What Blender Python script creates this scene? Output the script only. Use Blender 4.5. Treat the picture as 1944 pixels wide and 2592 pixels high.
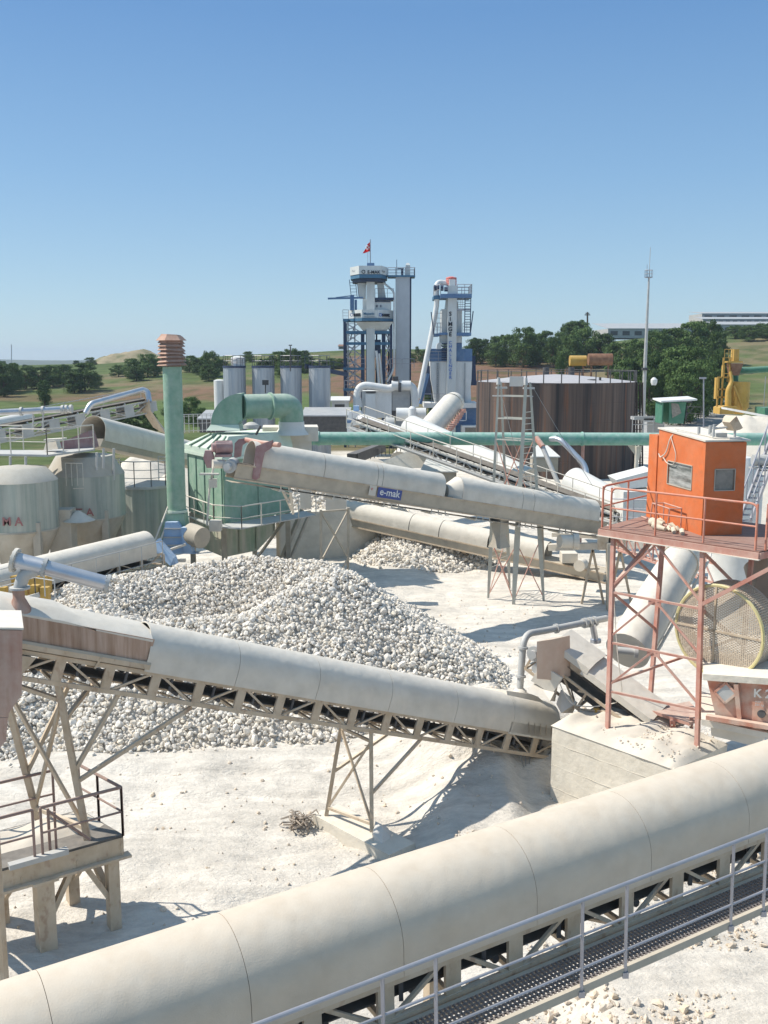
import bpy, bmesh, math, random
import numpy as np
from mathutils import Vector, Matrix, noise as mnoise
R = math.radians
random.seed(7); RNG = np.random.default_rng(11)
sc = bpy.context.scene
for o in list(bpy.data.objects): bpy.data.objects.remove(o)

# ---------------------------------------------------------------- camera, sky, sun, exposure
FOC = 2500.0; PIT = math.atan(391 / 2500); CP, SP = math.cos(PIT), math.sin(PIT)
cam = bpy.data.cameras.new('camera'); camo = bpy.data.objects.new('camera', cam); sc.collection.objects.link(camo)
camo.location = (0, 0, 0); camo.rotation_euler = (math.pi / 2 - PIT, 0, 0)
cam.sensor_fit = 'VERTICAL'; cam.sensor_height = 36; cam.lens = 36 * FOC / 2592
cam.clip_start = .1; cam.clip_end = 20000
sc.camera = camo
sc.render.resolution_x, sc.render.resolution_y = 768, 1024
SUNV = Vector((-.80, .12, 1.0)).normalized()
w = bpy.data.worlds.new('World'); sc.world = w; w.use_nodes = True
nt = w.node_tree; nt.nodes.clear()
sky = nt.nodes.new('ShaderNodeTexSky'); sky.sky_type = 'NISHITA'; sky.sun_disc = False
sky.sun_elevation = math.asin(SUNV.z); sky.sun_rotation = math.atan2(SUNV.x, SUNV.y) % (2 * math.pi)
sky.altitude = 200; sky.air_density = 1.0; sky.dust_density = 0.2; sky.ozone_density = 3.5
bg = nt.nodes.new('ShaderNodeBackground'); bg.inputs['Strength'].default_value = .15
wo = nt.nodes.new('ShaderNodeOutputWorld')
# summer haze whitens and brightens the clear sky towards the horizon
tcw = nt.nodes.new('ShaderNodeTexCoord'); spw = nt.nodes.new('ShaderNodeSeparateXYZ'); rpw = nt.nodes.new('ShaderNodeValToRGB'); mxw = nt.nodes.new('ShaderNodeMix'); mxw.data_type = 'RGBA'
nt.links.new(tcw.outputs['Generated'], spw.inputs[0]); nt.links.new(spw.outputs[2], rpw.inputs[0])
el = rpw.color_ramp.elements; K_ = 1/.15/1.3
el[0].position = 0; el[0].color = (.37*K_, .545*K_, .67*K_, 1); el[1].position = 1; el[1].color = (.29*K_, .44*K_, .60*K_, 1)
for p_, c_ in ((.05, (.335, .515, .665)), (.17, (.215, .40, .63)), (.31, (.12, .28, .55)), (.45, (.20, .38, .60))):
    e_ = el.new(p_); e_.color = (*[v*K_ for v in c_], 1)
mxw.inputs[0].default_value = .82; nt.links.new(sky.outputs[0], mxw.inputs[6]); nt.links.new(rpw.outputs[0], mxw.inputs[7])
nt.links.new(mxw.outputs[2], bg.inputs[0]); nt.links.new(bg.outputs[0], wo.inputs[0])
sl = bpy.data.lights.new('sun', 'SUN'); sl.energy = 4.3; sl.angle = R(.53); sl.color = (1, .93, .82)
so = bpy.data.objects.new('sun', sl); sc.collection.objects.link(so)
so.rotation_euler = (-SUNV).to_track_quat('-Z', 'Y').to_euler(); so.location = (-60, 20, 60)
sc.view_settings.view_transform = 'Standard'; sc.view_settings.look = 'None'
sc.view_settings.exposure = .44; sc.view_settings.gamma = 1
sc.render.engine = 'CYCLES'; sc.cycles.max_bounces = 5; sc.cycles.transparent_max_bounces = 8

# ---------------------------------------------------------------- placing helpers (camera height is z = 0, ground about -11.4)
GZ = -11.4
def zat(py, D):
    c = (1296 - py) / FOC; return D * (-SP + c * CP) / (CP + c * SP)
def V(px, D, z):
    return Vector(((px - 972) / FOC * (D * CP - z * SP), D, z))
def P(px, py, D): return V(px, D, zat(py, D))
def G(px, py, z=GZ):
    c = (1296 - py) / FOC; return V(px, z * (CP + c * SP) / (-SP + c * CP), z)

# ---------------------------------------------------------------- objects and properties
ORG = {}
EACH = {'column', 'control_box', 'post', 'support_post', 'support_leg', 'leg', 'trestle_leg', 'idler_bracket', 'roof_vent', 'gusset', 'filter_box', 'chute', 'screen_house', 'floor_beam', 'side_fin', 'drive_base', 'blue_band', 'silo_leg', 'stand', 'end_bracket', 'roof_fitting', 'machine_block', 'rag', 'inspection_slats', 'flange', 'drive_motor', 'white_box_part', 'cabinet_part', 'thin_pole', 'motor', 'wall', 'roof', 'platform_edge', 'machine_part', 'guy_wire', 'head_fitting', 'rib'}
def multi(m, name, label, cat, part, mat, ang=32, group=None):
    vs = np.array(m.v, float); root = T(name, label, cat, ((vs[:, 0].min()+vs[:, 0].max())/2, (vs[:, 1].min()+vs[:, 1].max())/2, vs[:, 2].min()), group)
    EACH.add(part); m.build(part, mat, root, ang); return root
def prop(o, label=None, cat=None, group=None, kind=None):
    for k, v in (('label', label), ('category', cat), ('group', group), ('kind', kind)):
        if v: o[k] = v
    return o
def T(name, label, cat, loc, group=None):
    o = bpy.data.objects.new(name, None); sc.collection.objects.link(o); o.empty_display_size = .3
    o.location = loc; ORG[o.name] = Vector(loc); prop(o, label, cat, group); return o

class MB:
    def __init__(s): s.v = []; s.f = []
    def add(s, vs, fs):
        n = len(s.v); s.v += [tuple(v) for v in vs]; s.f += [tuple(i + n for i in f) for f in fs]; return s
    def loft(s, rings, cap=True, closed=True):
        n = len(rings[0]); vs = [v for r in rings for v in r]; fs = []
        m = n if closed else n - 1
        for k in range(len(rings) - 1):
            for i in range(m):
                j = (i + 1) % n; fs.append((k * n + i, k * n + j, (k + 1) * n + j, (k + 1) * n + i))
        if cap and closed:
            fs.append(tuple(range(n))[::-1]); fs.append(tuple((len(rings) - 1) * n + i for i in range(n)))
        return s.add(vs, fs)
    def box(s, x0, x1, y0, y1, z0, z1):
        return s.loft([[(x0, y0, z), (x1, y0, z), (x1, y1, z), (x0, y1, z)] for z in (z0, z1)])
    def boxc(s, c, sx, sy, sz, ang=0):
        ca, sa = math.cos(ang), math.sin(ang); c = Vector(c)
        q = [(-sx/2, -sy/2), (sx/2, -sy/2), (sx/2, sy/2), (-sx/2, sy/2)]
        return s.loft([[(c.x + a*ca - b*sa, c.y + a*sa + b*ca, c.z + dz) for a, b in q] for dz in (-sz/2, sz/2)])
    def beam(s, p, q, w=.1, h=None, up=(0, 0, 1)):
        p, q = Vector(p), Vector(q); h = h or w; t = (q - p).normalized(); u = Vector(up)
        if abs(t.dot(u)) > .98: u = Vector((0, 1, 0))
        a = t.cross(u).normalized(); b = a.cross(t).normalized()
        return s.loft([[o + a*x*w/2 + b*y*h/2 for x, y in ((-1,-1),(1,-1),(1,1),(-1,1))] for o in (p, q)])
    def tube(s, p, q, r=.05, r2=None, n=10, cap=True):
        return s.path([p, q], r, n, cap, r2)
    def path(s, pts, r=.05, n=10, cap=True, r2=None, radii=None):
        pts = [Vector(p) for p in pts]; rings = []; m = len(pts)
        t0 = (pts[1] - pts[0]).normalized(); u = Vector((0, 0, 1))
        if abs(t0.dot(u)) > .95: u = Vector((0, 1, 0))
        a = t0.cross(u).normalized()
        for i, p in enumerate(pts):
            t = ((pts[min(i+1, m-1)] - pts[i]).normalized() + (pts[i] - pts[max(i-1, 0)]).normalized())
            t = t.normalized() if t.length > 1e-6 else t0
            a = (a - t * a.dot(t)).normalized(); b = t.cross(a)
            rr = radii[i] if radii else (r + ((r2 - r) * i / (m - 1) if r2 is not None else 0))
            rings.append([p + (a*math.cos(k*2*math.pi/n) + b*math.sin(k*2*math.pi/n)) * rr for k in range(n)])
        return s.loft(rings, cap)
    def lathe(s, c, prof, n=24, cap=True, squash=1):
        c = Vector(c)
        return s.loft([[(c.x + r*math.cos(k*2*math.pi/n), c.y + squash*r*math.sin(k*2*math.pi/n), c.z + z) for k in range(n)] for r, z in prof], cap)
    def slab(s, poly, d):
        d = Vector(d); poly = [Vector(p) for p in poly]
        return s.loft([poly, [p + d for p in poly]])
    def islands(s):
        par = list(range(len(s.v)))
        def find(i):
            while par[i] != i: par[i] = par[par[i]]; i = par[i]
            return i
        for f in s.f:
            a = find(f[0])
            for i in f[1:]: par[find(i)] = a
        g = {}
        for f in s.f: g.setdefault(find(f[0]), []).append(f)
        out = []
        for fs in g.values():
            ids = sorted({i for f in fs for i in f}); mp = {i: k for k, i in enumerate(ids)}; m = MB(); m.v = [s.v[i] for i in ids]; m.f = [tuple(mp[i] for i in f) for f in fs]; out.append(m)
        return out
    def build(s, name, mat, parent=None, ang=32, origin=None):
        if parent is not None and name in EACH:
            isl = s.islands()
            if 1 < len(isl) <= 60:
                for m in isl: o = m.build(name + '|', mat, parent, ang)
                return o
        name = name.rstrip('|')
        vs = np.array(s.v, dtype=float)
        if parent is not None: org = ORG[parent.name]
        elif origin is not None: org = Vector(origin)
        else:
            mn, mx = vs.min(0), vs.max(0); org = Vector(((mn[0]+mx[0])/2, (mn[1]+mx[1])/2, mn[2]))
        me = bpy.data.meshes.new(name); me.from_pydata((vs - np.array(org)).tolist(), [], s.f); me.update()
        bm = bmesh.new(); bm.from_mesh(me); bmesh.ops.recalc_face_normals(bm, faces=bm.faces); bm.to_mesh(me); bm.free()
        me.shade_smooth(); me.set_sharp_from_angle(angle=R(ang))
        o = bpy.data.objects.new(name, me); sc.collection.objects.link(o); me.materials.append(mat)
        if parent is not None: o.parent = parent
        else: o.location = org
        ORG[o.name] = org
        return o

def arc(pts, r, k=6):
    """polyline with rounded corners"""
    pts = [Vector(p) for p in pts]; out = [pts[0]]
    for i in range(1, len(pts) - 1):
        a, b, c = pts[i-1], pts[i], pts[i+1]; d1 = (a-b); d2 = (c-b)
        q = min(r, d1.length*.48, d2.length*.48); p1 = b + d1.normalized()*q; p2 = b + d2.normalized()*q
        for j in range(k + 1):
            u = j / k; out.append((1-u)**2*p1 + 2*u*(1-u)*b + u*u*p2)
    out.append(pts[-1]); return out
def rail(mb, pts, h=1.05, mids=(.5,), sp=1.5, r=.02, n=6, ends=True):
    pts = [Vector(p) for p in pts]; up = Vector((0, 0, h))
    for a, b in zip(pts, pts[1:]):
        m = max(1, round((b-a).length / sp))
        for i in range(m + 1):
            if (i == 0 and not ends and a is pts[0]): continue
            p = a.lerp(b, i/m); mb.tube(p, p + up, r, n=n)
        mb.tube(a + up, b + up, r*1.15, n=n)
        for k in mids: mb.tube(a + up*k, b + up*k, r*.8, n=n)
    return mb
def ladder(mb, p, q, side, w=.45, step=.3, r=.022):
    p, q = Vector(p), Vector(q); s = Vector(side).normalized() * w/2
    mb.tube(p - s, q - s, r, n=6); mb.tube(p + s, q + s, r, n=6)
    m = max(2, int((q-p).length / step))
    for i in range(1, m): c = p.lerp(q, i/m); mb.tube(c - s, c + s, r*.7, n=5)
    return mb
def cpy(o, parent=None):
    c = o.copy(); sc.collection.objects.link(c)
    if parent is not None: c.parent = parent
    for ch in [x for x in bpy.data.objects if x.parent == o]: cpy(ch, c)
    return c
def text(name, s, org, ax, ay, size, mat, parent, depth=.01, bold=0, align='LEFT', sx=1.0):
    cu = bpy.data.curves.new('lettering', 'FONT'); cu.body = s; cu.size = size; cu.extrude = depth; cu.offset = bold
    cu.align_x = align; cu.resolution_u = 3
    to = bpy.data.objects.new('lettering', cu); sc.collection.objects.link(to)
    dg = bpy.context.evaluated_depsgraph_get(); me = bpy.data.meshes.new_from_object(to.evaluated_get(dg))
    bpy.data.objects.remove(to)
    ax = Vector(ax).normalized(); ay = Vector(ay).normalized(); az = ax.cross(ay); org = Vector(org)
    m = MB(); m.add([org + ax*v.co.x*sx + ay*v.co.y + az*v.co.z for v in me.vertices], [tuple(p.vertices) for p in me.polygons])
    return m.build(name, mat, parent)

# ---------------------------------------------------------------- materials
def mat(name, base, rough=.75, metal=0, col2=None, amt=.5, scale=3, stretch=1, dust=0, dcol=(.60, .56, .49), bump=0, bscale=40, var=.08, spec=.3, axis=2, rust=0, thr=.5, dent=0):
    m = bpy.data.materials.new(name); m.use_nodes = True; n = m.node_tree.nodes; L = m.node_tree.links
    b = n['Principled BSDF']; b.inputs['Roughness'].default_value = rough; b.inputs['Metallic'].default_value = metal
    b.inputs['Specular IOR Level'].default_value = spec
    tc = n.new('ShaderNodeTexCoord')
    def nz(sc_, det=5, st=1, ro=.6):
        mp = n.new('ShaderNodeMapping'); v = [1, 1, 1]; v[axis] = 1/st; mp.inputs['Scale'].default_value = v
        t = n.new('ShaderNodeTexNoise'); t.inputs['Scale'].default_value = sc_; t.inputs['Detail'].default_value = det; t.inputs['Roughness'].default_value = ro
        L.new(tc.outputs['Object'], mp.inputs[0]); L.new(mp.outputs[0], t.inputs[0]); return t.outputs[0]
    def ramp(x, a, b_, lo=0, hi=1):
        r = n.new('ShaderNodeMapRange'); r.inputs[1].default_value = a; r.inputs[2].default_value = b_; r.inputs[3].default_value = lo; r.inputs[4].default_value = hi
        L.new(x, r.inputs[0]); return r.outputs[0]
    def mix(fac, c1, c2, mode='MIX'):
        x = n.new('ShaderNodeMix'); x.data_type = 'RGBA'; x.blend_type = mode
        for s_, c in ((6, c1), (7, c2)):
            if isinstance(c, (tuple, list)): x.inputs[s_].default_value = (*c[:3], 1)
            else: L.new(c, x.inputs[s_])
        if isinstance(fac, float): x.inputs[0].default_value = fac
        else: L.new(fac, x.inputs[0])
        return x.outputs[2]
    c = base
    if col2 is not None: c = mix(ramp(nz(scale, 6, stretch), thr-.12, thr+.12, 0, amt), c, col2)
    if rust: c = mix(ramp(nz(scale*2.3, 7, max(1, stretch*.6)), .56, .66, 0, rust), c, (.22, .085, .035))
    v = ramp(nz(1.7, 5, max(1, stretch*.5)), .3, .7, 1-var*1.6, 1+var*.8)
    cc = n.new('ShaderNodeVectorMath'); cc.operation = 'SCALE'
    if isinstance(c, (tuple, list)): cc.inputs[0].default_value = c[:3]
    else: L.new(c, cc.inputs[0])
    L.new(v, cc.inputs[3]); c = cc.outputs[0]
    if dust:
        g = n.new('ShaderNodeNewGeometry'); sx = n.new('ShaderNodeSeparateXYZ'); L.new(g.outputs['Normal'], sx.inputs[0])
        up = ramp(sx.outputs[2], .15, .8)
        ns = ramp(nz(4, 5), .3, .62, .55, 1); mu = n.new('ShaderNodeMath'); mu.operation = 'MULTIPLY'; L.new(up, mu.inputs[0]); L.new(ns, mu.inputs[1])
        mm = n.new('ShaderNodeMath'); mm.operation = 'MULTIPLY'; L.new(mu.outputs[0], mm.inputs[0]); mm.inputs[1].default_value = dust
        # plus a thin film everywhere
        ad = n.new('ShaderNodeMath'); ad.operation = 'MAXIMUM'; L.new(mm.outputs[0], ad.inputs[0])
        L.new(ramp(nz(2.5, 6), .35, .75, dust*.15, dust*.6), ad.inputs[1])
        c = mix(ad.outputs[0], c, dcol)
        rr = ramp(ad.outputs[0], 0, 1, rough, .92); L.new(rr, b.inputs['Roughness'])
    L.new(c, b.inputs['Base Color'])
    if bump:
        bp = n.new('ShaderNodeBump'); bp.inputs['Strength'].default_value = bump; bp.inputs['Distance'].default_value = .03
        L.new(nz(bscale, 6), bp.inputs['Height']); L.new(bp.outputs[0], b.inputs['Normal'])
        if dent:
            b2 = n.new('ShaderNodeBump'); b2.inputs['Strength'].default_value = dent; b2.inputs['Distance'].default_value = .045; L.new(nz(1.9, 2), b2.inputs['Height']); L.new(b2.outputs[0], bp.inputs['Normal'])
    return m
DC = (.66, .58, .47)
M = {}
M['cover_near'] = mat('dusty beige cover paint', (.52, .425, .32), .6, dust=.8, dcol=(.62, .555, .465), bump=.15, bscale=60, var=.08, dent=.5, col2=(.60, .50, .39), scale=1.2)
M['cover'] = mat('dusty white cover paint', (.60, .545, .46), .55, dust=.75, dcol=(.72, .68, .61), bump=.06, bscale=50, var=.09, dent=.6, col2=(.46, .44, .38), amt=.35, scale=1.5, stretch=2)
M['cover_far'] = mat('white cover paint', (.66, .66, .63), .55, dust=.4, dcol=(.68, .67, .65), var=.06, col2=(.5, .5, .46), amt=.4, scale=1)
M['steel_beige'] = mat('dusty beige steel', (.42, .31, .20), .7, dust=.9, dcol=DC, rust=.6, scale=2.5, stretch=3, col2=(.54, .44, .32), var=.12)
M['trough'] = mat('dusty trough plate', (.38, .345, .28), .75, dust=.6, dcol=DC, col2=(.30, .28, .24), scale=2, stretch=1)
M['belt'] = mat('black rubber belt', (.060, .052, .046), .85, dust=.55, dcol=(.36, .32, .27))
M['belt_dirty'] = mat('grey dusty rubber', (.06, .057, .055), .85, dust=.5, dcol=(.4, .37, .33))
M['galv'] = mat('galvanised steel', (.36, .36, .40), .42, .6, dust=.25, dcol=(.6, .58, .56), var=.1)
M['galv_dull'] = mat('dull galvanised steel', (.42, .43, .43), .6, .3, dust=.5, dcol=(.62, .6, .56), col2=(.5, .49, .46), scale=3)
M['silver'] = mat('bright metal duct', (.55, .57, .62), .32, .85, dust=.35, dcol=(.62, .6, .56), var=.1)
M['rust'] = mat('rusty red hopper paint', (.26, .085, .05), .75, dust=.75, dcol=(.58, .52, .45), col2=(.48, .36, .29), scale=3, stretch=8, var=.15, rust=.4)
M['bristle'] = mat('dusty rusty skirt plate', (.46, .33, .26), .85, col2=(.28, .17, .11), scale=9, stretch=14, amt=.9, dust=.25, dcol=DC, var=.15)
M['redpaint'] = mat('faded red steel paint', (.42, .13, .09), .65, dust=.8, dcol=(.62, .52, .44), col2=(.50, .30, .24), scale=4, stretch=2)
M['redrail'] = mat('faded red railing paint', (.55, .15, .08), .55, dust=.45, dcol=(.64, .50, .42), col2=(.50, .24, .17), scale=5)
M['orange'] = mat('orange cabin paint', (.66, .150, .035), .6, col2=(.52, .14, .05), scale=1.6, amt=.6, var=.10, dust=.38, dcol=(.56, .36, .24), rust=.2, spec=.25)
M['housing'] = mat('dusty red crusher housing', (.50, .15, .08), .7, dust=.95, dcol=(.60, .50, .41), col2=(.58, .46, .37), scale=1.3, amt=.9, thr=.52, var=.1)
M['mauve'] = mat('dusty mauve machine paint', (.27, .13, .13), .65, dust=.6, dcol=(.50, .42, .40), col2=(.38, .25, .24), scale=4)
M['deckred'] = mat('brown red chequer deck', (.22, .10, .075), .8, dust=.35, dcol=(.5, .4, .34), bump=.3, bscale=30)
M['concrete'] = mat('dusty concrete', (.66, .61, .52), .9, dust=.6, dcol=(.74, .69, .60), bump=.6, bscale=7, col2=(.54, .49, .40), scale=2.2, stretch=1, var=.1)
M['darkglass'] = mat('dusty window glass', (.16, .15, .13), .15, spec=.6, dust=.2, col2=(.30, .28, .24), scale=6)
M['glass_stripe'] = mat('window with striped blind', (.45, .46, .44), .2, spec=.6, col2=(.12, .13, .12), scale=1.2, stretch=.16, amt=.95)
M['green'] = mat('green filter paint', (.16, .31, .22), .6, dust=.85, dcol=(.46, .52, .45), col2=(.20, .36, .27), scale=1.8, stretch=4, var=.1, rust=.10)
M['green_light'] = mat('dusty pale green paint', (.48, .60, .50), .6, dust=.8, dcol=(.66, .70, .63), col2=(.42, .54, .45), scale=2)
M['green_pipe'] = mat('green duct paint', (.09, .33, .23), .5, dust=.6, dcol=(.50, .58, .56), col2=(.22, .38, .30), scale=4, stretch=1, var=.12)
M['green_stain'] = mat('beige hopper with green stains', (.44, .42, .33), .7, col2=(.13, .25, .15), scale=1.6, stretch=9, amt=.75, thr=.56, dust=.4, dcol=(.6, .57, .5))
M['bluep'] = mat('pale blue fan paint', (.25, .42, .66), .55, dust=.6, dcol=(.58, .6, .62))
M['silo'] = mat('weathered green grey silo', (.25, .30, .265), .65, col2=(.45, .45, .39), scale=3.2, stretch=26, amt=.85, dust=.4, dcol=(.50, .50, .46), var=.18)
M['silo_cone'] = mat('dusty grey cone steel', (.42, .39, .33), .75, col2=(.36, .30, .22), scale=1.6, stretch=3, dust=.6, dcol=(.50, .49, .45), var=.12)
M['corr'] = mat('blue grey corrugated cladding', (.33, .37, .42), .42, .35, col2=(.46, .48, .50), scale=1.2, stretch=20, amt=.7, dust=.1, var=.1)
M['white'] = mat('white plant paint', (.70, .71, .71), .5, dust=.2, dcol=(.6, .59, .55), col2=(.56, .56, .54), amt=.4, scale=1, stretch=4, var=.05)
M['tower_white'] = mat('off white tower cladding', (.62, .64, .63), .5, col2=(.52, .53, .52), scale=.6, stretch=5, amt=.5, var=.05)
M['grey_clad'] = mat('light grey elevator casing', (.50, .52, .55), .5, col2=(.44, .46, .48), scale=.5, stretch=4, amt=.5, var=.05)
M['blue'] = mat('blue steel paint', (.075, .16, .32), .5, dust=.2, col2=(.11, .22, .38), scale=1)
M['blue_edge'] = mat('mid blue platform edge', (.055, .16, .27), .5, dust=.1)
M['navy'] = mat('dark blue steel', (.025, .045, .10), .5, dust=.1)
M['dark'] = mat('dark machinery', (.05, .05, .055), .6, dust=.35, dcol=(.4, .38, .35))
M['tank'] = mat('rust brown tank plate', (.150, .108, .088), .7, col2=(.03, .028, .03), scale=1.1, stretch=45, amt=.95, thr=.49, rust=.5, dust=.0, var=.2)
M['tank_roof'] = mat('white tank roof', (.42, .41, .42), .6, var=.06)
M['yellow'] = mat('yellow plant paint', (.52, .32, .06), .55, dust=.2, dcol=(.6, .52, .35), col2=(.46, .27, .06), scale=1.5, stretch=4, rust=.3)
M['brown'] = mat('brown rusty drum', (.20, .10, .06), .6, col2=(.32, .19, .12), scale=1.5)
M['greendark'] = mat('dark green machine paint', (.03, .16, .10), .5, dust=.3, dcol=(.4, .45, .4))
M['rock'] = mat('crushed limestone', (.60, .575, .54), .9, col2=(.47, .44, .40), scale=2.5, amt=.6, var=.16, bump=.2, bscale=25)
M['rock_warm'] = mat('buff limestone lumps', (.56, .50, .43), .9, var=.15, col2=(.62, .58, .52), scale=6)
M['sand'] = mat('pale crushed sand', (.64, .585, .50), .95, var=.08, bump=.3, bscale=4, col2=(.52, .49, .44), scale=.5)
M['ink'] = mat('dark lettering', (.03, .035, .05), .6)
M['inkblue'] = mat('blue lettering', (.07, .17, .50), .6)
M['signblue'] = mat('blue sign plate', (.05, .08, .28), .5, dust=.15)
M['inkwhite'] = mat('white lettering', (.75, .74, .72), .6)
M['inkred'] = mat('faded red lettering', (.34, .13, .13), .7, col2=(.35, .3, .27), amt=.4, scale=6)
M['flag'] = mat('red flag cloth', (.68, .02, .03), .8)
M['capred'] = mat('faded red cap', (.62, .13, .11), .6, col2=(.7, .35, .3), scale=3)
M['rustcap'] = mat('dusty rusty louvre cap', (.38, .22, .17), .8, dust=.6, dcol=(.55, .38, .28), col2=(.46, .32, .27), scale=4)
M['bark'] = mat('tree bark', (.10, .075, .05), .9)
M['cable'] = mat('grey cable', (.25, .25, .24), .7)
M['rope'] = mat('pale dusty cloth', (.62, .56, .44), .9, var=.2, scale=8)
M['roofgrey'] = mat('weathered roof sheets', (.34, .36, .38), .6, col2=(.46, .45, .43), scale=.3, stretch=.2)
M['facade'] = mat('pale factory wall', (.44, .43, .42), .8, col2=(.35, .35, .36), scale=.2, stretch=.2, amt=.5)
# ---------------------------------------------------------------- terrain
def sstep(a, b, x): t = np.clip((x-a)/(b-a), 0, 1); return t*t*(3-2*t)
_perm = np.random.default_rng(3).random((64, 64))
def vnoise(x, y, s):
    x = x/s; y = y/s; xi = np.floor(x).astype(int); yi = np.floor(y).astype(int); fx = x-xi; fy = y-yi
    fx = fx*fx*(3-2*fx); fy = fy*fy*(3-2*fy); g = lambda a, b: _perm[a % 64, b % 64]
    return (g(xi, yi)*(1-fx)+g(xi+1, yi)*fx)*(1-fy)+(g(xi, yi+1)*(1-fx)+g(xi+1, yi+1)*fx)*fy - .5
def height(x, y):
    x = np.asarray(x, float); y = np.asarray(y, float)
    u = x / np.maximum(y, 30.)
    top = np.interp(u, [-.8, -.39, -.28, -.2, -.12, -.02, .03, .09, .16, .22, .28, .33, .39, .8], [-5, -4.2, -3., -.5, 1.5, 3, 2.8, 3.2, 4.5, 6, 8.2, 10, 11, 12])
    h = GZ + (top-GZ) * sstep(150, 400, y)
    h = h + .2*vnoise(x, y, 13)*sstep(60, 90, y) + 1.2*vnoise(x+50, y, 60)*sstep(150, 250, y)
    h = h - np.maximum(y-420, 0)*.05*sstep(420, 900, y)
    # near ground relief
    near = 1 - sstep(50, 90, y)
    h = h + near*(.22*vnoise(x, y, 4.1) + .17*vnoise(x+9, y, 1.3) + .09*vnoise(x, y+5, .5))
    # bank of dust against the concrete block
    h = h + 1.5*np.exp(-(((x-4.1)/2.6)**2 + ((y-27.0)/1.7)**2)) + .5*np.exp(-(((x-1.5)/2.5)**2+((y-27.5)/1.8)**2))
    h = h + .6*sstep(.2, 2., x)*(1-sstep(3.0, 3.9, x))*sstep(16, 19, y)*(1-sstep(28, 31, y)) + .5*sstep(3, 4, x)*(1-sstep(19, 21, y))  # raised ground, shaped so the middle conveyor's shadow falls farther back
    # vehicle ruts running right in front of the stone pile
    v = (y - (25.6 + .16*x + .012*x*x)); h = h - .14*near*np.exp(-((v % 1.7 - .85)/.2)**2)*np.exp(-(v/2.6)**2)*(1+.5*vnoise(x, y, .5))
    v2 = y - (21.6 + .42*x); h = h - .10*near*np.exp(-((v2 % 1.8 - .9)/.2)**2)*np.exp(-(v2/1.9)**2)*(x < 1)
    return h
def ground():
    ys = [-14.]; 
    while ys[-1] < 5200:
        y = ys[-1]; ys.append(y + (.11 if 14 < y < 36 else .2 if y < 60 else .2+(y-60)*.012))
    ys = np.array(ys); nu = 470; us = np.linspace(-1.05, 1.05, nu); us = np.sign(us)*np.abs(us)**1.35
    X = us[None, :]*(ys[:, None]*1.0+18); Y = np.repeat(ys[:, None], nu, 1); Z = height(X, Y)
    n, m = X.shape; me = bpy.data.meshes.new('ground')
    co = np.stack([X, Y, Z], -1).reshape(-1, 3)
    i = np.arange(n*m).reshape(n, m); q = np.stack([i[:-1, :-1], i[:-1, 1:], i[1:, 1:], i[1:, :-1]], -1).reshape(-1, 4)
    me.vertices.add(len(co)); me.vertices.foreach_set('co', co.ravel()); me.loops.add(q.size); me.loops.foreach_set('vertex_index', q.ravel())
    me.polygons.add(len(q)); me.polygons.foreach_set('loop_start', np.arange(0, q.size, 4)); me.update(); me.validate()
    me.polygons.foreach_set('use_smooth', np.ones(len(q), bool))
    x, y = co[:, 0], co[:, 1]; u = x/np.maximum(y, 1)
    wy = y + 22*vnoise(x, y, 45) + 14*vnoise(x+5, y, 16) + 9*vnoise(x+5, y, 6) + 5*vnoise(x, y, 2.5)
    dust = np.array([.75, .70, .625]); grass = np.array([.10, .145, .05]); dry = np.array([.21, .18, .105]); plough = np.array([.21, .125, .085]); scrub = np.array([.06, .085, .03]); road = np.array([.36, .35, .33])
    C = np.tile(dust, (len(x), 1)); 
    def put(mask, col): 
        nonlocal C; C = C*(1-mask[:, None])+col*mask[:, None]
    field = sstep(118, 128, wy + 25*np.clip(-u*3, -0.2, 1) - 45*sstep(.2, .24, u))
    put(field, dry); put(field*sstep(-.25, .25, vnoise(x, y, 28)+.7*vnoise(x, y, 9)+.5*vnoise(x, y, 3.5))*.9, grass)
    gl = sstep(150, 165, wy)*(1-sstep(215, 230, wy))*(u < -.02); put(gl*.85, grass*1.15)
    pl = sstep(226, 234, wy)*(1-sstep(262, 272, wy))*(u < -.02)*sstep(-.3, .0, vnoise(x+3, y*2, 40)); put(pl*.8, plough)
    pr = sstep(200, 212, wy)*(1-sstep(330, 345, wy))*sstep(-.06, -.03, u)*(1-sstep(.19, .22, u)); put(pr*.95, plough)
    put(sstep(345, 380, wy), scrub*1.5); put(field*sstep(.12, .3, vnoise(x+9, y*1.6, 7)+.6*vnoise(x, y, 2.8))*.55, scrub*1.1)
    rd = sstep(140, 146, y)*(1-sstep(205, 212, y+10*vnoise(x, y, 20)))*sstep(.22, .235, u)*(1-sstep(.34, .36, u)); put(rd, road)
    put(sstep(900, 1500, y), np.array([.06, .085, .05]))
    at = me.attributes.new('zone', 'FLOAT_COLOR', 'POINT'); at.data.foreach_set('color', np.hstack([C, np.ones((len(C), 1))]).ravel())
    o = bpy.data.objects.new('ground', me); sc.collection.objects.link(o); o['kind'] = 'structure'
    mt = bpy.data.materials.new('quarry ground'); mt.use_nodes = True; nn = mt.node_tree.nodes; L = mt.node_tree.links; b = nn['Principled BSDF']
    b.inputs['Roughness'].default_value = .95; b.inputs['Specular IOR Level'].default_value = .1
    a = nn.new('ShaderNodeAttribute'); a.attribute_name = 'zone'; tc = nn.new('ShaderNodeTexCoord')
    def nz(s, d, st=(1, 1, 1)):
        mp = nn.new('ShaderNodeMapping'); mp.inputs['Scale'].default_value = st; t = nn.new('ShaderNodeTexNoise'); t.inputs['Scale'].default_value = s; t.inputs['Detail'].default_value = d; t.inputs['Roughness'].default_value = .65
        L.new(tc.outputs['Object'], mp.inputs[0]); L.new(mp.outputs[0], t.inputs[0]); return t.outputs[0]
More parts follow.
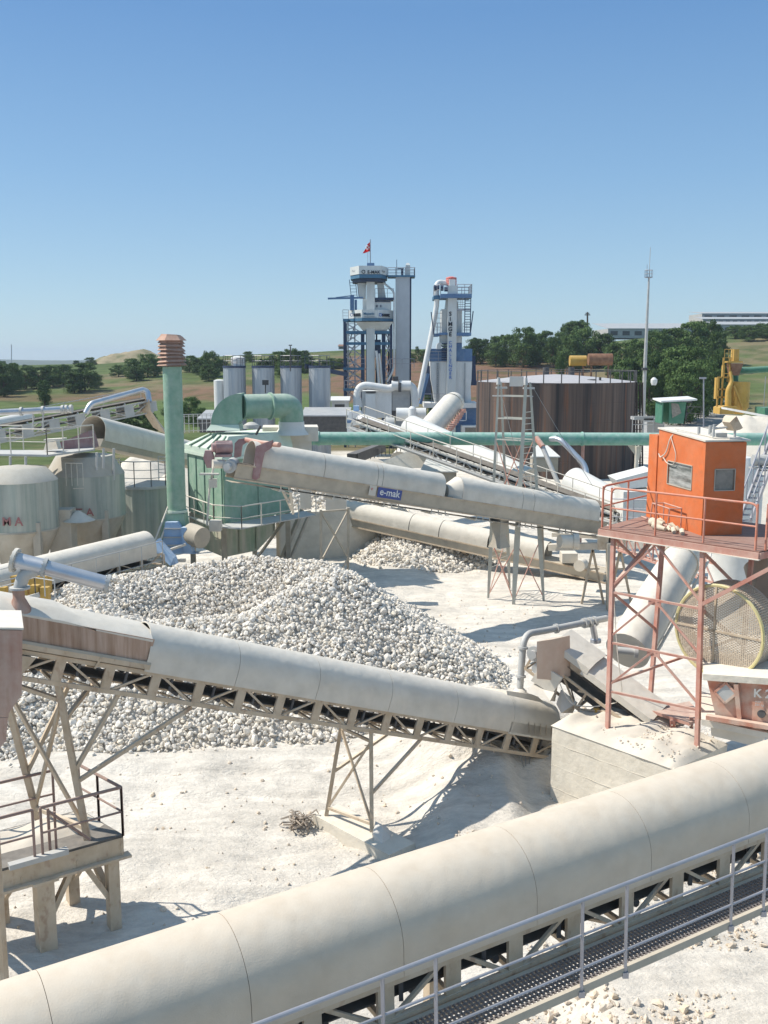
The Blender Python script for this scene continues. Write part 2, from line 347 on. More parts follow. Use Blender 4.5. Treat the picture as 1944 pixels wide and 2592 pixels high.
    def mr(x, p, q, lo, hi):
        r = nn.new('ShaderNodeMapRange'); r.inputs[1].default_value = p; r.inputs[2].default_value = q; r.inputs[3].default_value = lo; r.inputs[4].default_value = hi; L.new(x, r.inputs[0]); return r.outputs[0]
    def mul(p, q):
        k = nn.new('ShaderNodeMath'); k.operation = 'MULTIPLY'; L.new(p, k.inputs[0]); L.new(q, k.inputs[1]); return k.outputs[0]
    trk = nz(1.1, 5, (.16, 1.5, 1))
    f = mul(mul(mr(nz(.35, 6), .3, .7, .84, 1.08), mr(nz(3.2, 8, (1, 1.6, 1)), .3, .7, .84, 1.1)), mr(trk, .36, .62, .84, 1.04))
    vm = nn.new('ShaderNodeVectorMath'); vm.operation = 'SCALE'; L.new(a.outputs[0], vm.inputs[0]); L.new(f, vm.inputs[3]); L.new(vm.outputs[0], b.inputs['Base Color'])
    bp = nn.new('ShaderNodeBump'); bp.inputs['Strength'].default_value = .65; bp.inputs['Distance'].default_value = .12
    ad = nn.new('ShaderNodeMath'); L.new(nz(2.3, 10), ad.inputs[0]); L.new(nz(9, 8, (1, 2, 1)), ad.inputs[1]); L.new(ad.outputs[0], bp.inputs['Height']); L.new(bp.outputs[0], b.inputs['Normal'])
    me.materials.append(mt)
ground()
GH = lambda x, y: float(height(x, y))

# far ridge
m = MB(); xs = np.linspace(-3000, 3500, 90); prof = []
for k, (yy, f) in enumerate(((2300, 0), (2900, .75), (3300, 1), (3800, .8), (4800, 0))):
    prof.append([(x, yy + 120*math.sin(x/600), -90 + f*(88 + 4*math.sin(x/420+1) + 3*math.sin(x/130) - 12*max(0, min(1, (x+900)/900)) )) for x in xs])
m.loft(prof, cap=False, closed=False)
mh = mat('far wooded hills', (.05, .075, .04), .95, col2=(.11, .12, .06), scale=.006, amt=.9, var=.2)
o = m.build('hills', mh, ang=60); o['kind'] = 'structure'

# air between here and the ridge
hz = MB().box(-4200, 4200, -40, 5100, -120, 40).build('haze', None if False else bpy.data.materials.new('air'), origin=(0, 0, 0)); hz['kind'] = 'stuff'; hz['label'] = 'thin summer air haze over the far hills'; hz['category'] = 'haze'
hm = hz.data.materials[0]; hm.use_nodes = True; hn = hm.node_tree.nodes; hn.clear(); pv = hn.new('ShaderNodeVolumePrincipled'); oo = hn.new('ShaderNodeOutputMaterial'); hm.node_tree.links.new(pv.outputs[0], oo.inputs['Volume'])
pv.inputs['Color'].default_value = (.72, .84, 1, 1); pv.inputs['Density'].default_value = .00017; pv.inputs['Anisotropy'].default_value = .2

# ---------------------------------------------------------------- rocks
ICO_V = []; ph = (1+5**.5)/2
for a in (-1, 1):
    for b_ in (-ph, ph): ICO_V += [(0, a, b_), (a, b_, 0), (b_, 0, a)]
ICO_V = np.array(ICO_V, float); ICO_V /= np.linalg.norm(ICO_V[0])
_bm = bmesh.new(); 
for v in ICO_V: _bm.verts.new(v)
bmesh.ops.convex_hull(_bm, input=_bm.verts); _bm.verts.index_update(); ICO_F = np.array([[v.index for v in f.verts] for f in _bm.faces]); _bm.free()
def rocks(name, pts, sizes, material, label, cat, kind='stuff', flat=.75, jit=.2, smooth=False, base=None):
    n = len(pts); pts = np.asarray(pts); sizes = np.asarray(sizes)
    v = np.tile(ICO_V, (n, 1, 1)) * (1 + RNG.uniform(-jit, jit, (n, 12, 1)))
    s = RNG.uniform(.6, 1.25, (n, 1, 3)); s[:, :, 2] *= flat; v = v*s
    q = RNG.normal(size=(n, 4)); q /= np.linalg.norm(q, axis=1, keepdims=True); w_, x, y, z = q.T
    Rm = np.stack([1-2*(y*y+z*z), 2*(x*y-z*w_), 2*(x*z+y*w_), 2*(x*y+z*w_), 1-2*(x*x+z*z), 2*(y*z-x*w_), 2*(x*z-y*w_), 2*(y*z+x*w_), 1-2*(x*x+y*y)], -1).reshape(n, 3, 3)
    v = np.einsum('nij,nkj->nki', Rm, v)*sizes[:, None, None]*.5 + pts[:, None, :]
    co = v.reshape(-1, 3); f = (ICO_F[None]+12*np.arange(n)[:, None, None]).reshape(-1, 3)
    nr = len(co)
    loops = f.ravel(); starts = np.arange(0, f.size, 3)
    if base is not None:
        bv, bf = base; co = np.vstack([co, bv]); starts = np.concatenate([starts, f.size+4*np.arange(len(bf))]); loops = np.concatenate([loops, (bf+nr).ravel()])
    org = co.mean(0); org[2] = co[:, 2].min(); co = co-org
    me = bpy.data.meshes.new(name); me.vertices.add(len(co)); me.vertices.foreach_set('co', co.ravel()); me.loops.add(len(loops)); me.loops.foreach_set('vertex_index', loops)
    me.polygons.add(len(starts)); me.polygons.foreach_set('loop_start', starts); me.update(); me.validate()
    tone = np.repeat(RNG.uniform(.80, 1.12, n), 12); tone = np.concatenate([tone, np.full(len(co)-nr, .9)])
    warm = np.repeat(RNG.uniform(0, 1, n)**3, 12); warm = np.concatenate([warm, np.zeros(len(co)-nr)])
    c = np.stack([tone, tone*(1-.05*warm), tone*(1-.14*warm), np.ones(len(co))], -1)
    at = me.attributes.new('tone', 'FLOAT_COLOR', 'POINT'); at.data.foreach_set('color', c.ravel())
    me.shade_flat(); me.materials.append(material); o = bpy.data.objects.new(name, me); sc.collection.objects.link(o); o.location = org
    prop(o, label, cat, kind=kind); return o
def rockmat(name, base):
    mt = bpy.data.materials.new(name); mt.use_nodes = True; nn = mt.node_tree.nodes; L = mt.node_tree.links; b = nn['Principled BSDF']; b.inputs['Roughness'].default_value = .92; b.inputs['Specular IOR Level'].default_value = .15
    a = nn.new('ShaderNodeAttribute'); a.attribute_name = 'tone'; x = nn.new('ShaderNodeMix'); x.data_type = 'RGBA'; x.blend_type = 'MULTIPLY'; x.inputs[0].default_value = 1; x.inputs[7].default_value = (*base, 1)
    L.new(a.outputs[0], x.inputs[6]); L.new(x.outputs[2], b.inputs['Base Color'])
    tc = nn.new('ShaderNodeTexCoord'); t = nn.new('ShaderNodeTexNoise'); t.inputs['Scale'].default_value = 22; t.inputs['Detail'].default_value = 5; bp = nn.new('ShaderNodeBump'); bp.inputs['Strength'].default_value = .4; bp.inputs['Distance'].default_value = .03
    L.new(tc.outputs['Object'], t.inputs[0]); L.new(t.outputs[0], bp.inputs['Height']); L.new(bp.outputs[0], b.inputs['Normal']); return mt
RK = rockmat('crushed limestone lumps', (.71, .67, .61)); RKW = rockmat('buff dusty clods', (.66, .57, .47))
def pileh(x, y, ridges, slope):
    h = np.full(x.shape, -9.)
    for a, b in ridges:
        ax, ay, ah = a; bx, by, bh = b; dx, dy = bx-ax, by-ay; L2 = dx*dx+dy*dy+1e-9
        t = np.clip(((x-ax)*dx+(y-ay)*dy)/L2, 0, 1); d = np.hypot(x-ax-t*dx, y-ay-t*dy); hh = ah+(bh-ah)*t
        k = hh - slope*np.sqrt(d*d+.25) + slope*.5; h = np.maximum(h, k)
    return h + .16*vnoise(x, y, 2.1)+.12*vnoise(x+7, y, .8)
def rockpile(name, label, ridges, box, slope, step, size, cat='stone pile', toe=.12, mat_=None):
    x0, x1, y0, y1 = box; X, Y = np.meshgrid(np.arange(x0, x1, step), np.arange(y0, y1, step))
    X = X + RNG.uniform(-.5, .5, X.shape)*step; Y = Y + RNG.uniform(-.5, .5, X.shape)*step
    h = pileh(X, Y, ridges, slope); keep = (h > .0) | ((h > -.35) & (RNG.random(X.shape) < toe*np.clip(1+h*2.5, 0, 1)))
    x, y, h = X[keep], Y[keep], np.maximum(h[keep], 0)
    s = size*np.exp(np.clip(RNG.normal(-.03, .34, x.shape), -1.0, .62)); z = height(x, y)+h+RNG.uniform(-.25, .3, x.shape)*s
    g = .5; bx = np.arange(x0, x1+g, g); by = np.arange(y0, y1+g, g); BX, BY = np.meshgrid(bx, by); BH = pileh(BX, BY, ridges, slope); BZ = height(BX, BY)+np.maximum(BH-.12, -.4)
    i = np.arange(BX.size).reshape(BX.shape); bf = np.stack([i[:-1, :-1], i[:-1, 1:], i[1:, 1:], i[1:, :-1]], -1).reshape(-1, 4)
    print(name, len(x)); return rocks(name, np.stack([x, y, z], -1), s, mat_ or RK, label, cat, base=(np.stack([BX.ravel(), BY.ravel(), BZ.ravel()], -1), bf))
def rp(px, D, h): q = V(px, D, GZ+h); return (q.x, q.y, h)
front = [rp(30, 29.0, 1.2), rp(150, 31.2, 2.2), rp(330, 32, 2.75), rp(480, 32, 2.65), rp(640, 32.3, 2.75), rp(760, 33.5, 3.4), rp(850, 34.8, 3.8)]
back = [rp(190, 36, 2.95), rp(300, 38, 3.0), rp(450, 40, 2.9), rp(600, 41, 2.9), rp(800, 41, 2.85)]
rid = list(zip(front, front[1:])) + list(zip(back, back[1:])) + [(rp(190, 36, 2.95), rp(250, 32.2, 2.5)), (rp(850, 34.8, 3.8), rp(925, 34.3, 2.5)), (rp(925, 34.3, 2.5), rp(1040, 33.6, 1.0))]
rockpile('stone_pile', 'huge heap of crushed white limestone lumps behind the covered conveyor', rid, (-16, 6.5, 24, 48), .66, .105, .150)
# heap behind the retaining wall and small heap at its right end
a = V(930, 66, 0); rockpile('stone_heap', 'grey stone heap behind the beige retaining wall', [((a.x-8, 68, 3.2), (a.x-1, 67, 2.8))], (a.x-16, a.x+6, 60, 74), .6, .22, .26)
a = V(1110, 56, 0); rockpile('stone_heap', 'small stone heap at the right end of the retaining wall', [((a.x-1, 56.5, 2.2), (a.x+.2, 56, 2.0))], (a.x-5, a.x+5, 51, 61), .62, .17, .2)
# loose stones on the yard, clods at the lower right
n = 900; x = RNG.uniform(-9, 7, n); y = RNG.uniform(18, 46, n)
k = pileh(x, y, rid, .66) < 0; x, y = x[k], y[k]; s = .05*np.exp(RNG.normal(0, .55, len(x)))+.02
rocks('loose_stones', np.stack([x, y, height(x, y)+s*.15], -1), s, RKW, 'loose stones scattered over the pale yard', 'stones')
n = 6500; x = RNG.uniform(1.5, 11, n); y = RNG.uniform(13.5, 21.5, n); d = vnoise(x*1.0, y*2.2, 1.1)+vnoise(x, y, 3)*.6
k = d > .05; x, y = x[k], y[k]; s = .048*np.exp(np.clip(RNG.normal(0, .6, len(x)), -1, 1.15))+.015
rocks('earth_clods', np.stack([x, y, height(x, y)+s*.2], -1), s, RKW, 'buff clods and stones on the sand beyond the near walkway', 'clods', flat=.6, jit=.38)
q = G(940, 2150); xx, yy = q.x+.25, q.y+.15
rocks('boulder', [(xx, yy, GH(xx, yy)+.2)], [.62], RK, 'pale boulder beside the right leg of the rusty support frame', 'boulder', kind=None, jit=.12)

def heap(name, label, px, D, h, r, n=40, squash=1, mt='sand'):
    c = V(px, D, 0); rings = []
    for i in range(9):
        f = i/8; rings.append([(c.x+math.cos(a_)*r*(1-f)*(1+.05*math.sin(3*a_)), c.y+squash*math.sin(a_)*r*(1-f)*(1+.05*math.cos(2*a_)), GH(c.x, c.y)-.1+h*(f**1.1)+(-.12*h if i == 8 else 0)+.02*h*math.sin(5*a_)*(i % 2)) for a_ in [2*math.pi*k/n for k in range(n)]])
    o = MB().loft(rings).build(name, M[mt], ang=60); prop(o, label, 'sand heap'); return o
heap('sand_heap', 'white sand heap behind the orange cabin at right', 1912, 75, 8.1, 11.5)
heap('sand_heap', 'pale sand heap behind the round tank with the railing', 350, 74, 4.6, 8)
heap('sand_heap', 'flat pale sand heap left of the brown tank behind the green pipe', 900, 85, 3.6, 9)
heap('sand_heap', 'white sand heap just right of the green exhaust stack', 490, 66, 5.6, 7)

# ---------------------------------------------------------------- trees
def leafmat(name, c1, c2):
    mt = bpy.data.materials.new(name); mt.use_nodes = True; nn = mt.node_tree.nodes; L = mt.node_tree.links; b = nn['Principled BSDF']; b.inputs['Roughness'].default_value = .7; b.inputs['Specular IOR Level'].default_value = .2
    tc = nn.new('ShaderNodeTexCoord'); t = nn.new('ShaderNodeTexNoise'); t.inputs['Scale'].default_value = 4; t.inputs['Detail'].default_value = 4
    oi = nn.new('ShaderNodeObjectInfo'); ad = nn.new('ShaderNodeMath'); ad.operation = 'MULTIPLY_ADD'; L.new(oi.outputs['Random'], ad.inputs[0]); ad.inputs[1].default_value = .5; L.new(t.outputs[0], ad.inputs[2])
    r = nn.new('ShaderNodeMapRange'); r.inputs[1].default_value = .4; r.inputs[2].default_value = 1.05; L.new(ad.outputs[0], r.inputs[0])
    x = nn.new('ShaderNodeMix'); x.data_type = 'RGBA'; x.inputs[6].default_value = (*c1, 1); x.inputs[7].default_value = (*c2, 1); L.new(r.outputs[0], x.inputs[0]); L.new(tc.outputs['Object'], t.inputs[0]); L.new(x.outputs[2], b.inputs['Base Color']); return mt
LEAF = leafmat('oak foliage', (.042, .080, .020), (.12, .19, .055))
def treeproto(seed, width, nblob, leaves=150, col=0, top=1.0):
    rg = np.random.default_rng(seed); rnd = random.Random(seed)
    root = T('tree', 'tree', 'tree', (0, 0, 0))
    m = MB(); tips = []
    m.path([(0, 0, -.08), (.01, 0, .12), (0, .01, .35), (.02, 0, .6)], n=7, radii=[.04, .03, .022, .01])
    for k in range(7):
        a = k*.9+rnd.random(); z = .15+.06*k; e = Vector((math.cos(a)*width*.33, math.sin(a)*width*.33, z+.22)); m.path([(0, 0, z), e*.5+Vector((0, 0, z*.45)), e], n=5, radii=[.016, .011, .004])
    m.build('trunk', M['bark'], root)
    vs = []; 
    for k in range(nblob):
        a = rg.uniform(0, 2*math.pi); zz = rg.uniform(.05, .88)**(.85); rr = width*.5*math.sqrt(max(.05, 1-((zz-.38)/.60)**2))*rg.uniform(.35, .86)
        c = np.array([math.cos(a)*rr, math.sin(a)*rr, zz]); br = rg.uniform(.075, .14)*(1.1 if zz < .6 else .85)
        d = rg.normal(size=(leaves, 3)); d /= np.linalg.norm(d, axis=1, keepdims=True)
        p = c + d*br*rg.uniform(.55, 1.1, (leaves, 1))*np.array([1.1, 1.1, .8])
        nrm = d + rg.normal(0, .6, (leaves, 3)); nrm /= np.linalg.norm(nrm, axis=1, keepdims=True)
        t1 = np.cross(nrm, rg.normal(size=(leaves, 3))); t1 /= np.linalg.norm(t1, axis=1, keepdims=True); t2 = np.cross(nrm, t1); s = rg.uniform(.010, .022, (leaves, 1))
        vs.append(np.stack([p-t1*s, p+t2*s*.7, p+t1*s, p-t2*s*.7], 1))
    v = np.concatenate(vs).reshape(-1, 3); q = np.arange(len(v)).reshape(-1, 4)
    me = bpy.data.meshes.new('crown'); me.vertices.add(len(v)); me.vertices.foreach_set('co', v.ravel()); me.loops.add(q.size); me.loops.foreach_set('vertex_index', q.ravel()); me.polygons.add(len(q)); me.polygons.foreach_set('loop_start', np.arange(0, q.size, 4)); me.update(); me.validate()
    me.materials.append(LEAF); c = bpy.data.objects.new('crown', me); sc.collection.objects.link(c); c.parent = root
    return root
PROT = [treeproto(1, 1.05, 84), treeproto(2, .9, 76), treeproto(3, 1.25, 92), treeproto(5, .55, 50)]
used = set()
def tree(px, topy, D, wpx, label, k=None, name='tree', cat='tree', group=None):
    k = random.choice((0, 1, 2)) if k is None else k
    if k in used: r = cpy(PROT[k])
    else: r = PROT[k]; used.add(k)
    b = V(px, D, 0); gz = GH(b.x, D); tz = zat(topy, D); b = V(px, D, gz); h = max(tz-gz, .8); w_ = wpx/FOC*D
    bw = (1.05, .9, 1.25, .55)[k]*.95; s = w_/bw
    r.location = (b.x, D, gz); r.scale = (s, s, h*1.02); r.rotation_euler = (0, 0, random.uniform(0, 6.28)); prop(r, label, cat, group); return r
# ---------------------------------------------------------------- conveyors
def frame(A, B):
    A, B = Vector(A), Vector(B); t = (B-A).normalized(); s = t.cross(Vector((0, 0, 1))).normalized()
    if s.y > 0: s = -s
    n = s.cross(t)
    if n.z < 0: n = -n
    return (lambda a, b, c: A + t*a + s*b + n*c), (B-A).length
def archprof(w, ha, sk, n=18, e=0):
    ha2 = ha-e; w = w-2*e; q = [(w/2, -(ha+sk))]
    for i in range(n+1):
        a = math.pi*i/n; q.append((w/2*math.cos(a), -ha+ha2*math.sin(a)))
    q.append((-w/2, -(ha+sk))); return q
def cover(F, a0, a1, w, ha, sk, mt, parent, gap=.012, nseg=3, name='cover', cap=False, bow=.004):
    m = MB(); pr = archprof(w, ha, sk); pi = archprof(w, ha, sk, e=.015)
    ring = lambda a: [F(a, b, c) for b, c in pr] + [F(a, b, c) for b, c in pi[::-1]]
    m.loft([ring(a0+gap/2+(a1-a0-gap)*i/nseg) for i in range(nseg+1)])
    if cap: 
        a = a1-.02 if cap == 2 else a0+.02
        m.loft([[F(a+e, b, c) for b, c in archprof(w, ha, sk, e=.018)] for e in (0, .012)])
    return m.build(name, mt, parent, ang=40)
def hoops(F, avals, w, ha, sk, mt, parent, th=.03):
    for a in avals:
        m = MB(); p0 = archprof(w, ha, sk, e=.008); p1 = archprof(w, ha, sk, e=.03)
        m.loft([[F(a+e, b, c) for b, c in p0]+[F(a+e, b, c) for b, c in p1[::-1]] for e in (-th/2, th/2)]); m.build('cover_seam', mt, parent, ang=40)
def truss(F, a0, a1, hw, c1, c2, bay, mt, parent, ch=.09, post=(.14, .05), dg=.045, cross=True):
    m = MB()
    for s in (-1, 1):
        for c in (c1, c2): m.beam(F(a0, s*hw, c), F(a1, s*hw, c), ch*.7, ch, up=F(0, 0, 1)-F(0, 0, 0))
    m.build('chord_rail', mt, parent)
    nb = max(1, round((a1-a0)/bay)); d = (a1-a0)/nb; md = MB()
    for i in range(nb+1):
        a = a0+d*i
        for s in (-1, 1):
            p, q = F(a, s*(hw-.005), c1-ch*.4), F(a, s*(hw-.005), c2+ch*.4)
            MB().beam(p, q, post[0], post[1], up=F(0, 1, 0)-F(0, 0, 0)).build('truss_post', mt, parent)
            if i < nb:
                e = (c1, c2) if i % 2 else (c2, c1); md.beam(F(a+.07, s*(hw-.02), e[0]), F(a+d-.07, s*(hw-.02), e[1]), dg, dg)
        if cross: md.beam(F(a, -hw, c2), F(a, hw, c2), .06, .06)
        if cross and i < nb: md.beam(F(a, -hw*(1 if i % 2 else -1), c2-.01), F(a+d, hw*(1 if i % 2 else -1), c2-.01), .035, .035)
    md.build('truss_brace', mt, parent)
def belt(F, a0, a1, hw, c, parent, ret=None, mt='belt'):
    m = MB(); pr = [(-hw, c+.12), (-hw*.5, c), (hw*.5, c), (hw, c+.12), (hw, c+.10), (hw*.5, c-.02), (-hw*.5, c-.02), (-hw, c+.10)]
    m.loft([[F(a, b, z) for b, z in pr] for a in (a0, a1)]); m.build('belt', M[mt], parent)
    if ret is not None:
        m = MB().loft([[F(a, b, z) for b, z in ((-hw, ret), (hw, ret), (hw, ret-.02), (-hw, ret-.02))] for a in (a0, a1)]); m.build('return_belt', M[mt], parent)
def idlers(F, a0, a1, step, hw, c, parent, mt, ret=None):
    m = MB(); a = a0+step/2
    while a < a1:
        m.tube(F(a, -hw*.45, c-.08), F(a, hw*.45, c-.08), .055, n=8)
        for s in (-1, 1): m.tube(F(a, s*hw*.5, c-.07), F(a, s*hw, c+.05), .055, n=8); m.beam(F(a, s*hw*1.08, c+.08), F(a, s*hw*1.08, c-.28), .05)
        if ret is not None: m.tube(F(a+.2, -hw, ret-.08), F(a+.2, hw, ret-.08), .05, n=8)
        a += step
    m.build('idler_rollers', M[mt], parent, ang=50)

M['grate'] = mat('dark dusty grating', (.20, .18, .18), .6, .3, dust=.3, dcol=(.45, .40, .36))
# ---- 1. nearest conveyor crossing the bottom of the view
A, B = P(0, 2511, 8.2), P(1944, 1889, 13.4)
F1, L1 = frame(A, B)
c1 = T('covered_conveyor', 'nearest covered conveyor with beige rounded hood and metal walkway along its front', 'conveyor', F1(0, 0, -2))
cuts = [-3.2, -1.35, .36, 2.18, 3.92, 5.72, 7.52, 9.3, 11.2, 13.2]
for a, b in zip(cuts, cuts[1:]): cover(F1, a, b, 1.2, .60, .32, M['cover_near'], c1, gap=.006, nseg=1, name='cover_panel')
for a in cuts[1:-1]:
    m = MB(); pr = archprof(1.2, .60, .3, e=.016); pi = archprof(1.2, .60, .3, e=.03); m.loft([[F1(a+e, b, c) for b, c in pr]+[F1(a+e, b, c) for b, c in pi[::-1]] for e in (-.05, .05)]); m.build('cover_seam', M['belt_dirty'], c1)
truss(F1, -3.2, 13.2, .56, -.93, -1.42, .86, M['steel_beige'], c1, ch=.10, post=(.20, .05))
belt(F1, -3.2, 13.2, .44, -1.02, c1, -1.22); idlers(F1, -3.2, 13.2, 1.1, .44, -1.0, c1, 'dark', -1.2)
# walkway grating: bars with open gaps
m = MB(); a = -3.0
while a < 13: m.beam(F1(a, .66, -1.43), F1(a, 1.14, -1.43), .018, .03); a += .06
for k in range(9): b = .67+.058*k; m.beam(F1(-3, b, -1.43), F1(13, b, -1.43), .012, .025)
m.build('walkway_grating', M['grate'], c1)
m = MB()
for b in (.65, 1.16): m.beam(F1(-3.1, b, -1.46), F1(13.1, b, -1.46), .05, .10)
for k in range(8): a = -2.4+2.1*k; m.beam(F1(a, .5, -1.52), F1(a, 1.16, -1.52), .06, .06); m.beam(F1(a, .56, -1.45), F1(a, 1.12, -1.6), .04)
m.build('walkway_frame', M['trough'], c1)
m = MB(); posts = [-2.9, -1.2]; 
for px_ in (966, 1101, 1472, 1585, 1855, 1937): 
    best = min((abs(972+FOC*F1(a_, 1.16, -.36).x/(F1(a_, 1.16, -.36).y*CP-F1(a_, 1.16, -.36).z*SP)-px_), a_) for a_ in np.linspace(0, 12, 600)); posts.append(float(best[1]))
posts += [posts[0]+2.6, 1.0, 1.75, 11.5, 12.9]
for a in posts:
    m2 = MB().tube(F1(a, 1.18, -1.5), F1(a, 1.18, -.36), .021, n=8); m2.box(*[x for k in range(3) for x in (F1(a, 1.18, -1.5)[k]-.035, F1(a, 1.18, -1.5)[k]+.035)]); m2.build('handrail_post', M['galv'], c1)
m.tube(F1(-3.1, 1.18, -.36), F1(13.1, 1.18, -.36), .024, n=10)
for c in (-.78, -1.19): m.tube(F1(-3.1, 1.18, c), F1(13.1, 1.18, c), .015, n=8)
m.build('handrail', M['galv'], c1)
for a in (4.95, 11.9, -2.0):
    for b in (-.45, .45):
        p = F1(a, b, -1.45); q = Vector((p.x, p.y, GH(p.x, p.y)-.3)); MB().beam(p, q, .16, .16, up=(1, .5, 0)).build('support_leg', M['steel_beige'], c1)

# ---- 2. middle conveyor, descending to the right onto the concrete block
A, B = P(370, 1575, 20.0), P(1405, 1778, 26.4)
F2, L2 = frame(A, B)
c2 = T('covered_conveyor', 'covered conveyor over the white stone pile, smooth rounded hood on a beige lattice truss', 'conveyor', F2(0, 0, -2))
cuts = [0, 2.1, 4.2, 6.3, 8.4, 10.4, L2-.2]
for a, b in zip(cuts[:-1], cuts[1:]): cover(F2, a, b, 1.2, .60, .30, M['cover'], c2, gap=.010, nseg=1, name='cover_panel')
for a in cuts[1:-1]:
    m = MB(); pr = archprof(1.2, .6, .28, e=.016); pi = archprof(1.2, .6, .28, e=.03); m.loft([[F2(a+e, b, c) for b, c in pr]+[F2(a+e, b, c) for b, c in pi[::-1]] for e in (-.06, .06)]); m.build('cover_seam', M['belt_dirty'], c2)
truss(F2, -2.7, L2+.1, .54, -.92, -1.42, .98, M['steel_beige'], c2, post=(.20, .06))
belt(F2, -3.4, L2, .46, -.96, c2, -1.2); idlers(F2, -2.8, L2, 1.0, .46, -.95, c2, 'dark', -1.2)
# open head end at the left: flat hopper cover, rusty skirt plate, trough, drum
m = MB(); m.loft([[F2(a, b, c) for b, c in ((-.55, -.28+.0), (-.38, -.02+e), (.30, -.06+e), (.56, -.22+e*.5), (.56, -.25), (.28, -.10), (-.36, -.06), (-.52, -.3))] for a, e in ((.02, -.14), (-1.2, -.1), (-1.9, .04), (-2.5, .02), (-3.4, .0))]); m.build('skirt_lid', M['cover'], c2, ang=50)
for s in (.555, -.555):
    m = MB().loft([[F2(a, s, c) for c in (-.23, -.72)]+[F2(a, s*.97, c) for c in (-.72, -.23)] for a in (.05, -1.6, -3.4)]); m.build('skirt_plate', M['bristle'], c2)
m = MB().loft([[F2(a, b, c) for b, c in ((-.60, -.70), (.60, -.70), (.62, -.76), (-.62, -.76))] for a in (.1, -3.3)]); m.build('skirt_flange', M['trough'], c2)
m = MB().beam(F2(.1, .6, -.80), F2(-3.1, .6, -.80), .04, .10)
for a in (-.95, -2.85): m.beam(F2(a, .60, -.76), F2(a-.05, .55, -1.0), .09, .04)
m.build('skirt_rail', M['steel_beige'], c2)
m = MB().loft([[F2(a, b, c) for b, c in ((-.56, -.78), (.56, -.78), (.46, -.96), (.2, -1.04), (-.2, -1.04), (-.46, -.96))] for a in (.1, -3.3)]); m.build('trough', M['trough'], c2)
MB().tube(F2(-3.05, -.5, -1.16), F2(-3.05, .5, -1.16), .27, n=22).build('head_drum', M['belt_dirty'], c2, ang=40)
m = MB().tube(F2(-3.05, .5, -1.16), F2(-3.05, .6, -1.16), .15, n=16); m.tube(F2(-3.05, .6, -1.16), F2(-3.05, .72, -1.16), .06, n=12); m.build('drum_bearing', M['steel_beige'], c2, ang=40)
m = MB()
for s in (-1, 1): m.slab([F2(-2.2, s*.57, -.98), F2(-2.45, s*.57, -1.5), F2(-3.5, s*.57, -1.52), F2(-3.5, s*.57, -1.30), F2(-2.8, s*.57, -1.28), F2(-2.45, s*.57, -.98)], (F2(0, s*.05, 0)-F2(0, 0, 0)))
m.build('end_bracket', M['steel_beige'], c2)
# louvred box and cables at the low end
m = MB()
for i in range(5): m.box(*[v for k in range(3) for v in sorted((F2(L2-1.4+.22*i, .6, -.55)[k], F2(L2-1.31+.22*i, .63, -.83)[k]))])
m.build('inspection_slats', M['steel_beige'], c2)
# two raised silver pipe supports below: lattice leg pair (own thing)
def bent(name, label, tops, feet, mt, xb=True, knee=(), r=.055, hor=(.1, .92), mid=()):
    root = T(name, label, 'support', feet[0])
    for p, q in zip(tops, feet): MB().beam(p, q, r*1.9, r*1.9, up=(0, 1, 0)).build('leg', mt, root)
    m = MB(); L_ = lambda i, t: Vector(tops[i]).lerp(Vector(feet[i]), t)
    pairs = [(0, 1)] if len(tops) == 2 else [(i, (i+1) % len(tops)) for i in range(len(tops))]
    for i, j in pairs:
        for h in hor: m.beam(L_(i, h), L_(j, h), r*1.3)
        if xb:
            lv = [hor[0]]+list(mid)+[hor[-1]]
            for u_, v_ in zip(lv, lv[1:]): m.beam(L_(i, u_), L_(j, v_), r*1.1); m.beam(L_(i, v_), L_(j, u_), r*1.1)
    if m.v: m.build('cross_brace', mt, root)
    for i, t, q in knee: MB().beam(L_(i, t), q, r*1.3).build('knee_brace', mt, root)
    return root
ff = [G(826, 2066), G(941, 2106)]
ff = [Vector((p.x, p.y, GZ+.35)) for p in ff]
tb = [F2(5.85, -.5, -1.45), F2(6.05, .5, -1.45)]
bent('support_frame', 'rusty two legged support frame standing on the concrete footing', tb, [V(826, 22.9, zat(2064, 22.9)), V(941, 21.9, zat(2106, 21.9))], M['steel_beige'], knee=((1, .62, F2(7.6, .5, -1.45)), (0, .55, F2(7.6, -.5, -1.45))), r=.05)
z0 = zat(2115, 18.5)   # platform deck level
fl = [V(97, 19.2, z0), V(222, 18.3, z0)]
bent('support_frame', 'rusty support frame with crossed braces standing on the left steel platform', [F2(-2.55, -.5, -1.45), F2(-1.6, .5, -1.45)], fl, M['steel_beige'], knee=((1, .55, F2(-.35, .5, -1.45)), (1, .22, F2(-.5, -.5, -1.45)), (0, .7, F2(-1.0, -.5, -1.45)), (1, .62, F2(1.3, .5, -1.5))), r=.06)
# concrete footing of the bent, twig bundle beside it
a = G(792, 2085); b = G(985, 2190); d = (b-a); d.z = 0; n_ = Vector((d.y, -d.x, 0)).normalized()*.55
m = MB(); zb = GZ-.5
m.loft([[Vector((p.x, p.y, z)) for p in (a, b, b-n_*1.5, a-n_*1.5)] for z in (zb, zat(2066, 22.9)+.02)]); prop(m.build('footing', M['concrete']), 'low dusty concrete footing under the rusty two legged support frame', 'footing')
tw = MB(); c = G(757, 2095); rr = random.Random(4)
for i in range(70):
    p = c + Vector((rr.gauss(0, .16), rr.gauss(0, .14), rr.uniform(.02, .3))); d = Vector((rr.gauss(0, 1), rr.gauss(0, 1), rr.gauss(.2, .5))).normalized()*rr.uniform(.12, .42)
    e = Vector((rr.gauss(0, .04), rr.gauss(0, .04), rr.gauss(0, .04))); tw.path([p-d*.5, p+e, p+d*.5], n=5, radii=[.018, .024, .01])
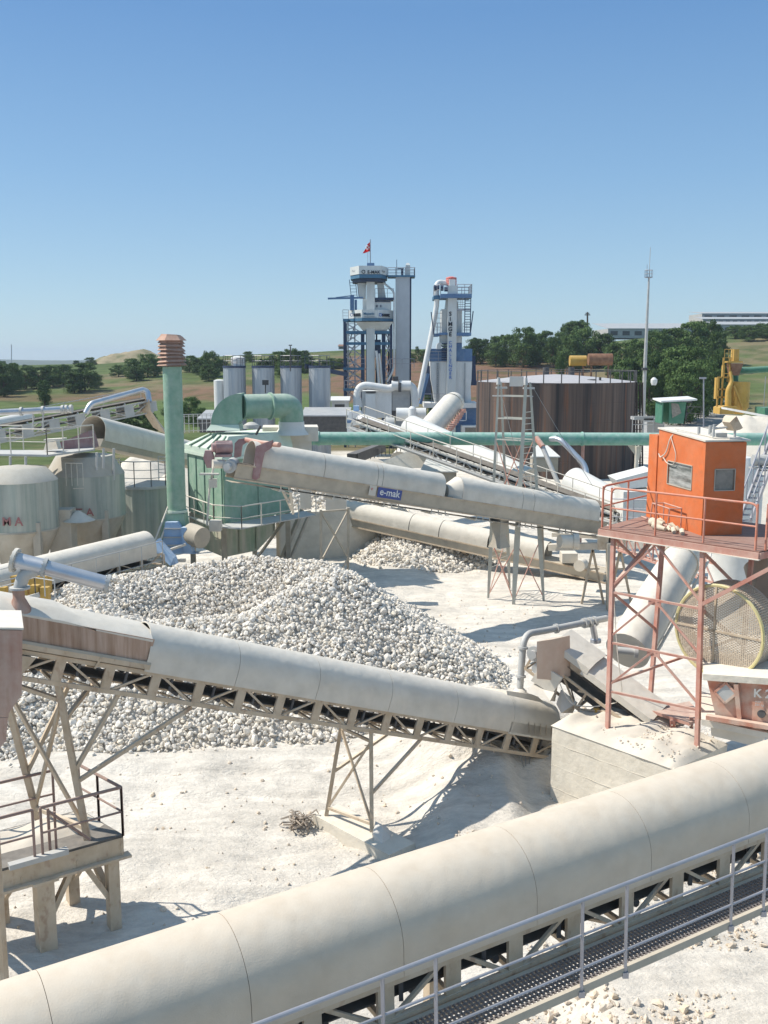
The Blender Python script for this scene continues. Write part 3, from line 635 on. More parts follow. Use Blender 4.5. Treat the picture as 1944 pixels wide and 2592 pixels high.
prop(tw.build('root_bundle', mat('dry dusty roots', (.30, .24, .19), .9, dust=.4), ang=60), 'heap of dry tangled roots left of the concrete footing', 'roots')

# ---- dust pipe with flanged end above the middle conveyor
d = 18.3; pr = T('dust_pipe', 'bright metal flanged dust pipe on a rusty red cone above the left conveyor end', 'pipe', P(55, 1545, d))
a, b, e = P(38, 1418, 18.3), P(112, 1436, 18.3), P(272, 1478, 18.5); 
MB().tube(a, b, .155, n=20).build('pipe_end', M['silver'], pr, ang=40)
MB().tube(b, e, .145, n=20).build('pipe_run', M['silver'], pr, ang=40)
for q_, q2, r_, nm in ((a, b, .235, 'blind_flange'), (b, e, .185, 'flange'), (e, e+(e-b), .185, 'flange')):
    t_ = (q2-q_).normalized(); m = MB().tube(q_-t_*.03, q_+t_*.03, r_, n=24); 
    u_ = t_.cross(Vector((0, 0, 1))).normalized(); w_ = t_.cross(u_)
    for k in range(12): c = q_+(u_*math.cos(k*.5236)+w_*math.sin(k*.5236))*(r_-.035); m.tube(c-t_*.05, c+t_*.05, .014, n=6)
    m.build(nm, M['cover'] if nm == 'blind_flange' else M['galv_dull'], pr, ang=40)
MB().path(arc([P(100, 1440, 18.3), P(60, 1452, 18.3), P(50, 1488, 18.3)], .3), .12, n=16).build('elbow', M['galv_dull'], pr, ang=50)
c = P(50, 1552, 18.3); m = MB().lathe(c, [(.23, 0), (.215, .08), (.15, .22), (.11, .3), (.11, .48), (.125, .5)], n=24); m.build('cone', M['rust'], pr, ang=50)
MB().lathe(P(50, 1488, 18.3), [(.19, -.02), (.19, .02)], n=24).build('flange', M['galv_dull'], pr)

# ---- red hopper at the left edge
hp = T('hopper', 'rust streaked red hopper cut off by the left edge', 'hopper', P(0, 1900, 15.2)); d = 15.2
def hx(px, py, dd=0): return P(px, py, d+dd)
w_ = lambda y, x1, e=0: [hx(-170, y, -.2), hx(x1, y+4, -.2), V(x1-6, d+1.1, hx(x1, y+4).z), Vector((hx(-170, y).x, d+1.1, hx(-170, y).z))]
MB().loft([w_(1592, 57), w_(1755, 55), w_(1802, 22), w_(1812, 22)]).build('hopper_body', M['rust'], hp)
MB().loft([w_(1813, 20), w_(1870, 16), w_(1905, -12)]).build('hopper_chute', M['rust'], hp)
m = MB(); m.loft([[v+Vector((0, 0, dz)) for v in w_(1590, 60)] for dz in (0, .03)]); m.build('lid', M['cover'], hp)
m = MB(); m.loft([[P(-20, 1545, 17.4), P(28, 1560, 17.4), P(34, 1585, 17.4), P(34, 1605, 17.2), P(-20, 1605, 17.2)], [P(-30, 1545, 18.4), P(20, 1558, 18.4), P(28, 1580, 18.4), P(28, 1600, 18.4), P(-20, 1600, 18.4)]]); prop(m.build('chute_hood', M['galv_dull']), 'grey blue folded chute hood at the very left above the red hopper', 'chute')
for k, (y_, y2) in enumerate(((1905, 2400),)):
    for xx in (-60, 8): pass
MB().beam(P(-40, 1830, 15.6), Vector((P(-40, 1830, 15.6).x, 15.6, GZ-.2)), .2, .2, up=(0, 1, 0)).build('hopper_leg', M['steel_beige'], hp)

# ---- left steel platform
dkz = z0; pf = T('platform', 'dusty beige steel platform on thick posts at lower left with bent railings', 'platform', (V(200, 19, GZ)))
c_fr = G(312, 2115, dkz); c_br = G(204, 2051, dkz); c_fl = G(-90, 2228, dkz); c_bl = c_fl + (c_br-c_fr)
m = MB().loft([[Vector((p.x, p.y, p.z+e)) for p in (c_fl, c_fr, c_br, c_bl)] for e in (-.03, .02)]); m.build('deck', M['belt_dirty'], pf)
# dust drifts lying on the deck
m = MB(); nx, ny = 22, 12; g = []
for j in range(ny):
    row = []
    for i in range(nx):
        u_, v_ = i/(nx-1), j/(ny-1); p = c_fl.lerp(c_fr, u_).lerp(c_bl.lerp(c_br, u_), .35+.62*v_)
        e = min(u_*8, (1-u_)*8, v_*5, (1-v_)*6, 1); row.append((p.x, p.y, dkz+.015+max(0, e)*(.10+.10*mnoise.noise(Vector((p.x*1.3, p.y*1.3, 0))))))
    g.append(row)
m.loft(g, cap=False, closed=False); m.build('dust_drift', M['sand'], pf, ang=80)
m = MB(); dn = Vector((0, 0, -.42))
for p, q in ((c_fl, c_fr), (c_fr, c_br), (c_br, c_bl)): m.slab([p+Vector((0, 0, -.035)), q+Vector((0, 0, -.035)), q+dn, p+dn], (q-p).cross(Vector((0, 0, 1))).normalized()*-.06)
for t in (0, .35, .7): m.beam(c_fl.lerp(c_fr, t)+dn*.8, c_bl.lerp(c_br, t)+dn*.8, .12, .2)
m.build('edge_beam', M['steel_beige'], pf)
m = MB().beam(c_fl+dn*1.02, c_fr+(c_fr-c_fl).normalized()*.12+dn*1.02, .22, .05); m.build('beam_flange', M['steel_beige'], pf)
def down(p, zz=None): q = Vector(p); return Vector((q.x, q.y, GH(q.x, q.y)-.2))
e1 = (c_fr-c_fl).normalized(); e2 = (c_br-c_fr).normalized()
Ls = [c_fr-e1*.18+e2*.15+dn, c_fl.lerp(c_fr, .48)+e2*.1+dn, c_br-e1*.3-e2*.1+dn, c_bl.lerp(c_br, .42)-e2*.1+dn]
for i, p in enumerate(Ls):
    w2 = .25 if i != 1 else .36
    mm_ = MB(); q = down(p); t_ = Vector((e1.x, e1.y, 0)).normalized()
    mm_.beam(p, q, w2, w2*.9, up=t_); mm_.boxc((p.x, p.y, p.z-.03), w2+.12, w2+.1, .06, math.atan2(e1.y, e1.x)); mm_.build('leg', M['steel_beige'], pf)
m = MB()
for i, j in ((0, 1), (1, 0), (0, 2), (2, 0), (3, 1), (2, 3)):
    p = Ls[i]+Vector((0, 0, -1.05)); q = Ls[i].lerp(Ls[j], .42 if (i, j) in ((0, 1), (1, 0)) else .6); m.beam(p, q, .13, .1)
m.build('knee_brace', M['steel_beige'], pf)
def rl(pts, mids=(.5,), sp=1.6, h=1.02, r=.028, parent=pf, mt='rustrail', name='railing'):
    return rail(MB(), pts, h, mids, sp, r, n=6).build(name, M[mt], parent)
M['rustrail'] = mat('dark rusty railing', (.26, .17, .145), .7, dust=.35, dcol=(.5, .44, .38), rust=.3)
f = lambda t: c_fl.lerp(c_fr, t)
t88 = (312-88)/402
rl([f(1-t88+.03), f(.999), c_br.lerp(c_fr, .45), c_br]); 
rl([f(0), f(1-t88-.02)], sp=1.4)
rl([c_bl, c_bl.lerp(c_br, .82)])
m = MB(); p = f(1-t88+.1)+e2*.15; m.tube(p, p+Vector((0, 0, .9)), .03, n=6); m.tube(p+e1*.12, p+e1*.12+Vector((0, 0, .8)), .026, n=6); m.tube(p+Vector((0, 0, .85)), f(.78)+Vector((0, 0, .1)), .028, n=6); m.build('loose_rail', M['rustrail'], pf)
MB().boxc(f(1-t88)+e2*-.02+Vector((0, 0, .03)), 1.1, .16, .10, math.atan2(e1.y, e1.x)).build('kick_plate', M['galv_dull'], pf)

# ---- concrete block
bl = G(1398, 1836, -9.3); br = G(1706, 1946, -9.3); bb = br
t_ = (br-bl); t_.z = 0; t_.normalize(); s_ = Vector((-t_.y, t_.x, 0)); 
if s_.y < 0: s_ = -s_
LB = (Vector((br.x, br.y, 0))-Vector((bl.x, bl.y, 0))).length; wb = 2.3
m = MB(); nz_ = 9; nn_ = 26; rings = []
def blk(u_, v_, z): return Vector((bl.x, bl.y, 0)) + t_*u_ + s_*v_ + Vector((0, 0, z))
per = [(LB*i/nn_, 0) for i in range(nn_)]+[(LB, wb*i/8) for i in range(8)]+[(LB*(1-i/nn_), wb) for i in range(nn_)]+[(0, wb*(1-i/8)) for i in range(8)]
for k in range(nz_+1):
    z = -12.8+(3.5)*k/nz_; rings.append([blk(u_+.025*mnoise.noise(Vector((u_*2, z*2, v_))), v_+.03*mnoise.noise(Vector((u_*2, z*3, 5))), z) for u_, v_ in per])
m.loft(rings); root = T('concrete_block', 'dusty concrete block wall carrying the red cabin tower with sand heaped on top', 'concrete block', blk(LB/2, .5, GZ))
m.build('block', M['concrete'], root, ang=50)
m = MB(); g = []
for j in range(13):
    g.append([blk(-.03+(LB+.06)*i/40, -.03+(wb+.06)*j/12, -9.31+min(1, i/2, (40-i)/2, j/2, (12-j)/2)*(.16+.14*mnoise.noise(Vector((i*.22, j*.3, 0)))+.05*mnoise.noise(Vector((i*.9, j*.9, 3)))+.10*math.exp(-((i-31)/4)**2))) for i in range(41)])
m.loft(g, cap=False, closed=False); m.build('sand_cover', M['sand'], root, ang=80)
m = MB()
for z, o in ((-9.75, 0), (-10.35, .02), (-10.95, -.01)): m.path([blk(LB*i/12, -.004+o*.1, z+.012*math.sin(i*2.1)) for i in range(13)], .007, n=5)
m.build('formwork_joint', M['concrete'], root)
pts = []; 
for i in range(130):
    u_, v_ = random.betavariate(4, 1.6)*LB, random.uniform(.1, wb-.1); q = blk(u_, v_, -9.31+.17+.10*math.exp(-((u_/LB*40-31)/4)**2)); pts.append(q)
rocks('block_clods', pts, RNG.uniform(.02, .07, 130), RKW, 'small clods on the sand covered top of the concrete block', 'clods')
# end of middle conveyor meets the block: drooping cables
ca = T('cable', 'grey hanging cables under the low end of the middle conveyor', 'cable', F2(L2-.4, .5, -1.5)); m = MB()
for k in range(3): m.path(arc([F2(L2-1.3+.2*k, .5, -1.42), F2(L2-1.0+.1*k, .55, -1.9-.1*k), F2(L2-.4, .5, -1.6-.2*k), F2(L2-.15, .5, -1.2)], .4), .012, n=5)
m.build('cable_loop', M['cable'], ca)

# ---- orange cabin tower
dz_ = -4.33
root = T('platform', 'red steel lattice tower platform with railings carrying the orange cabin', 'platform', V(1650, 24, -9.2))
cA, cB = G(1517, 1338, dz_), G(1922, 1398, dz_); e1 = (cB-cA); e1.z = 0; WL = e1.length; e1.normalize(); e2 = Vector((-e1.y, e1.x, 0)); e2 = e2 if e2.y > 0 else -e2
K = lambda u_, v_, z: Vector((cA.x, cA.y, 0))+e1*u_+e2*v_+Vector((0, 0, z))
DW = 3.6; WX = WL+1.6
m = MB().loft([[K(u_, v_, z) for u_, v_ in ((0, 0), (WL, 0), (WL+.05, .55), (WX, .8), (WX, DW), (-.4, DW))] for z in (dz_-.02, dz_+.02)]); m.build('deck', M['deckred'], root)
m = MB()
for u0, v0, u1, v1 in ((0, 0, WL, 0), (WL, 0, WL+.05, .55), (0, 0, -.4, DW), (WX, .8, WX, DW), (WL, .6, WX, .8), (-.4, DW, WX, DW)): m.beam(K(u0, v0, dz_-.09), K(u1, v1, dz_-.09), .07, .15)
m.build('deck_edge', M['redpaint'], root)
m = MB().beam(K(-.03, -.03, dz_-.17), K(WL+.03, -.03, dz_-.17), .10, .02); m.build('edge_flange', M['cover'], root)
tl = K(.28, .12, dz_-.1); tr = K(2.62, .12, dz_-.1)
tl = V(1553, K(.3, .1, 0).y, dz_-.1); tr = V(1779, 22.9, dz_-.1)
footL, footR = V(1538, 23.6, -9.25), V(1764, 22.4, -9.25)
tb_ = [tl+e2*1.9+e1*.3, tr+e2*1.9+e1*.3]; fb_ = [footL+e2*1.9, footR+e2*1.9]
LG = [(tl, footL), (tr, footR), (tb_[0], fb_[0]), (tb_[1], fb_[1])]
for p, q in LG: MB().beam(p, q, .10, .10, up=e1).build('leg', M['redpaint'], root)
m = MB(); Lp = lambda i, t: LG[i][0].lerp(LG[i][1], t)
for i, j, full in ((0, 1, 1), (0, 2, 0), (1, 3, 0)):
    for t in (.30, .555, .80):
        if full: m.beam(Lp(i, t), Lp(j, t), .055)
    lv = (.02, .30, .555, .80)
    for k in range(3):
        a_, b_ = lv[k], lv[k+1]; md_ = Lp(i, a_).lerp(Lp(j, a_), .5)
        if full: m.beam(md_, Lp(i, b_-.03), .05); m.beam(md_, Lp(j, b_-.03), .05)
        elif k < 2: m.beam(Lp(i, a_), Lp(j, b_), .06)
m.beam(Lp(0, .28), Lp(2, 0.0), .09); m.beam(Lp(1, .28), tr+e1*2.0+Vector((0, 0, 0)), .09); m.beam(Lp(0, .76), Lp(3, .5), .06)
m.build('cross_brace', M['redpaint'], root)
m = MB()
for t in (.30, .555): m.boxc(Lp(0, t).lerp(Lp(1, t), .5)+Vector((0, 0, -.05)), .35, .02, .16, math.atan2(e1.y, e1.x))
m.build('gusset', M['redpaint'], root)
m = MB(); q = K(.15, .02, dz_)
def rrail(pts, h=1.08):
    m = MB(); pts = [Vector(p) for p in pts]; up = Vector((0, 0, h))
    top = arc([pts[0]]+[p+up for p in pts]+[pts[-1]], .18, 5); m.path(top, .028, n=8)
    m.path(arc([pts[0]+up*.52]+[p+up*.52 for p in pts[1:-1]]+[pts[-1]+up*.52], .1), .022, n=8)
    for a_, b_ in zip(pts, pts[1:]):
        k_ = max(1, round((b_-a_).length/1.15))
        for i in range(0, k_+1):
            p = a_.lerp(b_, i/k_); m.tube(p, p+up, .025, n=8)
    return m
rrail([K(.30, .05, dz_), K(WL-.12, .05, dz_)]).build('railing', M['redrail'], root, ang=60)
rrail([K(-.02, .15, dz_), K(-.38, DW-.6, dz_)]).build('railing', M['redrail'], root, ang=60)
rrail([K(WL+.02, .25, dz_), K(WL+.08, .62, dz_), K(WX-.1, .86, dz_), K(WX-.1, DW-.2, dz_)]).build('railing', M['redrail'], root, ang=60)
rrail([K(WX-.2, DW-.1, dz_), K(2.9, DW-.1, dz_)]).build('railing', M['redrail'], root, ang=60)
# cabin
cc = G(1775, 1356, dz_+.02); fL = G(1657, 1322, dz_+.02)
d1 = (fL-cc); d1.z = 0; 
cab = T('cabin', 'orange sheet metal control cabin with two small windows on the red platform', 'cabin', cc)
d1 = (V(1656, 26.3, 0)-V(1775, cc.y, 0)); d1.z = 0; LW = d1.length; d1.normalize(); d2 = Vector((-d1.y, d1.x, 0)); d2 = d2 if d2.x > 0 else -d2
C_ = lambda u_, v_, z: Vector((cc.x, cc.y, dz_+.02))+d1*u_+d2*v_+Vector((0, 0, z))
Hc = zat(1119, cc.y)-cc.z; Hl = zat(1086, C_(LW, 0, 0).y)-cc.z; WR = 1.02
def panel(o, ax, w, h0, h1, win, thick, outd, mtl, name):   # wall with a window hole
    x0, x1, z0_, z1_ = win; m = MB(); f2 = lambda a_, z: o+ax*a_+Vector((0, 0, z)); hh = lambda a_: h0+(h1-h0)*a_/w
    for q in ([(0, 0), (x0, 0), (x0, hh(x0)), (0, hh(0))], [(x1, 0), (w, 0), (w, hh(w)), (x1, hh(x1))], [(x0, 0), (x1, 0), (x1, z0_), (x0, z0_)], [(x0, z1_), (x1, z1_), (x1, hh(x1)), (x0, hh(x0))]):
        m.slab([f2(*p) for p in q], outd*-thick)
    return m.build(name, mtl, cab)
n1 = -d2; n2 = -d1
bm_ = M['orange']
# window spans on the lit face
wz0, wz1 = Hc*.455, Hc*.70
panel(C_(0, 0, 0), d1, LW, Hc, Hl, (LW*.24, LW*.76, wz0, wz1+.04), .05, n1, bm_, 'wall_panel')
panel(C_(0, .052, 0), d2, WR, Hc, Hc-.02, (WR*.22, WR*.74, wz0+.06, wz1+.02), .05, n2, M['orange_shade'] if 'orange_shade' in M else bm_, 'wall_panel')
MB().slab([C_(.05, WR, 0), C_(LW, WR, 0), C_(LW, WR, Hl), C_(.05, WR, Hc)], d2*.05).build('wall_panel', bm_, cab)
MB().slab([C_(LW-.05, .05, 0), C_(LW-.05, WR, 0), C_(LW-.05, WR, Hl), C_(LW-.05, .05, Hl)], d1*.05).build('wall_panel', bm_, cab)
MB().slab([C_(-.03, -.03, Hc+.005), C_(LW+.03, -.03, Hl+.005), C_(LW+.03, WR+.14, Hl+.005), C_(-.03, WR+.14, Hc+.005)], (0, 0, .04)).build('roof', M['cover'], cab)
MB().slab([C_(LW+.01, -.03, .0), C_(LW+.52, -.03, 0), C_(LW+.52, -.03, Hl*.93), C_(LW+.01, -.03, Hl*.93)], d2*.9).build('rear_annex', bm_, cab)
def window(o, ax, x0, x1, z0_, z1_, nrm, gm):
    f2 = lambda a_, z, e=0: o+ax*a_+Vector((0, 0, z))+nrm*e
    w = MB().slab([f2(x0, z0_, -.04), f2(x1, z0_, -.04), f2(x1, z1_, -.04), f2(x0, z1_, -.04)], nrm*.015).build('window', gm, cab)
    m = MB()
    for a_, b_ in (((x0, z0_), (x1, z0_)), ((x1, z0_), (x1, z1_)), ((x1, z1_), (x0, z1_)), ((x0, z1_), (x0, z0_))): m.beam(f2(*a_, .008), f2(*b_, .008), .022, .02, up=nrm)
    m.build('window_frame', M['trough'], cab)
window(C_(0, 0, 0), d1, LW*.24, LW*.76, wz0, wz1+.04, n1, M['glass_stripe'])
window(C_(0, 0, 0), d2, .05+WR*.22, .05+WR*.74, wz0+.06, wz1+.02, n2, M['darkglass'])
ch_ = T('cable', 'white cable hanging in a loop from the cabin roof', 'cable', C_(LW*.7, -.05, Hc)); m = MB()
m.path(arc([C_(LW*.66, .1, Hc+.15), C_(LW*.7, -.05, Hc-.02), C_(LW*.78, -.05, Hc-.45), C_(LW*.90, -.06, Hc-.60), C_(LW*.93, -.07, Hc-.50)], .15), .017, n=6)
m.path(arc([C_(LW*.70, -.04, Hc), C_(LW*.56, -.04, Hc-.45), C_(LW*.60, -.04, Hc-.72), C_(LW*.76, -.04, Hc-.72), C_(LW*.86, -.04, Hc-.56)], .2), .012, n=6)
m.path(arc([C_(LW*.68, .05, Hl+.07), C_(LW*.4, .3, Hc+.12), C_(LW*.05, .35, Hc+.08), C_(LW*.02, .8, Hc+.08)], .2), .014, n=6)
m.build('cable_loop', M['cover'], ch_)
# floodlight on the roof
fd = T('floodlight', 'grey box floodlight on the roof of the orange cabin', 'floodlight', C_(.25, .75, Hc+.05))
m = MB().tube(C_(.3, .35, Hc+.04), C_(.3, .35, Hc+.4), .03, n=8); m.tube(C_(.3, .35, Hc+.3), C_(.2, .75, Hc+.35), .03, n=8); m.tube(C_(.1, .8, Hc+.04), C_(.1, .8, Hc+.3), .03); m.boxc(C_(.1, .8, Hc+.07), .3, .2, .05); m.build('bracket', M['galv_dull'], fd)
ctr = C_(.15, .72, Hc+.42); m = MB(); ax_ = Vector((.75, .25, .55)).normalized(); sx_ = Vector((.3, -.95, 0)).normalized(); uz_ = ax_.cross(sx_).normalized()
m.loft([[ctr+ax_*e+sx_*a_*k+uz_*b_*k for a_, b_ in ((-.2, -.17), (.2, -.17), (.2, .17), (-.2, .17))] for e, k in ((-.10, .75), (.02, 1), (.10, 1.05))]); m.build('lamp_housing', M['steel_beige'], fd)
m = MB(); ctr2 = C_(.75, .5, Hc+.12)
m.tube(ctr2, ctr2+Vector((0, 0, .22)), .045); m.tube(C_(.95, .3, Hc+.08), C_(.95, .3, Hc+.3), .04); m.boxc(C_(.5, .6, Hc+.12), .35, .2, .12, .4)
multi(m, 'roof_fittings', 'small pipe stubs and box on the cabin roof left of the floodlight', 'fittings', 'roof_fitting', M['galv_dull'])
# bench frame and rags at the cabin foot
m = MB(); u0, u1 = LW*.33, LW*.72
for u_ in (u0, u1):
    for v_ in (-.12, -.50): m.tube(C_(u_, v_, 0), C_(u_, v_+(.06 if v_ < -.3 else 0), .55), .016, n=6)
    m.tube(C_(u_, -.12, .55), C_(u_, -.44, .55), .016, n=6)
for v_ in (-.12, -.44): m.tube(C_(u0, v_, .55), C_(u1, v_, .55), .018, n=6)
m.tube(C_(u0-.3, -.5, .12), C_(u1+.5, -.5, .12), .02, n=6)
prop(m.build('trestle', M['redpaint']), 'small red tube trestle leaning at the foot of the orange cabin', 'trestle')
m = MB()
for k in range(9):
    p = C_(LW*(.05+.09*k), -.42-.14*math.sin(k*2.2), .04); q = p+d1*random.uniform(-.5, .5)+d2*random.uniform(-.2, .2); m.path([p, p.lerp(q, .5)+Vector((0, 0, .05)), q], n=7, radii=[.05, .07, .03])
m.tube(C_(LW*.62, -.55, .1), C_(LW*.40, -.50, .14), .12, .05, n=12); m.tube(C_(LW*.42, -.72, .08), C_(LW*.28, -.6, .06), .09, .05, n=12)
multi(m, 'rag_heap', 'dusty rags and rolled hose lying before the orange cabin', 'rags', 'rag', M['rope'], 60)
M['bristle_pale'] = mat('dusty pinkish plate', (.52, .38, .30), .85, dust=.8, dcol=DC, col2=(.46, .28, .2), scale=3, stretch=4)
M['rim_yellow'] = mat('faded dusty yellow rim', (.58, .50, .22), .7, dust=.6, dcol=(.66, .60, .45))
# ---- white inclined tube behind the cabin tower
wt = T('white_tube', 'fat white inclined tube conveyor passing behind the red platform legs', 'conveyor', G(1570, 1640))
a, b = P(1745, 1378, 31), P(1588, 1648, 27.2)
m = MB().path([a, a.lerp(b, .33), a.lerp(b, .66), b], n=36, radii=[.50, .58, .62, .64]); m.build('tube', M['cover'], wt, ang=50)
d_ = (b-a).normalized(); 
for t in (.16, .62): q = a.lerp(b, t); rr_ = .545+.07*t; MB().tube(q-d_*.02, q+d_*.02, rr_+.03, n=36).build('tube_seam', M['cover'], wt, ang=50)
m = MB().tube(a+Vector((.65, .0, -.5)), b+Vector((.85, .2, -.2)), .05, n=6); m.tube(a+Vector((.7, .6, -.5)), b+Vector((1.0, .8, -.2)), .05, n=6)
for i in range(7): m.tube(a.lerp(b, i/6)+Vector((.7, .05, -.45)), a.lerp(b, i/6)+Vector((.95, .7, -.35)), .03, n=5)
m.build('side_frame', M['cover'], wt)
q = P(1583, 1645, 26.6); m = MB().tube(q+Vector((-.25, -.1, .02)), q+Vector((.25, -.2, .0)), .10, n=14); m.tube(q+Vector((.2, -.2, 0)), q+Vector((.3, -.22, 0)), .17, n=14); m.build('roller', M['galv_dull'], wt, ang=50)

# ---- feeder conveyor at lower right
A, B = P(1425, 1612, 25.8), P(1700, 1815, 24.2)
FF, LF = frame(A, B)
fc = T('feeder_conveyor', 'short dusty feeder conveyor with flat beige cover plates sloping down behind the concrete block', 'conveyor', FF(0, 0, -2))
def plate(a0, a1, up_, parent=fc, n='cover_plate', w0=-.75, w1=.62):
    m = MB().loft([[FF(a, b, c+up_) for b, c in ((w1, -.28), (w1-.02, -.12), (w1-.34, 0), (w0+.3, .03), (w0, -.1), (w0, -.13), (w0+.3, 0), (w1-.34, -.03), (w1-.05, -.14), (w1-.03, -.28))] for a in (a0, a1)]); return m.build(n, M['cover'], parent, ang=20)
plate(.0, 1.15, .10); plate(1.0, 3.15, .0); plate(3.0, LF+.35, -.10)
truss(FF, -.3, LF+1.4, .60, -.62, -1.15, .8, M['steel_beige'], fc, ch=.07, post=(.06, .04))
belt(FF, -.2, LF+1.2, .5, -.5, fc, -.85); 
m = MB()
for a_ in (.5, 1.9, 3.2): m.boxc(FF(a_, .55, -.95), .12, .12, .3, .4)
m.build('idler_bracket', M['yellow'], fc)
m = MB().tube(FF(-.2, .2, -.42), FF(-.2, 1.0, -.42), .17, n=16); m.tube(FF(-.2, 1.0, -.42), FF(-.2, 1.05, -.42), .21, n=16); m.tube(FF(-.2, 1.05, -.42), FF(-.2, 1.15, -.42), .11, n=12); m.tube(FF(.05, .8, -.75), FF(.05, 1.0, -.75), .14, n=12)
m.build('drive_motor', M['galv_dull'], fc, ang=50)
MB().slab([FF(.1, 1.0, -.55), FF(.75, .95, -.5), FF(.75, .95, -1.05), FF(.1, 1.0, -1.1)], FF(0, .06, 0)-FF(0, 0, 0)).build('belt_guard', M['cover'], fc)
# chute box at the high end
ch = T('chute', 'red and beige feed chute above the low end of the middle conveyor', 'chute', P(1400, 1720, 25.6))
q1, q2, q3, q4 = P(1359, 1624, 24.7), P(1400, 1618, 24.9), P(1402, 1722, 24.9), P(1359, 1718, 24.7)
MB().slab([q1, q2, q3, q4], (.5, .35, 0)).build('chute_box', M['bristle_pale'], ch)
MB().loft([[P(1360, 1720, 25.4), P(1412, 1735, 25.1), P(1412, 1735, 25.9), P(1360, 1720, 26.1)], [P(1332, 1752, 24.7), P(1392, 1775, 24.5), P(1405, 1775, 25.3), P(1340, 1752, 25.5)]]).build('chute_spout', M['cover'], ch)
m = MB().loft([[P(1420, 1745, 25.2), P(1462, 1778, 25), P(1462, 1778, 25.6), P(1420, 1745, 25.8)], [P(1408, 1782, 24.8), P(1420, 1805, 24.7), P(1450, 1805, 25.3), P(1415, 1782, 25.4)]]); m.build('chute_skirt', M['cover'], ch)
ca = T('cable', 'thin white cable drooping from the feeder motor', 'cable', P(1480, 1780, 24.6)); MB().path(arc([P(1412, 1718, 24.9), P(1430, 1760, 24.8), P(1450, 1785, 24.8), P(1500, 1790, 24.7), P(1565, 1778, 24.4), P(1575, 1750, 24.4), P(1562, 1650, 24.6), P(1550, 1440, 25)], 1), .014, n=5).build('cable_run', M['cover'], ca)
# elbow pipe into the low end of the middle conveyor
ep = T('dust_pipe', 'grey dust pipe with flanges bending down into the low end of the middle conveyor', 'pipe', P(1318, 1740, 24.6))
pp = [P(1316, 1742, 26.0), P(1326, 1605, 26.2), P(1372, 1598, 26.8), P(1535, 1565, 28.2)]
MB().path(arc(pp, .45, 8), .095, n=16).build('pipe_run', M['galv_dull'], ep, ang=50)
def ring(c, d, r, w=.03, mt='galv_dull', parent=ep, nm='flange'): d = Vector(d).normalized(); MB().tube(c-d*w, c+d*w, r, n=18).build(nm, M[mt], parent, ang=40)
ring(P(1318, 1712, 26.03), pp[1]-pp[0], .145); ring(P(1324, 1640, 26.13), pp[1]-pp[0], .14); ring(P(1408, 1591, 27.1), pp[3]-pp[2], .14)
for k in range(3): ring(P(1480+12*k, 1577-2*k, 27.7+.1*k), pp[3]-pp[2], .15, .045)
MB().lathe(P(1316, 1752, 26.0), [(.28, -.1), (.2, .02), (.10, .12)], n=16).build('cone', M['cover'], ep, ang=50)
m = MB().tube(P(1500, 1580, 27.8), P(1508, 1625, 27.8), .09, n=12); m.tube(P(1508, 1618, 27.8), P(1508, 1626, 27.8), .16, n=12); m.build('branch', M['silver'], ep)
# hood piece and louvre end of the middle conveyor
m = MB().loft([[F2(a_, b_, c_) for b_, c_ in ((-.6, -.62), (-.55, h_), (.1, h_+.1), (.6, -.62), (.6, -.95), (-.6, -.95))] for a_, h_ in ((L2-2.0, -.03), (L2-.9, .02), (L2+.15, -.42))]); m.build('end_hood', M['cover'], c2, ang=50)

# ---- crusher: round mesh guard, red housing
gd = T('belt_guard', 'round flywheel guard of expanded mesh with a yellow rim beside the red crusher', 'guard', P(1820, 1720, 22.6))
cx = P(1818, 1598, 22.6); 
gn = Vector((-.72, -.69, 0)).normalized(); gu = Vector((0, 0, 1)); gr = gu.cross(gn).normalized()*-1
gr = Vector((gn.y*-1, gn.x, 0)).normalized(); RG_ = 1.10
DP = .75
m = MB()
for k in range(-24, 25):
    x = k*.052
    for s in (-1, 1):
        # diagonal wires clipped to the disc
        d1_ = Vector((1, s*.6)).normalized(); nn2 = Vector((-d1_.y, d1_.x)); L2 = RG_*RG_ - x*x
        if L2 <= 0.01: continue
        l = math.sqrt(L2); p = [nn2*x + d1_*e for e in (-l, l)]
        m.beam(*[cx+gr*v.x+gu*v.y for v in p], .030, .010, up=gn)
m.build('mesh_front', M['cover_near'], gd)
def circ(r, off, n=40): return [cx+gn*off+gr*r*math.cos(2*math.pi*k/n)+gu*r*math.sin(2*math.pi*k/n) for k in range(n)]
m = MB(); c = circ(RG_, 0); m.path(c+[c[0]], .042, n=6); m.build('rim', M['rim_yellow'], gd)
m = MB(); c = circ(RG_, -DP); m.path(c+[c[0]], .03, n=6)

for e in np.linspace(-.06, -DP+.05, 9): q_ = circ(RG_, e); m.path(q_+[q_[0]], .014, n=4)
for k in range(120): a_ = 2*math.pi*k/120; p_ = cx+gr*RG_*math.cos(a_)+gu*RG_*math.sin(a_); m.beam(p_, p_-gn*DP, .022, .010, up=gr)
m.build('guard_drum', M['cover_near'], gd, ang=50)
m = MB().beam(cx-gr*RG_+gn*.02, cx+gr*RG_+gn*.02, .05, .02, up=gn); m.beam(cx-gu*RG_+gn*.02-gr*.1, cx+gu*RG_+gn*.02-gr*.1, .05, .02, up=gn); m.build('rim_cross', M['steel_beige'], gd)
hs = T('crusher', 'dusty red crusher housing lettered K 2 at the right edge', 'crusher', V(1880, 22.2, -9.2)); 
h0 = [P(1790, 1722, 22.0), P(2100, 1745, 20.6), P(2100, 1882, 20.6), P(1812, 1815, 21.9)]
HD = Vector((.55, 1.75, 0))
MB().slab(h0, HD).build('housing_body', M['housing'], hs)
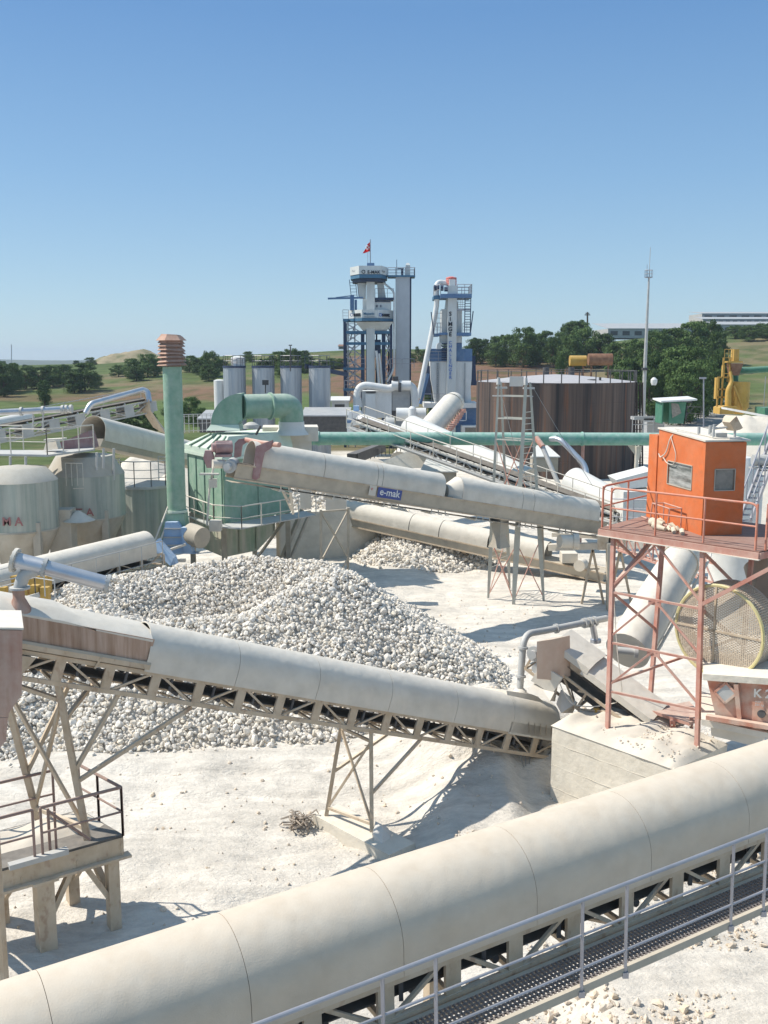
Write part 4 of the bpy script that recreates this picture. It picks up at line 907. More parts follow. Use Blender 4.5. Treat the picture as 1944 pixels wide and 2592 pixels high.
MB().slab([P(1780, 1706, 21.9), P(2110, 1728, 20.5), P(2110, 1745, 20.5), P(1780, 1722, 21.9)], HD*1.05).build('housing_flange', M['concrete'], hs)
fx = (h0[1]-h0[0]).normalized(); fy = Vector((0, 0, 1)); fn = fx.cross(fy); fn = fn if fn.y < 0 else -fn
m = MB(); 
for px_ in (1865, 2000): m.beam(P(px_, 1730, 21.62 if px_ < 1900 else 21.0)+fn*.05, P(px_+10, 1832, 21.62 if px_ < 1900 else 21.0)+fn*.05, .09, .1, up=fx)
m.beam(P(1790, 1812, 21.9)+fn*.06, P(2100, 1862, 20.6)+fn*.06, .16, .10); m.build('rib', M['housing'], hs)
q = P(1838, 1752, 21.75)+fn*.05; m = MB(); r45 = lambda x, y: q+(fx*(x-y)+fy*(x+y))*.707
for s in ((-.17, -.17, .17, -.17), (.17, -.17, .17, .17), (.17, .17, -.17, .17), (-.17, .17, -.17, -.17)): m.beam(r45(s[0], s[1]), r45(s[2], s[3]), .05, .05, up=fn)
m.build('hatch_frame', M['housing'], hs); MB().slab([r45(-.15, -.15), r45(.15, -.15), r45(.15, .15), r45(-.15, .15)], fn*.01).build('hatch', M['galv_dull'], hs)
q = P(1928, 1806, 21.35)+fn*.02; MB().tube(q-fn*.03, q+fn*.03, .09, n=16).build('port', M['dark'], hs)
text('lettering', 'K 2', P(1908, 1762, 21.42)+fn*.06, fx, fy, .27, M['galv_dull'], hs, .006, .006)
text('lettering', 'max\n380 kg', P(1912, 1776, 21.4)+fn*.06, fx, fy, .075, M['galv_dull'], hs, .004)
M['housing_base'] = M['concrete']
m = MB().slab([P(1775, 1820, 22.0), P(2110, 1890, 20.4), P(2110, 1905, 20.4), P(1775, 1836, 22.0)], HD*1.1); m.slab([P(1800, 1838, 22.2), P(1935, 1868, 21.2), P(1935, 1895, 21.2), P(1800, 1862, 22.2)], HD*.9); m.build('base_beam', M['cover'], hs)
m = MB().slab([P(1640, 1795, 24.2), P(1745, 1830, 23.5), P(1780, 1812, 24.2), P(1745, 1775, 25.6)], (0, 0, -.08)); m.beam(P(1702, 1822, 23.8), P(1702, 1858, 23.8), .12); m.beam(P(1750, 1815, 23.8), P(1750, 1850, 23.8), .08)
multi(m, 'service_platform', 'small dusty red service landing at the low end of the feeder conveyor', 'platform', 'landing_part', M['redpaint'])
m = MB().tube(P(1890, 1470, 24.6), P(2010, 1500, 24.2), .16, .2, n=16); m.tube(P(1925, 1430, 25), P(1960, 1560, 24), .42, .42, n=20); multi(m, 'crusher_shaft', 'grey round shaft housing at the right edge behind the mesh guard', 'machine part', 'shaft_drum', M['trough'], 50)
m = MB().beam(P(1935, 1350, 25.5), P(1880, 1560, 25.0), .25, .12)
prop(m.build('strut', M['steel_beige']), 'sloping beige strut right of the mesh guard', 'strut')
# elevated slab of dust behind crusher
# stairway and white tank right of the cabin
ld = T('stair', 'steep blue grey stair with handrails right of the orange cabin', 'stair', P(1885, 1320, 36)); 
for k, dx in enumerate((0, 28)):
    MB().beam(P(1872+dx, 1318, 36), P(1950+dx, 1112, 39), .06, .22).build('stringer', M['galv'], ld)
m = MB(); s0, s1 = P(1872, 1318, 36), P(1950, 1112, 39)
for i in range(16): a_ = s0.lerp(s1, i/15); m.slab([a_, a_+(P(1900, 1318, 36)-s0), a_+(P(1900, 1318, 36)-s0)+Vector((0, .25, 0)), a_+Vector((0, .25, 0))], (0, 0, -.03))
m.build('tread', M['galv'], ld)
m = MB(); m.tube(s0+Vector((0, 0, .95)), s1+Vector((0, 0, .95)), .03, n=6); m.tube(s0+Vector((.45, 0, .95)), s1+Vector((.45, 0, .95)), .03, n=6)
for i in range(6): a_ = s0.lerp(s1, i/5); m.tube(a_, a_+Vector((0, 0, .95)), .025, n=6); m.tube(a_+Vector((.45, 0, 0)), a_+Vector((.45, 0, .95)), .025, n=6)
m.build('handrail', M['galv'], ld)
m = MB(); c = P(1885, 1240, 41); m.lathe((c.x-.3, 41, GZ-.1), [(1.0, 0), (1.0, 4.2), (1.0, 6.6), (.5, 7.4), (.1, 7.5)], n=28); o = m.build('white_tank', M['cover_far'], ang=40); prop(o, 'white upright tank half hidden behind the right side of the cabin', 'tank')
m = MB(); c = P(1905, 1165, 38); m.tube(c, c+Vector((.6, 0, 0)), .22, n=16); m.tube(c+Vector((.3, 0, 0)), P(1905, 1290, 38), .04, n=6); m.boxc(c+Vector((.3, 0, -.3)), .7, .5, .06)
multi(m, 'motor', 'grey drive motor on a bracket right of the orange cabin', 'motor', 'motor_part', M['galv_dull'], 50)

# ---------------------------------------------------------------- middle distance
# ---- long conveyor with the blue sign
A, B = P(655, 1118, 38.5), P(1508, 1266, 46.5)
F3, L3 = frame(A, B)
def apx(F, px_, b=0, c=0, lo=-5, hi=60):
    best = min((abs(972+FOC*F(a_, b, c).x/(F(a_, b, c).y*CP-F(a_, b, c).z*SP)-px_), a_) for a_ in np.linspace(lo, hi, 800)); return float(best[1])
e3 = T('covered_conveyor', 'long conveyor with a blue sign, white half round hoods and a grey trough side', 'conveyor', F3(0, 0, -2))
for x0, x1, cuts in ((636, 1118, (815, 945, 960)), (1158, 1505, (1310, 1340))):
    cs = [x0]+[c for c in cuts]+[x1]; cs = [apx(F3, c) for c in cs]
    for i, (a_, b_) in enumerate(zip(cs, cs[1:])):
        cover(F3, a_, b_, 1.25, .62, .36, M['cover'], e3, gap=.02, nseg=1, name='cover_panel', cap=(1 if (x0 == 1158 and i == 0) else 0))
    for a_ in cs[1:-1]:
        m = MB(); pr = archprof(1.25, .62, .33, e=.016); pi = archprof(1.25, .62, .33, e=.03); m.loft([[F3(a_+e, b, c) for b, c in pr]+[F3(a_+e, b, c) for b, c in pi[::-1]] for e in (-.07, .07)]); m.build('cover_seam', M['belt_dirty'], e3)
    if x0 == 1158: MB().loft([[F3(cs[0]-e, b*k, c*k-(1-k)*.98) for b, c in archprof(1.25, .62, .36)] for e, k in ((0, .98), (.55, .55))]).build('end_hood', M['cover'], e3)
aL, aR = apx(F3, 600), apx(F3, 1528)
for s in (1, -1):
    m = MB().slab([F3(aL, s*.60, -.98), F3(aR, s*.60, -.98), F3(aR, s*.46, -1.52), F3(aL, s*.46, -1.52)], F3(0, -.02*s, 0)-F3(0, 0, 0)); m.build('trough_side', M['trough'], e3)
m = MB()
for s in (1, -1): m.beam(F3(aL, s*.62, -.97), F3(aR, s*.62, -.97), .05, .06); m.beam(F3(aL, s*.47, -1.54), F3(aR, s*.47, -1.54), .05, .06)
m.build('chord_rail', M['steel_beige'], e3)
belt(F3, aL-.2, aR+.2, .45, -1.05, e3)
m = MB()
a_ = aL+2
while a_ < aR-1:
    for dd in (0, .35, .7):
        p = F3(a_+dd, .38, -1.53); m.beam(p, p+Vector((0, 0, -.22)), .05, .03); m.beam(p+Vector((0, 0, -.22)), p+Vector((.16, 0, -.25)), .05, .03)
    m.tube(F3(a_, -.4, -1.75), F3(a_, .4, -1.75), .05, n=8); a_ += 2.35
m.build('return_idler', M['cover'], e3)
m = MB().loft([[F3(a_, b, z) for b, z in ((-.4, -1.69), (.4, -1.69), (.4, -1.71), (-.4, -1.71))] for a_ in (aL, aR)]); m.build('return_belt', M['trough'], e3)
# sign
sg = T('sign', 'blue conveyor side sign with e-mak in white letters', 'sign', F3(apx(F3, 955), .64, -1.4)); a0_, a1_ = apx(F3, 950), apx(F3, 1012); ax_ = (F3(1, 0, 0)-F3(0, 0, 0)); up_ = F3(0, 0, 1)-F3(0, 0, 0); nr_ = F3(0, 1, 0)-F3(0, 0, 0)
MB().slab([F3(a0_, .63, -1.40), F3(a1_, .63, -1.40), F3(a1_, .63, -.98), F3(a0_, .63, -.98)], nr_*.02).build('sign_plate', M['signblue'], sg)
text('lettering', 'e-mak', F3(a0_+.09, .66, -1.29), ax_, up_, .42, M['inkwhite'], sg, .006, .004, sx=.9*(a1_-a0_)/1.12)
a0_, a1_ = apx(F3, 930), apx(F3, 947); MB().slab([F3(a0_, .63, -1.38), F3(a1_, .63, -1.38), F3(a1_, .63, -.96), F3(a0_, .63, -.96)], nr_*.02).build('badge_plate', M['cover'], sg)
text('lettering', 'e', F3(a0_+.06, .66, -1.15), ax_, up_, .2, M['capred'], sg, .004)
# drive head at the upper left end
dh = T('drive_unit', 'dusty mauve motor and pulley drive at the upper end of the signed conveyor', 'motor', P(580, 1170, 38))
c = P(566, 1132, 37.4); m = MB().tube(c+Vector((-.3, -.1, 0)), c+Vector((.3, .1, .0)), .24, n=18); m.tube(c+Vector((-.42, -.14, 0)), c+Vector((-.3, -.1, 0)), .18, n=14)
for k in range(12): a_ = k*math.pi/6; m.beam(c+Vector((-.25, -.08+.25*math.cos(a_), .25*math.sin(a_))), c+Vector((.22, .08+.25*math.cos(a_), .25*math.sin(a_))), .02)
m.boxc(c+Vector((0, -.1, -.3)), .6, .4, .1); m.build('motor', M['mauve'], dh, ang=50)
c = P(585, 1178, 37.6); m = MB().tube(c+Vector((0, -.5, 0)), c+Vector((0, .6, 0)), .25, n=18); m.tube(c+Vector((-.05, -.75, .02)), c+Vector((0, -.5, 0)), .13, n=12); m.build('pulley', M['galv_dull'], dh, ang=50)
m = MB(); c = P(552, 1175, 37.2); m.tube(c+Vector((-.2, -.1, .02)), c+Vector((.2, .1, 0)), .17, n=14); m.build('gearbox', M['cover'], dh, ang=50)
c = P(530, 1158, 37.4); m = MB().loft([[c+Vector((x_, -.2+e, z_)) for x_, z_ in ((-.13, .28), (.12, .28), (.2, 0), (.14, -.38), (-.08, -.38), (-.2, 0))] for e in (0, .22)]); m.build('belt_guard', M['mauve'], dh)
ar = T('counterweight_arm', 'mauve bent arms on a pinkish cross pipe over the upper end of the signed conveyor', 'arm', P(650, 1200, 38.2))
MB().path([P(622, 1113, 39.2), P(662, 1121, 38.4), P(707, 1126, 37.6)], .10, n=12).build('cross_pipe', M['redpaint'], ar, ang=50)
def plate3(pts, D, th, nm): 
    MB().slab([P(x, y, D) for x, y in pts], (.02, th, 0)).build(nm, M['mauve'], ar)
plate3([(672, 1120), (690, 1114), (686, 1134), (668, 1146), (655, 1210), (648, 1215), (638, 1212), (644, 1160), (648, 1130)], 37.75, .12, 'arm_plate')
plate3([(592, 1160), (594, 1122), (604, 1112), (622, 1109), (628, 1116), (612, 1128), (608, 1156)], 39.1, .12, 'arm_plate')
# small upright braces under head
bent('support_frame', 'slim grey support legs under the upper end of the signed conveyor', [F3(apx(F3, 738), -.3, -1.7), F3(apx(F3, 746), .4, -1.7)], [P(738, 1290, 40.6), P(742, 1300, 39.8)], M['cover'], r=.05, hor=(.15, .6))
# service lattice frame left of the wall  (760,1290)-(880,1440)
tp = [V(812, 43.5, zat(1290, 43.5)), V(882, 44.5, zat(1285, 44.5))]; 
bent('support_frame', 'dusty lattice frame under the walkway end beside the beige wall', tp, [V(814, 43.5, GZ), V(880, 44.5, GZ)], M['trough'], r=.06, hor=(.02, .97), mid=(.5,))

# ---- lattice mast with ladder
mt_ = M['steel_mast'] = mat('dusty green grey mast steel', (.40, .41, .36), .7, dust=.6, dcol=(.6, .57, .52))
ft = [G(1236, 1514), G(1300, 1529), G(1376, 1519), V(1290, 48.2, GZ)]
tz_ = zat(968, 45.5)
tpp = [V(1262, 45.7, tz_), V(1331, 45.0, tz_), V(1342, 45.6, tz_), V(1268, 46.3, tz_)]
ma = T('mast', 'four legged lattice mast straddling the signed conveyor with ladder rungs on top', 'mast', Vector((6.1, 46, GZ)))
for p, q, wd in zip(tpp, ft, (.16, .24, .18, .16)):
    rr_ = []
    m = MB(); d_ = (q-p).normalized(); x_ = Vector((1, -.15, 0)).normalized(); y_ = Vector((.15, 1, 0))
    for t, k in ((0, .55), (.45, .8), (.72, 1.15), (.86, 1.0), (1, .6)):
        c = p.lerp(q, t); rr_.append([c+x_*a_*wd*k+y_*b_*wd*k*.8 for a_, b_ in ((-.5, -.5), (.5, -.5), (.5, .5), (-.5, .5))])
    m.loft(rr_).build('leg', mt_, ma)
m = MB(); LL = lambda i, t: tpp[i].lerp(ft[i], t)
for t in (.06, .16, .255): m.beam(LL(0, t), LL(1, t), .06); m.beam(LL(3, t), LL(2, t), .05)
for i in range(14): t = .13+.34*i/13; m.beam(LL(1, t)+Vector((.02, 0, 0)), LL(2, t), .03)
for i in range(8): t = .66+.05*i*.5; m.beam(LL(0, t+.02)+Vector((0, 0, 0)), LL(3, t+.02), .02)
m.build('rung', mt_, ma)
m = MB()
for i, j in ((0, 1), (3, 2)):
    for t0, t1 in ((.255, .60),): m.beam(LL(i, t0), LL(j, t1), .035); m.beam(LL(j, t0), LL(i, t1), .035)
for i, j in ((0, 1), (1, 2), (3, 0)):
    m.beam(LL(i, .72), LL(j, .985), .035); m.beam(LL(j, .72), LL(i, .985), .035)
m.build('cross_brace', M['redpaint'], ma)
m = MB()
for p in tpp[:2]: m.tube(p+Vector((0, 0, -.1)), p+Vector((0, 0, .22)), .11, .06, n=12); m.boxc(p+Vector((.15, .1, -.25)), .5, .3, .08)
m.boxc((tpp[0]+tpp[1])*.5+Vector((.2, 0, .05)), .62, .12, .45, -.3); m.beam(LL(0, .06)+Vector((-.25, 0, 0)), LL(1, .06)+Vector((.35, 0, 0)), .09, .05)
m.build('head_bracket', M['galv_dull'], ma)
m = MB().path([tpp[1]+Vector((.2, 0, 0)), P(1410, 1085, 45), P(1500, 1230, 44)], .012, n=5); m.path([tpp[0], P(1300, 1120, 45), P(1340, 1230, 44.5)], .012, n=5); m.build('guy_wire', M['cable'], ma)
# spout hanging under conveyor at the mast
sp_ = F3(apx(F3, 1282), 0, -1.55); m = MB().lathe((sp_.x, sp_.y, sp_.z-1.3), [(.5, 0), (.35, .3), (.3, .6), (.45, 1.3)], n=4); prop(m.build('spout', M['trough']), 'dusty spout hanging below the signed conveyor inside the mast', 'spout')

# ---- lower covered conveyor under the signed one
A, B = P(884, 1266, 57), P(1392, 1372, 51)
F4, L4 = frame(A, B); e4 = T('covered_conveyor', 'lower covered conveyor passing beneath the signed conveyor above the retaining wall', 'conveyor', F4(0, 0, -2))
cs = [apx(F4, x) for x in (840, 1050, 1125, 1248)]
for a_, b_ in zip(cs, cs[1:]): cover(F4, a_, b_, 1.25, .6, .3, M['cover'], e4, gap=.05, nseg=1, name='cover_panel')
cover(F4, apx(F4, 1262), L4, 1.25, .6, .3, M['cover'], e4, name='cover_panel')
for a_ in cs[1:-1]: hoops(F4, [a_], 1.24, .595, .29, M['belt_dirty'], e4, th=.05)
m = MB().loft([[F4(a_, b, c) for b, c in ((-.6, -.88), (.6, -.88), (.5, -1.35), (-.5, -1.35))] for a_ in (apx(F4, 840), L4+3.2)]); m.build('trough', M['trough'], e4)
m = MB()
for s in (-1, 1): m.beam(F4(apx(F4, 840), s*.6, -.9), F4(L4+3.4, s*.6, -.9), .07); m.beam(F4(apx(F4, 840), s*.5, -1.38), F4(L4+3.4, s*.5, -1.38), .07)
m.build('chord_rail', M['steel_beige'], e4)
m = MB().tube(F4(L4+2, .3, -.7), F4(L4+2, .9, -.7), .3, n=16); m.boxc(F4(L4+1.2, .3, -.5), .8, .8, .5); m.build('drive_motor', M['cover'], e4, ang=50)
bent('support_frame', 'thin splayed strut under the lower conveyor by the small stone heap', [F4(apx(F4, 1165), 0, -1.4), F4(apx(F4, 1170), .1, -1.4)], [G(1206, 1424), G(1210, 1426)], M['steel_beige'], xb=False, r=.05, hor=())
# ---- retaining wall
rw0, rw1 = V(700, 55, 0), V(1052, 57.5, 0); q = (rw1-rw0).normalized(); m = MB(); nn_ = Vector((-q.y, q.x, 0)); g = []
for k, (z, th) in enumerate(((GZ-.3, 0), (GZ+.9, .03), (GZ+1.8, -.02), (GZ+2.7, .02), (GZ+2.75, .5), (GZ+2.7, .9), (GZ-.3, .95))):
    g.append([Vector((rw0.x, rw0.y, 0))+q*((rw1-rw0).length*i/30)+nn_*(th+.06*mnoise.noise(Vector((i*.4, z, 1))))+Vector((0, 0, z+(.12*mnoise.noise(Vector((i*.35, 2, 1)))-.5*max(0, (i-27)/3) if z > GZ+2 else 0))) for i in range(31)])
m.loft(g, cap=False, closed=False); prop(m.build('retaining_wall', M['concrete'], ang=60), 'long low beige retaining wall behind the stone pile', 'wall')

# ---- dryers, frames behind the red platform: transfer structure with motor
tf = T('transfer_frame', 'dusty steel transfer bench on trestle legs beyond the yard behind the red tower', 'steel frame', G(1500, 1460))
m = MB().beam(P(1390, 1385, 46), P(1640, 1378, 44), .35, .3); m.beam(P(1400, 1352, 48), P(1640, 1362, 46), .5, .2); m.build('main_beam', M['cover'], tf)
m = MB()
for x in (1500, 1570):
    D_ = 45; t0 = P(x, 1390, D_)
    for dx in (-28, 28): m.beam(t0, V(x+dx, D_, GZ), .10)
    m.beam(P(x-17, 1440, D_), P(x+17, 1440, D_), .06)
m.build('trestle_leg', M['steel_beige'], tf)
m = MB().tube(P(1416, 1370, 44.4), P(1450, 1370, 44.6), .30, n=18); m.tube(P(1450, 1370, 44.6), P(1464, 1370, 44.6), .36, n=18); m.build('motor', M['cover'], tf, ang=50)
m = MB().loft([[P(x, y1, D_) for x, y1, D_ in ((1512, 1362-h, 44), (1540, 1362-h, 44), (1545, 1362-h, 45.2), (1517, 1362-h, 45.2))] for h in (-30, 20)]); m.tube(P(1545, 1368, 44.4), P(1610, 1368, 44.6), .25, n=14); m.build('gearbox', M['steel_beige'], tf)
m = MB().beam(P(1375, 1440, 47), V(1372, 47, zat(1330, 47)), .12); m.beam(P(1545, 1375, 44), V(1545, 44, GZ), .35, .3); m.build('column', M['trough'], tf)
for x, y0, D_ in ((1466, 1138, 52),):
    pass
# truss shadow caster: conveyor running beyond the platform
A, B = P(1560, 1345, 40), P(1800, 1420, 34)
m = MB()
for s in (-.4, .4):
    m.beam(A+Vector((0, s, 0)), B+Vector((0, s, 0)), .1); m.beam(A+Vector((0, s, -.7)), B+Vector((0, s, -.7)), .08)
for i in range(10): p, q = A.lerp(B, i/10), A.lerp(B, (i+1)/10); m.beam(p+Vector((0, -.4, 0)), q+Vector((0, -.4, -.7)), .05); m.beam(p+Vector((0, -.4, 0)), p+Vector((0, -.4, -.7)), .05)
prop(m.build('conveyor_truss', M['redpaint']), 'red lattice truss seen between the tower legs behind the white tube', 'truss')

# ---- green filter house
gf = T('filter_house', 'green bag filter house with ribbed walls and sloping pale roof sheets', 'filter house', V(600, 50, GZ))
D0 = 47.5; cF = V(557, D0, 0); cL = V(466, 51.5, 0); cR = V(731, 51.2, 0); cB = cL + (cR-cF)
zt, zm, zb = zat(1160, 48.6), zat(1200, 48), zat(1326, D0)
fp = lambda u_, v_, z: Vector((cF.x, cF.y, 0))+(Vector((cR.x, cR.y, 0))-Vector((cF.x, cF.y, 0)))*u_+(Vector((cL.x, cL.y, 0))-Vector((cF.x, cF.y, 0)))*v_+Vector((0, 0, z))
MB().loft([[fp(u_, v_, z) for u_, v_ in ((0, 0), (1, 0), (1, 1), (0, 1))] for z in (zb, zt)]).build('wall', M['green'], gf)
m = MB()
for v_ in np.linspace(0.03, .97, 5): m.beam(fp(-.006, v_, zb), fp(-.006, v_, zt-.1), .06, .04, up=(1, 0, 0))
for u_ in (0.01, .5, .99): m.beam(fp(u_, -.008, zb), fp(u_, -.008, zt-.1), .05, .03, up=(1, 0, 0))
m.build('rib', M['green'], gf)
m = MB().loft([[fp(u_, v_, z) for u_, v_ in ((-.03, -.04), (1.03, -.04), (1.03, 1.04), (-.03, 1.04))] for z in (zt+.01, zt+.16)]); m.build('eave_beam', M['green_light'], gf)
zr = zat(1097, 50)
m = MB().loft([[fp(u_, v_, z) for u_, v_ in q] for q, z in (((( -.02, -.03), (1.02, -.03), (1.02, 1.03), (-.02, 1.03)), zt+.17), (((-.02, -.03), (1.02, -.03), (1.02, 1.03), (-.02, 1.03)), zt+.45), (((.10, .02), (1.0, .02), (1.0, .55), (.10, .55)), zr))]); m.build('roof', M['green_light'], gf)
m = MB()
for v_ in (.1, .35, .6, .85): m.beam(fp(-.03, v_, zt+.47), fp(.09, .02+.53*v_, zr+.02), .10, .05)
EACH.add('roof_seam'); m.build('roof_seam', M['green'], gf)
# lower hopper
zh = zat(1395, 48)
m = MB().loft([[fp(u_, v_, z) for u_, v_ in q] for q, z in ((((.03, .08), (.78, .08), (.78, .95), (.03, .95)), zb-.03), (((.03, .08), (.78, .08), (.78, .95), (.03, .95)), zb-1.0), (((.03, .08), (.52, .08), (.52, .85), (.03, .85)), zh-.3))]); m.build('hopper', M['green_stain'], gf)
m = MB()
for u_ in (.03, .25, .5, .78): m.beam(fp(u_, .07, zb-.1), fp(min(u_, .5), .07, zh-.2) if u_ < .6 else fp(.78, .07, zb-.9), .08, .06, up=(1, 0, 0))
m.build('hopper_rib', M['green_stain'], gf)
# walkway deck
zd = zb-.02
W_ = lambda px_, D_: V(px_, D_, zd)
dk = [V(541, 46.9, zd), V(612, 46.3, zd), V(795, 49.6, zd), V(770, 51, zd), fp(1, 0, zd), fp(0, 0, zd), fp(0, 1, zd), V(462, 51, zd), V(470, 49.3, zd)]
MB().slab([V(470, 50.0, zd), V(541, 46.5, zd), V(612, 46.0, zd), V(800, 50.2, zd), V(770, 51.4, zd), V(560, 47.2, zd)], (0, 0, .05)).build('walkway_deck', M['galv_dull'], gf)
z_ = zd+.05
rail(MB(), [V(470, 49.9, z_), V(541, 46.5, z_), V(612, 46.0, z_), V(800, 50.1, z_)], 1.05, (.45,), 1.4, .028).build('railing', M['cover'], gf)
m = MB()
for u_, v_ in ((.02, .05), (.98, .05), (.98, .95), (.02, .95)): m.beam(fp(u_, v_, zb-.05), Vector((*fp(u_, v_, 0).xy, GZ-.2)), .25, .25)
m.beam(fp(1.25, .1, zb-.1), fp(.85, .1, GZ+.5), .2); m.build('support_leg', M['trough'], gf)
m = MB()
for v0, v1 in ((.05, .95),): m.beam(fp(.98, v0, zb-.2), fp(.98, v1, GZ), .12); m.beam(fp(.98, .05, zb-.2), fp(1.35, .05, zb-.2), .12); m.beam(fp(.98, .05, GZ+.6), fp(1.35, .05, zb-.2), .14)
m.build('cross_brace', M['trough'], gf)
m = MB().boxc(V(546, 46.2, zat(1330, 46.2)), .55, .5, .5); m.boxc(V(539, 46.4, zat(1223, 46.4)), .35, .3, .4); m.build('control_box', M['cover'], gf)
m = MB().path([V(541, 46.5, zat(1180, 46.5)), V(530, 46.3, zat(1240, 46.3)), V(524, 46.0, zat(1330, 46))], .05, n=6); m.boxc(V(530, 46.3, zat(1200, 46.3)), .9, .3, .08); m.build('cable_riser', M['cover'], gf)
# duct
du = T('duct', 'green square elbow duct and round pipe crossing above the filter house roof', 'duct', V(590, 50, zr)); Dd = 50
ce = V(617, Dd, zat(1073, Dd)); m = MB(); rings = []
Ro, Ri = 1.55, .18
def ring_(th, base, half=.62):
    c_, s_ = math.cos(th), math.sin(th); return [ce+Vector((-c_*r_, e, s_*r_)) for r_, e in ((Ri+base, -half), (Ro+base*.0, -half), (Ro+base*.0, half), (Ri+base, half))]
m.loft([[p for p in ring_(math.pi/2*i/9, 0)] for i in range(10)]); m.build('square_elbow', M['green'], du, ang=30)
m = MB().loft([[ce+Vector((x_, y_, z_)) for x_, y_ in ((-Ro-f_, -.62-f_), (-Ri+f_*.5, -.62-f_), (-Ri+f_*.5, .62+f_), (-Ro-f_, .62+f_))] for z_, f_ in ((0, .03), (-.1, .08), (-.28, .22))]); m.build('duct_base', M['green_light'], du)
zc = ce.z+(Ro+Ri)/2; p0 = Vector((ce.x-.05, Dd, zc)); xr = V(735, Dd+1.2, 0).x
p1 = Vector((xr-.0, Dd+1.2, zc-.05)); p2 = Vector((xr, Dd+1.3, zat(1068, Dd+1.3)))
MB().path(arc([p0, Vector((p1.x, p1.y, zc)), p2], .95, 8), .62, n=28).build('round_pipe', M['green'], du, ang=40)
q = V(684, Dd+.6, zc); d_ = (p1-p0).normalized(); MB().tube(q-d_*.04, q+d_*.04, .70, n=28).build('flange', M['green'], du, ang=40)
MB().lathe(Vector((p2.x, p2.y, p2.z-.6)), [(.9, -.05), (.68, .25), (.66, .62)], n=24).build('duct_cone', M['cover_far'], du, ang=40)
m = MB().tube(V(637, Dd-.7, zat(1082, 49.3)), V(637, Dd-.7, zat(1076, 49.3)), .42, n=20); m.lathe(V(637, Dd-.7, zat(1084, 49.3)), [(.42, 0), (.38, .18), (.18, .3), (.02, .33)], n=20); m.build('vent_cap', M['galv_dull'], gf, ang=40)
m = MB().tube(V(648, 48.6, zat(1100, 48.6)), V(660, 48.5, zat(1078, 48.5)), .06, n=8); m.tube(V(672, 50, zat(995, 50)), V(672, 50, zat(970, 50)), .03, n=6); m.boxc(V(672, 50, zat(968, 50)), .3, .25, .25); multi(m, 'lamp', 'small dark lamp and rod on top of the green duct', 'lamp', 'lamp_part', M['dark'])
m = MB(); bx = V(730, 52, 0); m.boxc((bx.x, 52.5, zat(1098, 52)), 2.9, 1.9, .75, .1); m.boxc((bx.x, 52.5, zat(1122, 52)), 2.2, 1.6, .8, .1); multi(m, 'plenum_box', 'white plenum box under the right end of the green duct', 'box', 'box_panel', M['cover'])
multi(MB().boxc((V(848, 46, 0).x, 46, zat(1262, 46)), .95, .7, 1.0).loft([[V(760+28*k, 47.2, zat(y, 47.2)) for k in (0, 1)]+[V(788-28*k, 47.6, zat(y, 47.6)) for k in (0, 1)] for y in (1288, 1240)]), 'control_cabinet', 'white control cabinets at the end of the green filter walkway', 'cabinet', 'cabinet_body', M['cover'])

# ---- green stack with louvre cap and blue fan
st = T('exhaust_stack', 'tall green exhaust stack with a rusty louvred cap', 'stack', V(442, 46, GZ)); sx_ = V(442, 46, -4).x; Ds = 46
MB().tube((sx_, Ds, zat(1292, Ds)), (sx_-.0, Ds, zat(928, Ds)), .435, n=32).build('stack_tube', M['green'], st, ang=40)
MB().loft([[ (sx_+r*math.cos(a_), Ds+r*math.sin(a_), z) for a_ in [2*math.pi*(k+.5)/32 for k in range(32)]] for r, z in ((.5, zat(1296, Ds)), (.5, zat(1290, Ds)))]).build('flange', M['green_light'], st)
MB().loft([[ (sx_+x_*k+dx, Ds+y_, z) for x_, y_ in ((-.42, -.45), (.42, -.45), (.42, .45), (-.42, .45))] for z, k, dx in ((zat(1297, Ds), 1, 0), (zat(1322, Ds), 1.25, -.05), (zat(1385, Ds), 1.6, -.2))]).build('stack_base', M['green'], st)
rm = random.Random(2); nl = 8
for k in range(nl):
    z = zat(925-9.5*k, Ds); ro = .70-.012*k; 
    n6 = [k2*math.pi/3+.3 for k2 in range(6)]; tl = rm.uniform(-.03, .03)
    m = MB().loft([[ (sx_+r*math.cos(a_), Ds+r*math.sin(a_)*.95, z+dz+tl*math.cos(a_)+.02*rm.uniform(-1, 1)) for a_ in n6] for r, dz in ((ro, 0), (.44, .20), (.42, .19), (ro-.02, -.02))], cap=False); m.build('louvre', M['rustcap'], st, ang=20)
MB().tube((sx_, Ds, zat(930, Ds)), (sx_, Ds, zat(850, Ds)), .40, n=12).build('cap_core', M['rustcap'], st)
MB().loft([[ (sx_+r*math.cos(a_), Ds+r*math.sin(a_), z) for a_ in [k2*math.pi/3+.3 for k2 in range(6)]] for r, z in ((.70, zat(862, Ds)), (.50, zat(851, Ds)))]).build('cap_top', M['rustcap'], st, ang=20)
fb = T('fan', 'pale blue fan casing with ribs at the foot of the green stack', 'fan', V(450, 45.2, GZ)); Df = 45.2
pb = lambda pts, D_, th, nm, mt='bluep': MB().slab([P(x, y, D_) for x, y in pts], (.05, th, 0)).build(nm, M[mt], fb)
pb([(418, 1322), (448, 1322), (457, 1335), (465, 1380), (474, 1396), (470, 1402), (408, 1400)], Df, 1.0, 'fan_casing')
pb([(458, 1336), (470, 1336), (480, 1362), (486, 1400), (500, 1402), (466, 1402), (460, 1370)], Df-.2, .5, 'fan_casing')
m = MB()
for y in (1338, 1360, 1380): m.beam(P(414, y, Df-.05), P(468, y, Df-.05), .10, .05)
m.build('fan_rib', M['galv_dull'], fb)
MB().tube(P(482, 1352, Df+.3), P(512, 1362, Df-.2), .55, .5, n=20).build('fan_inlet', M['trough'], fb, ang=40)
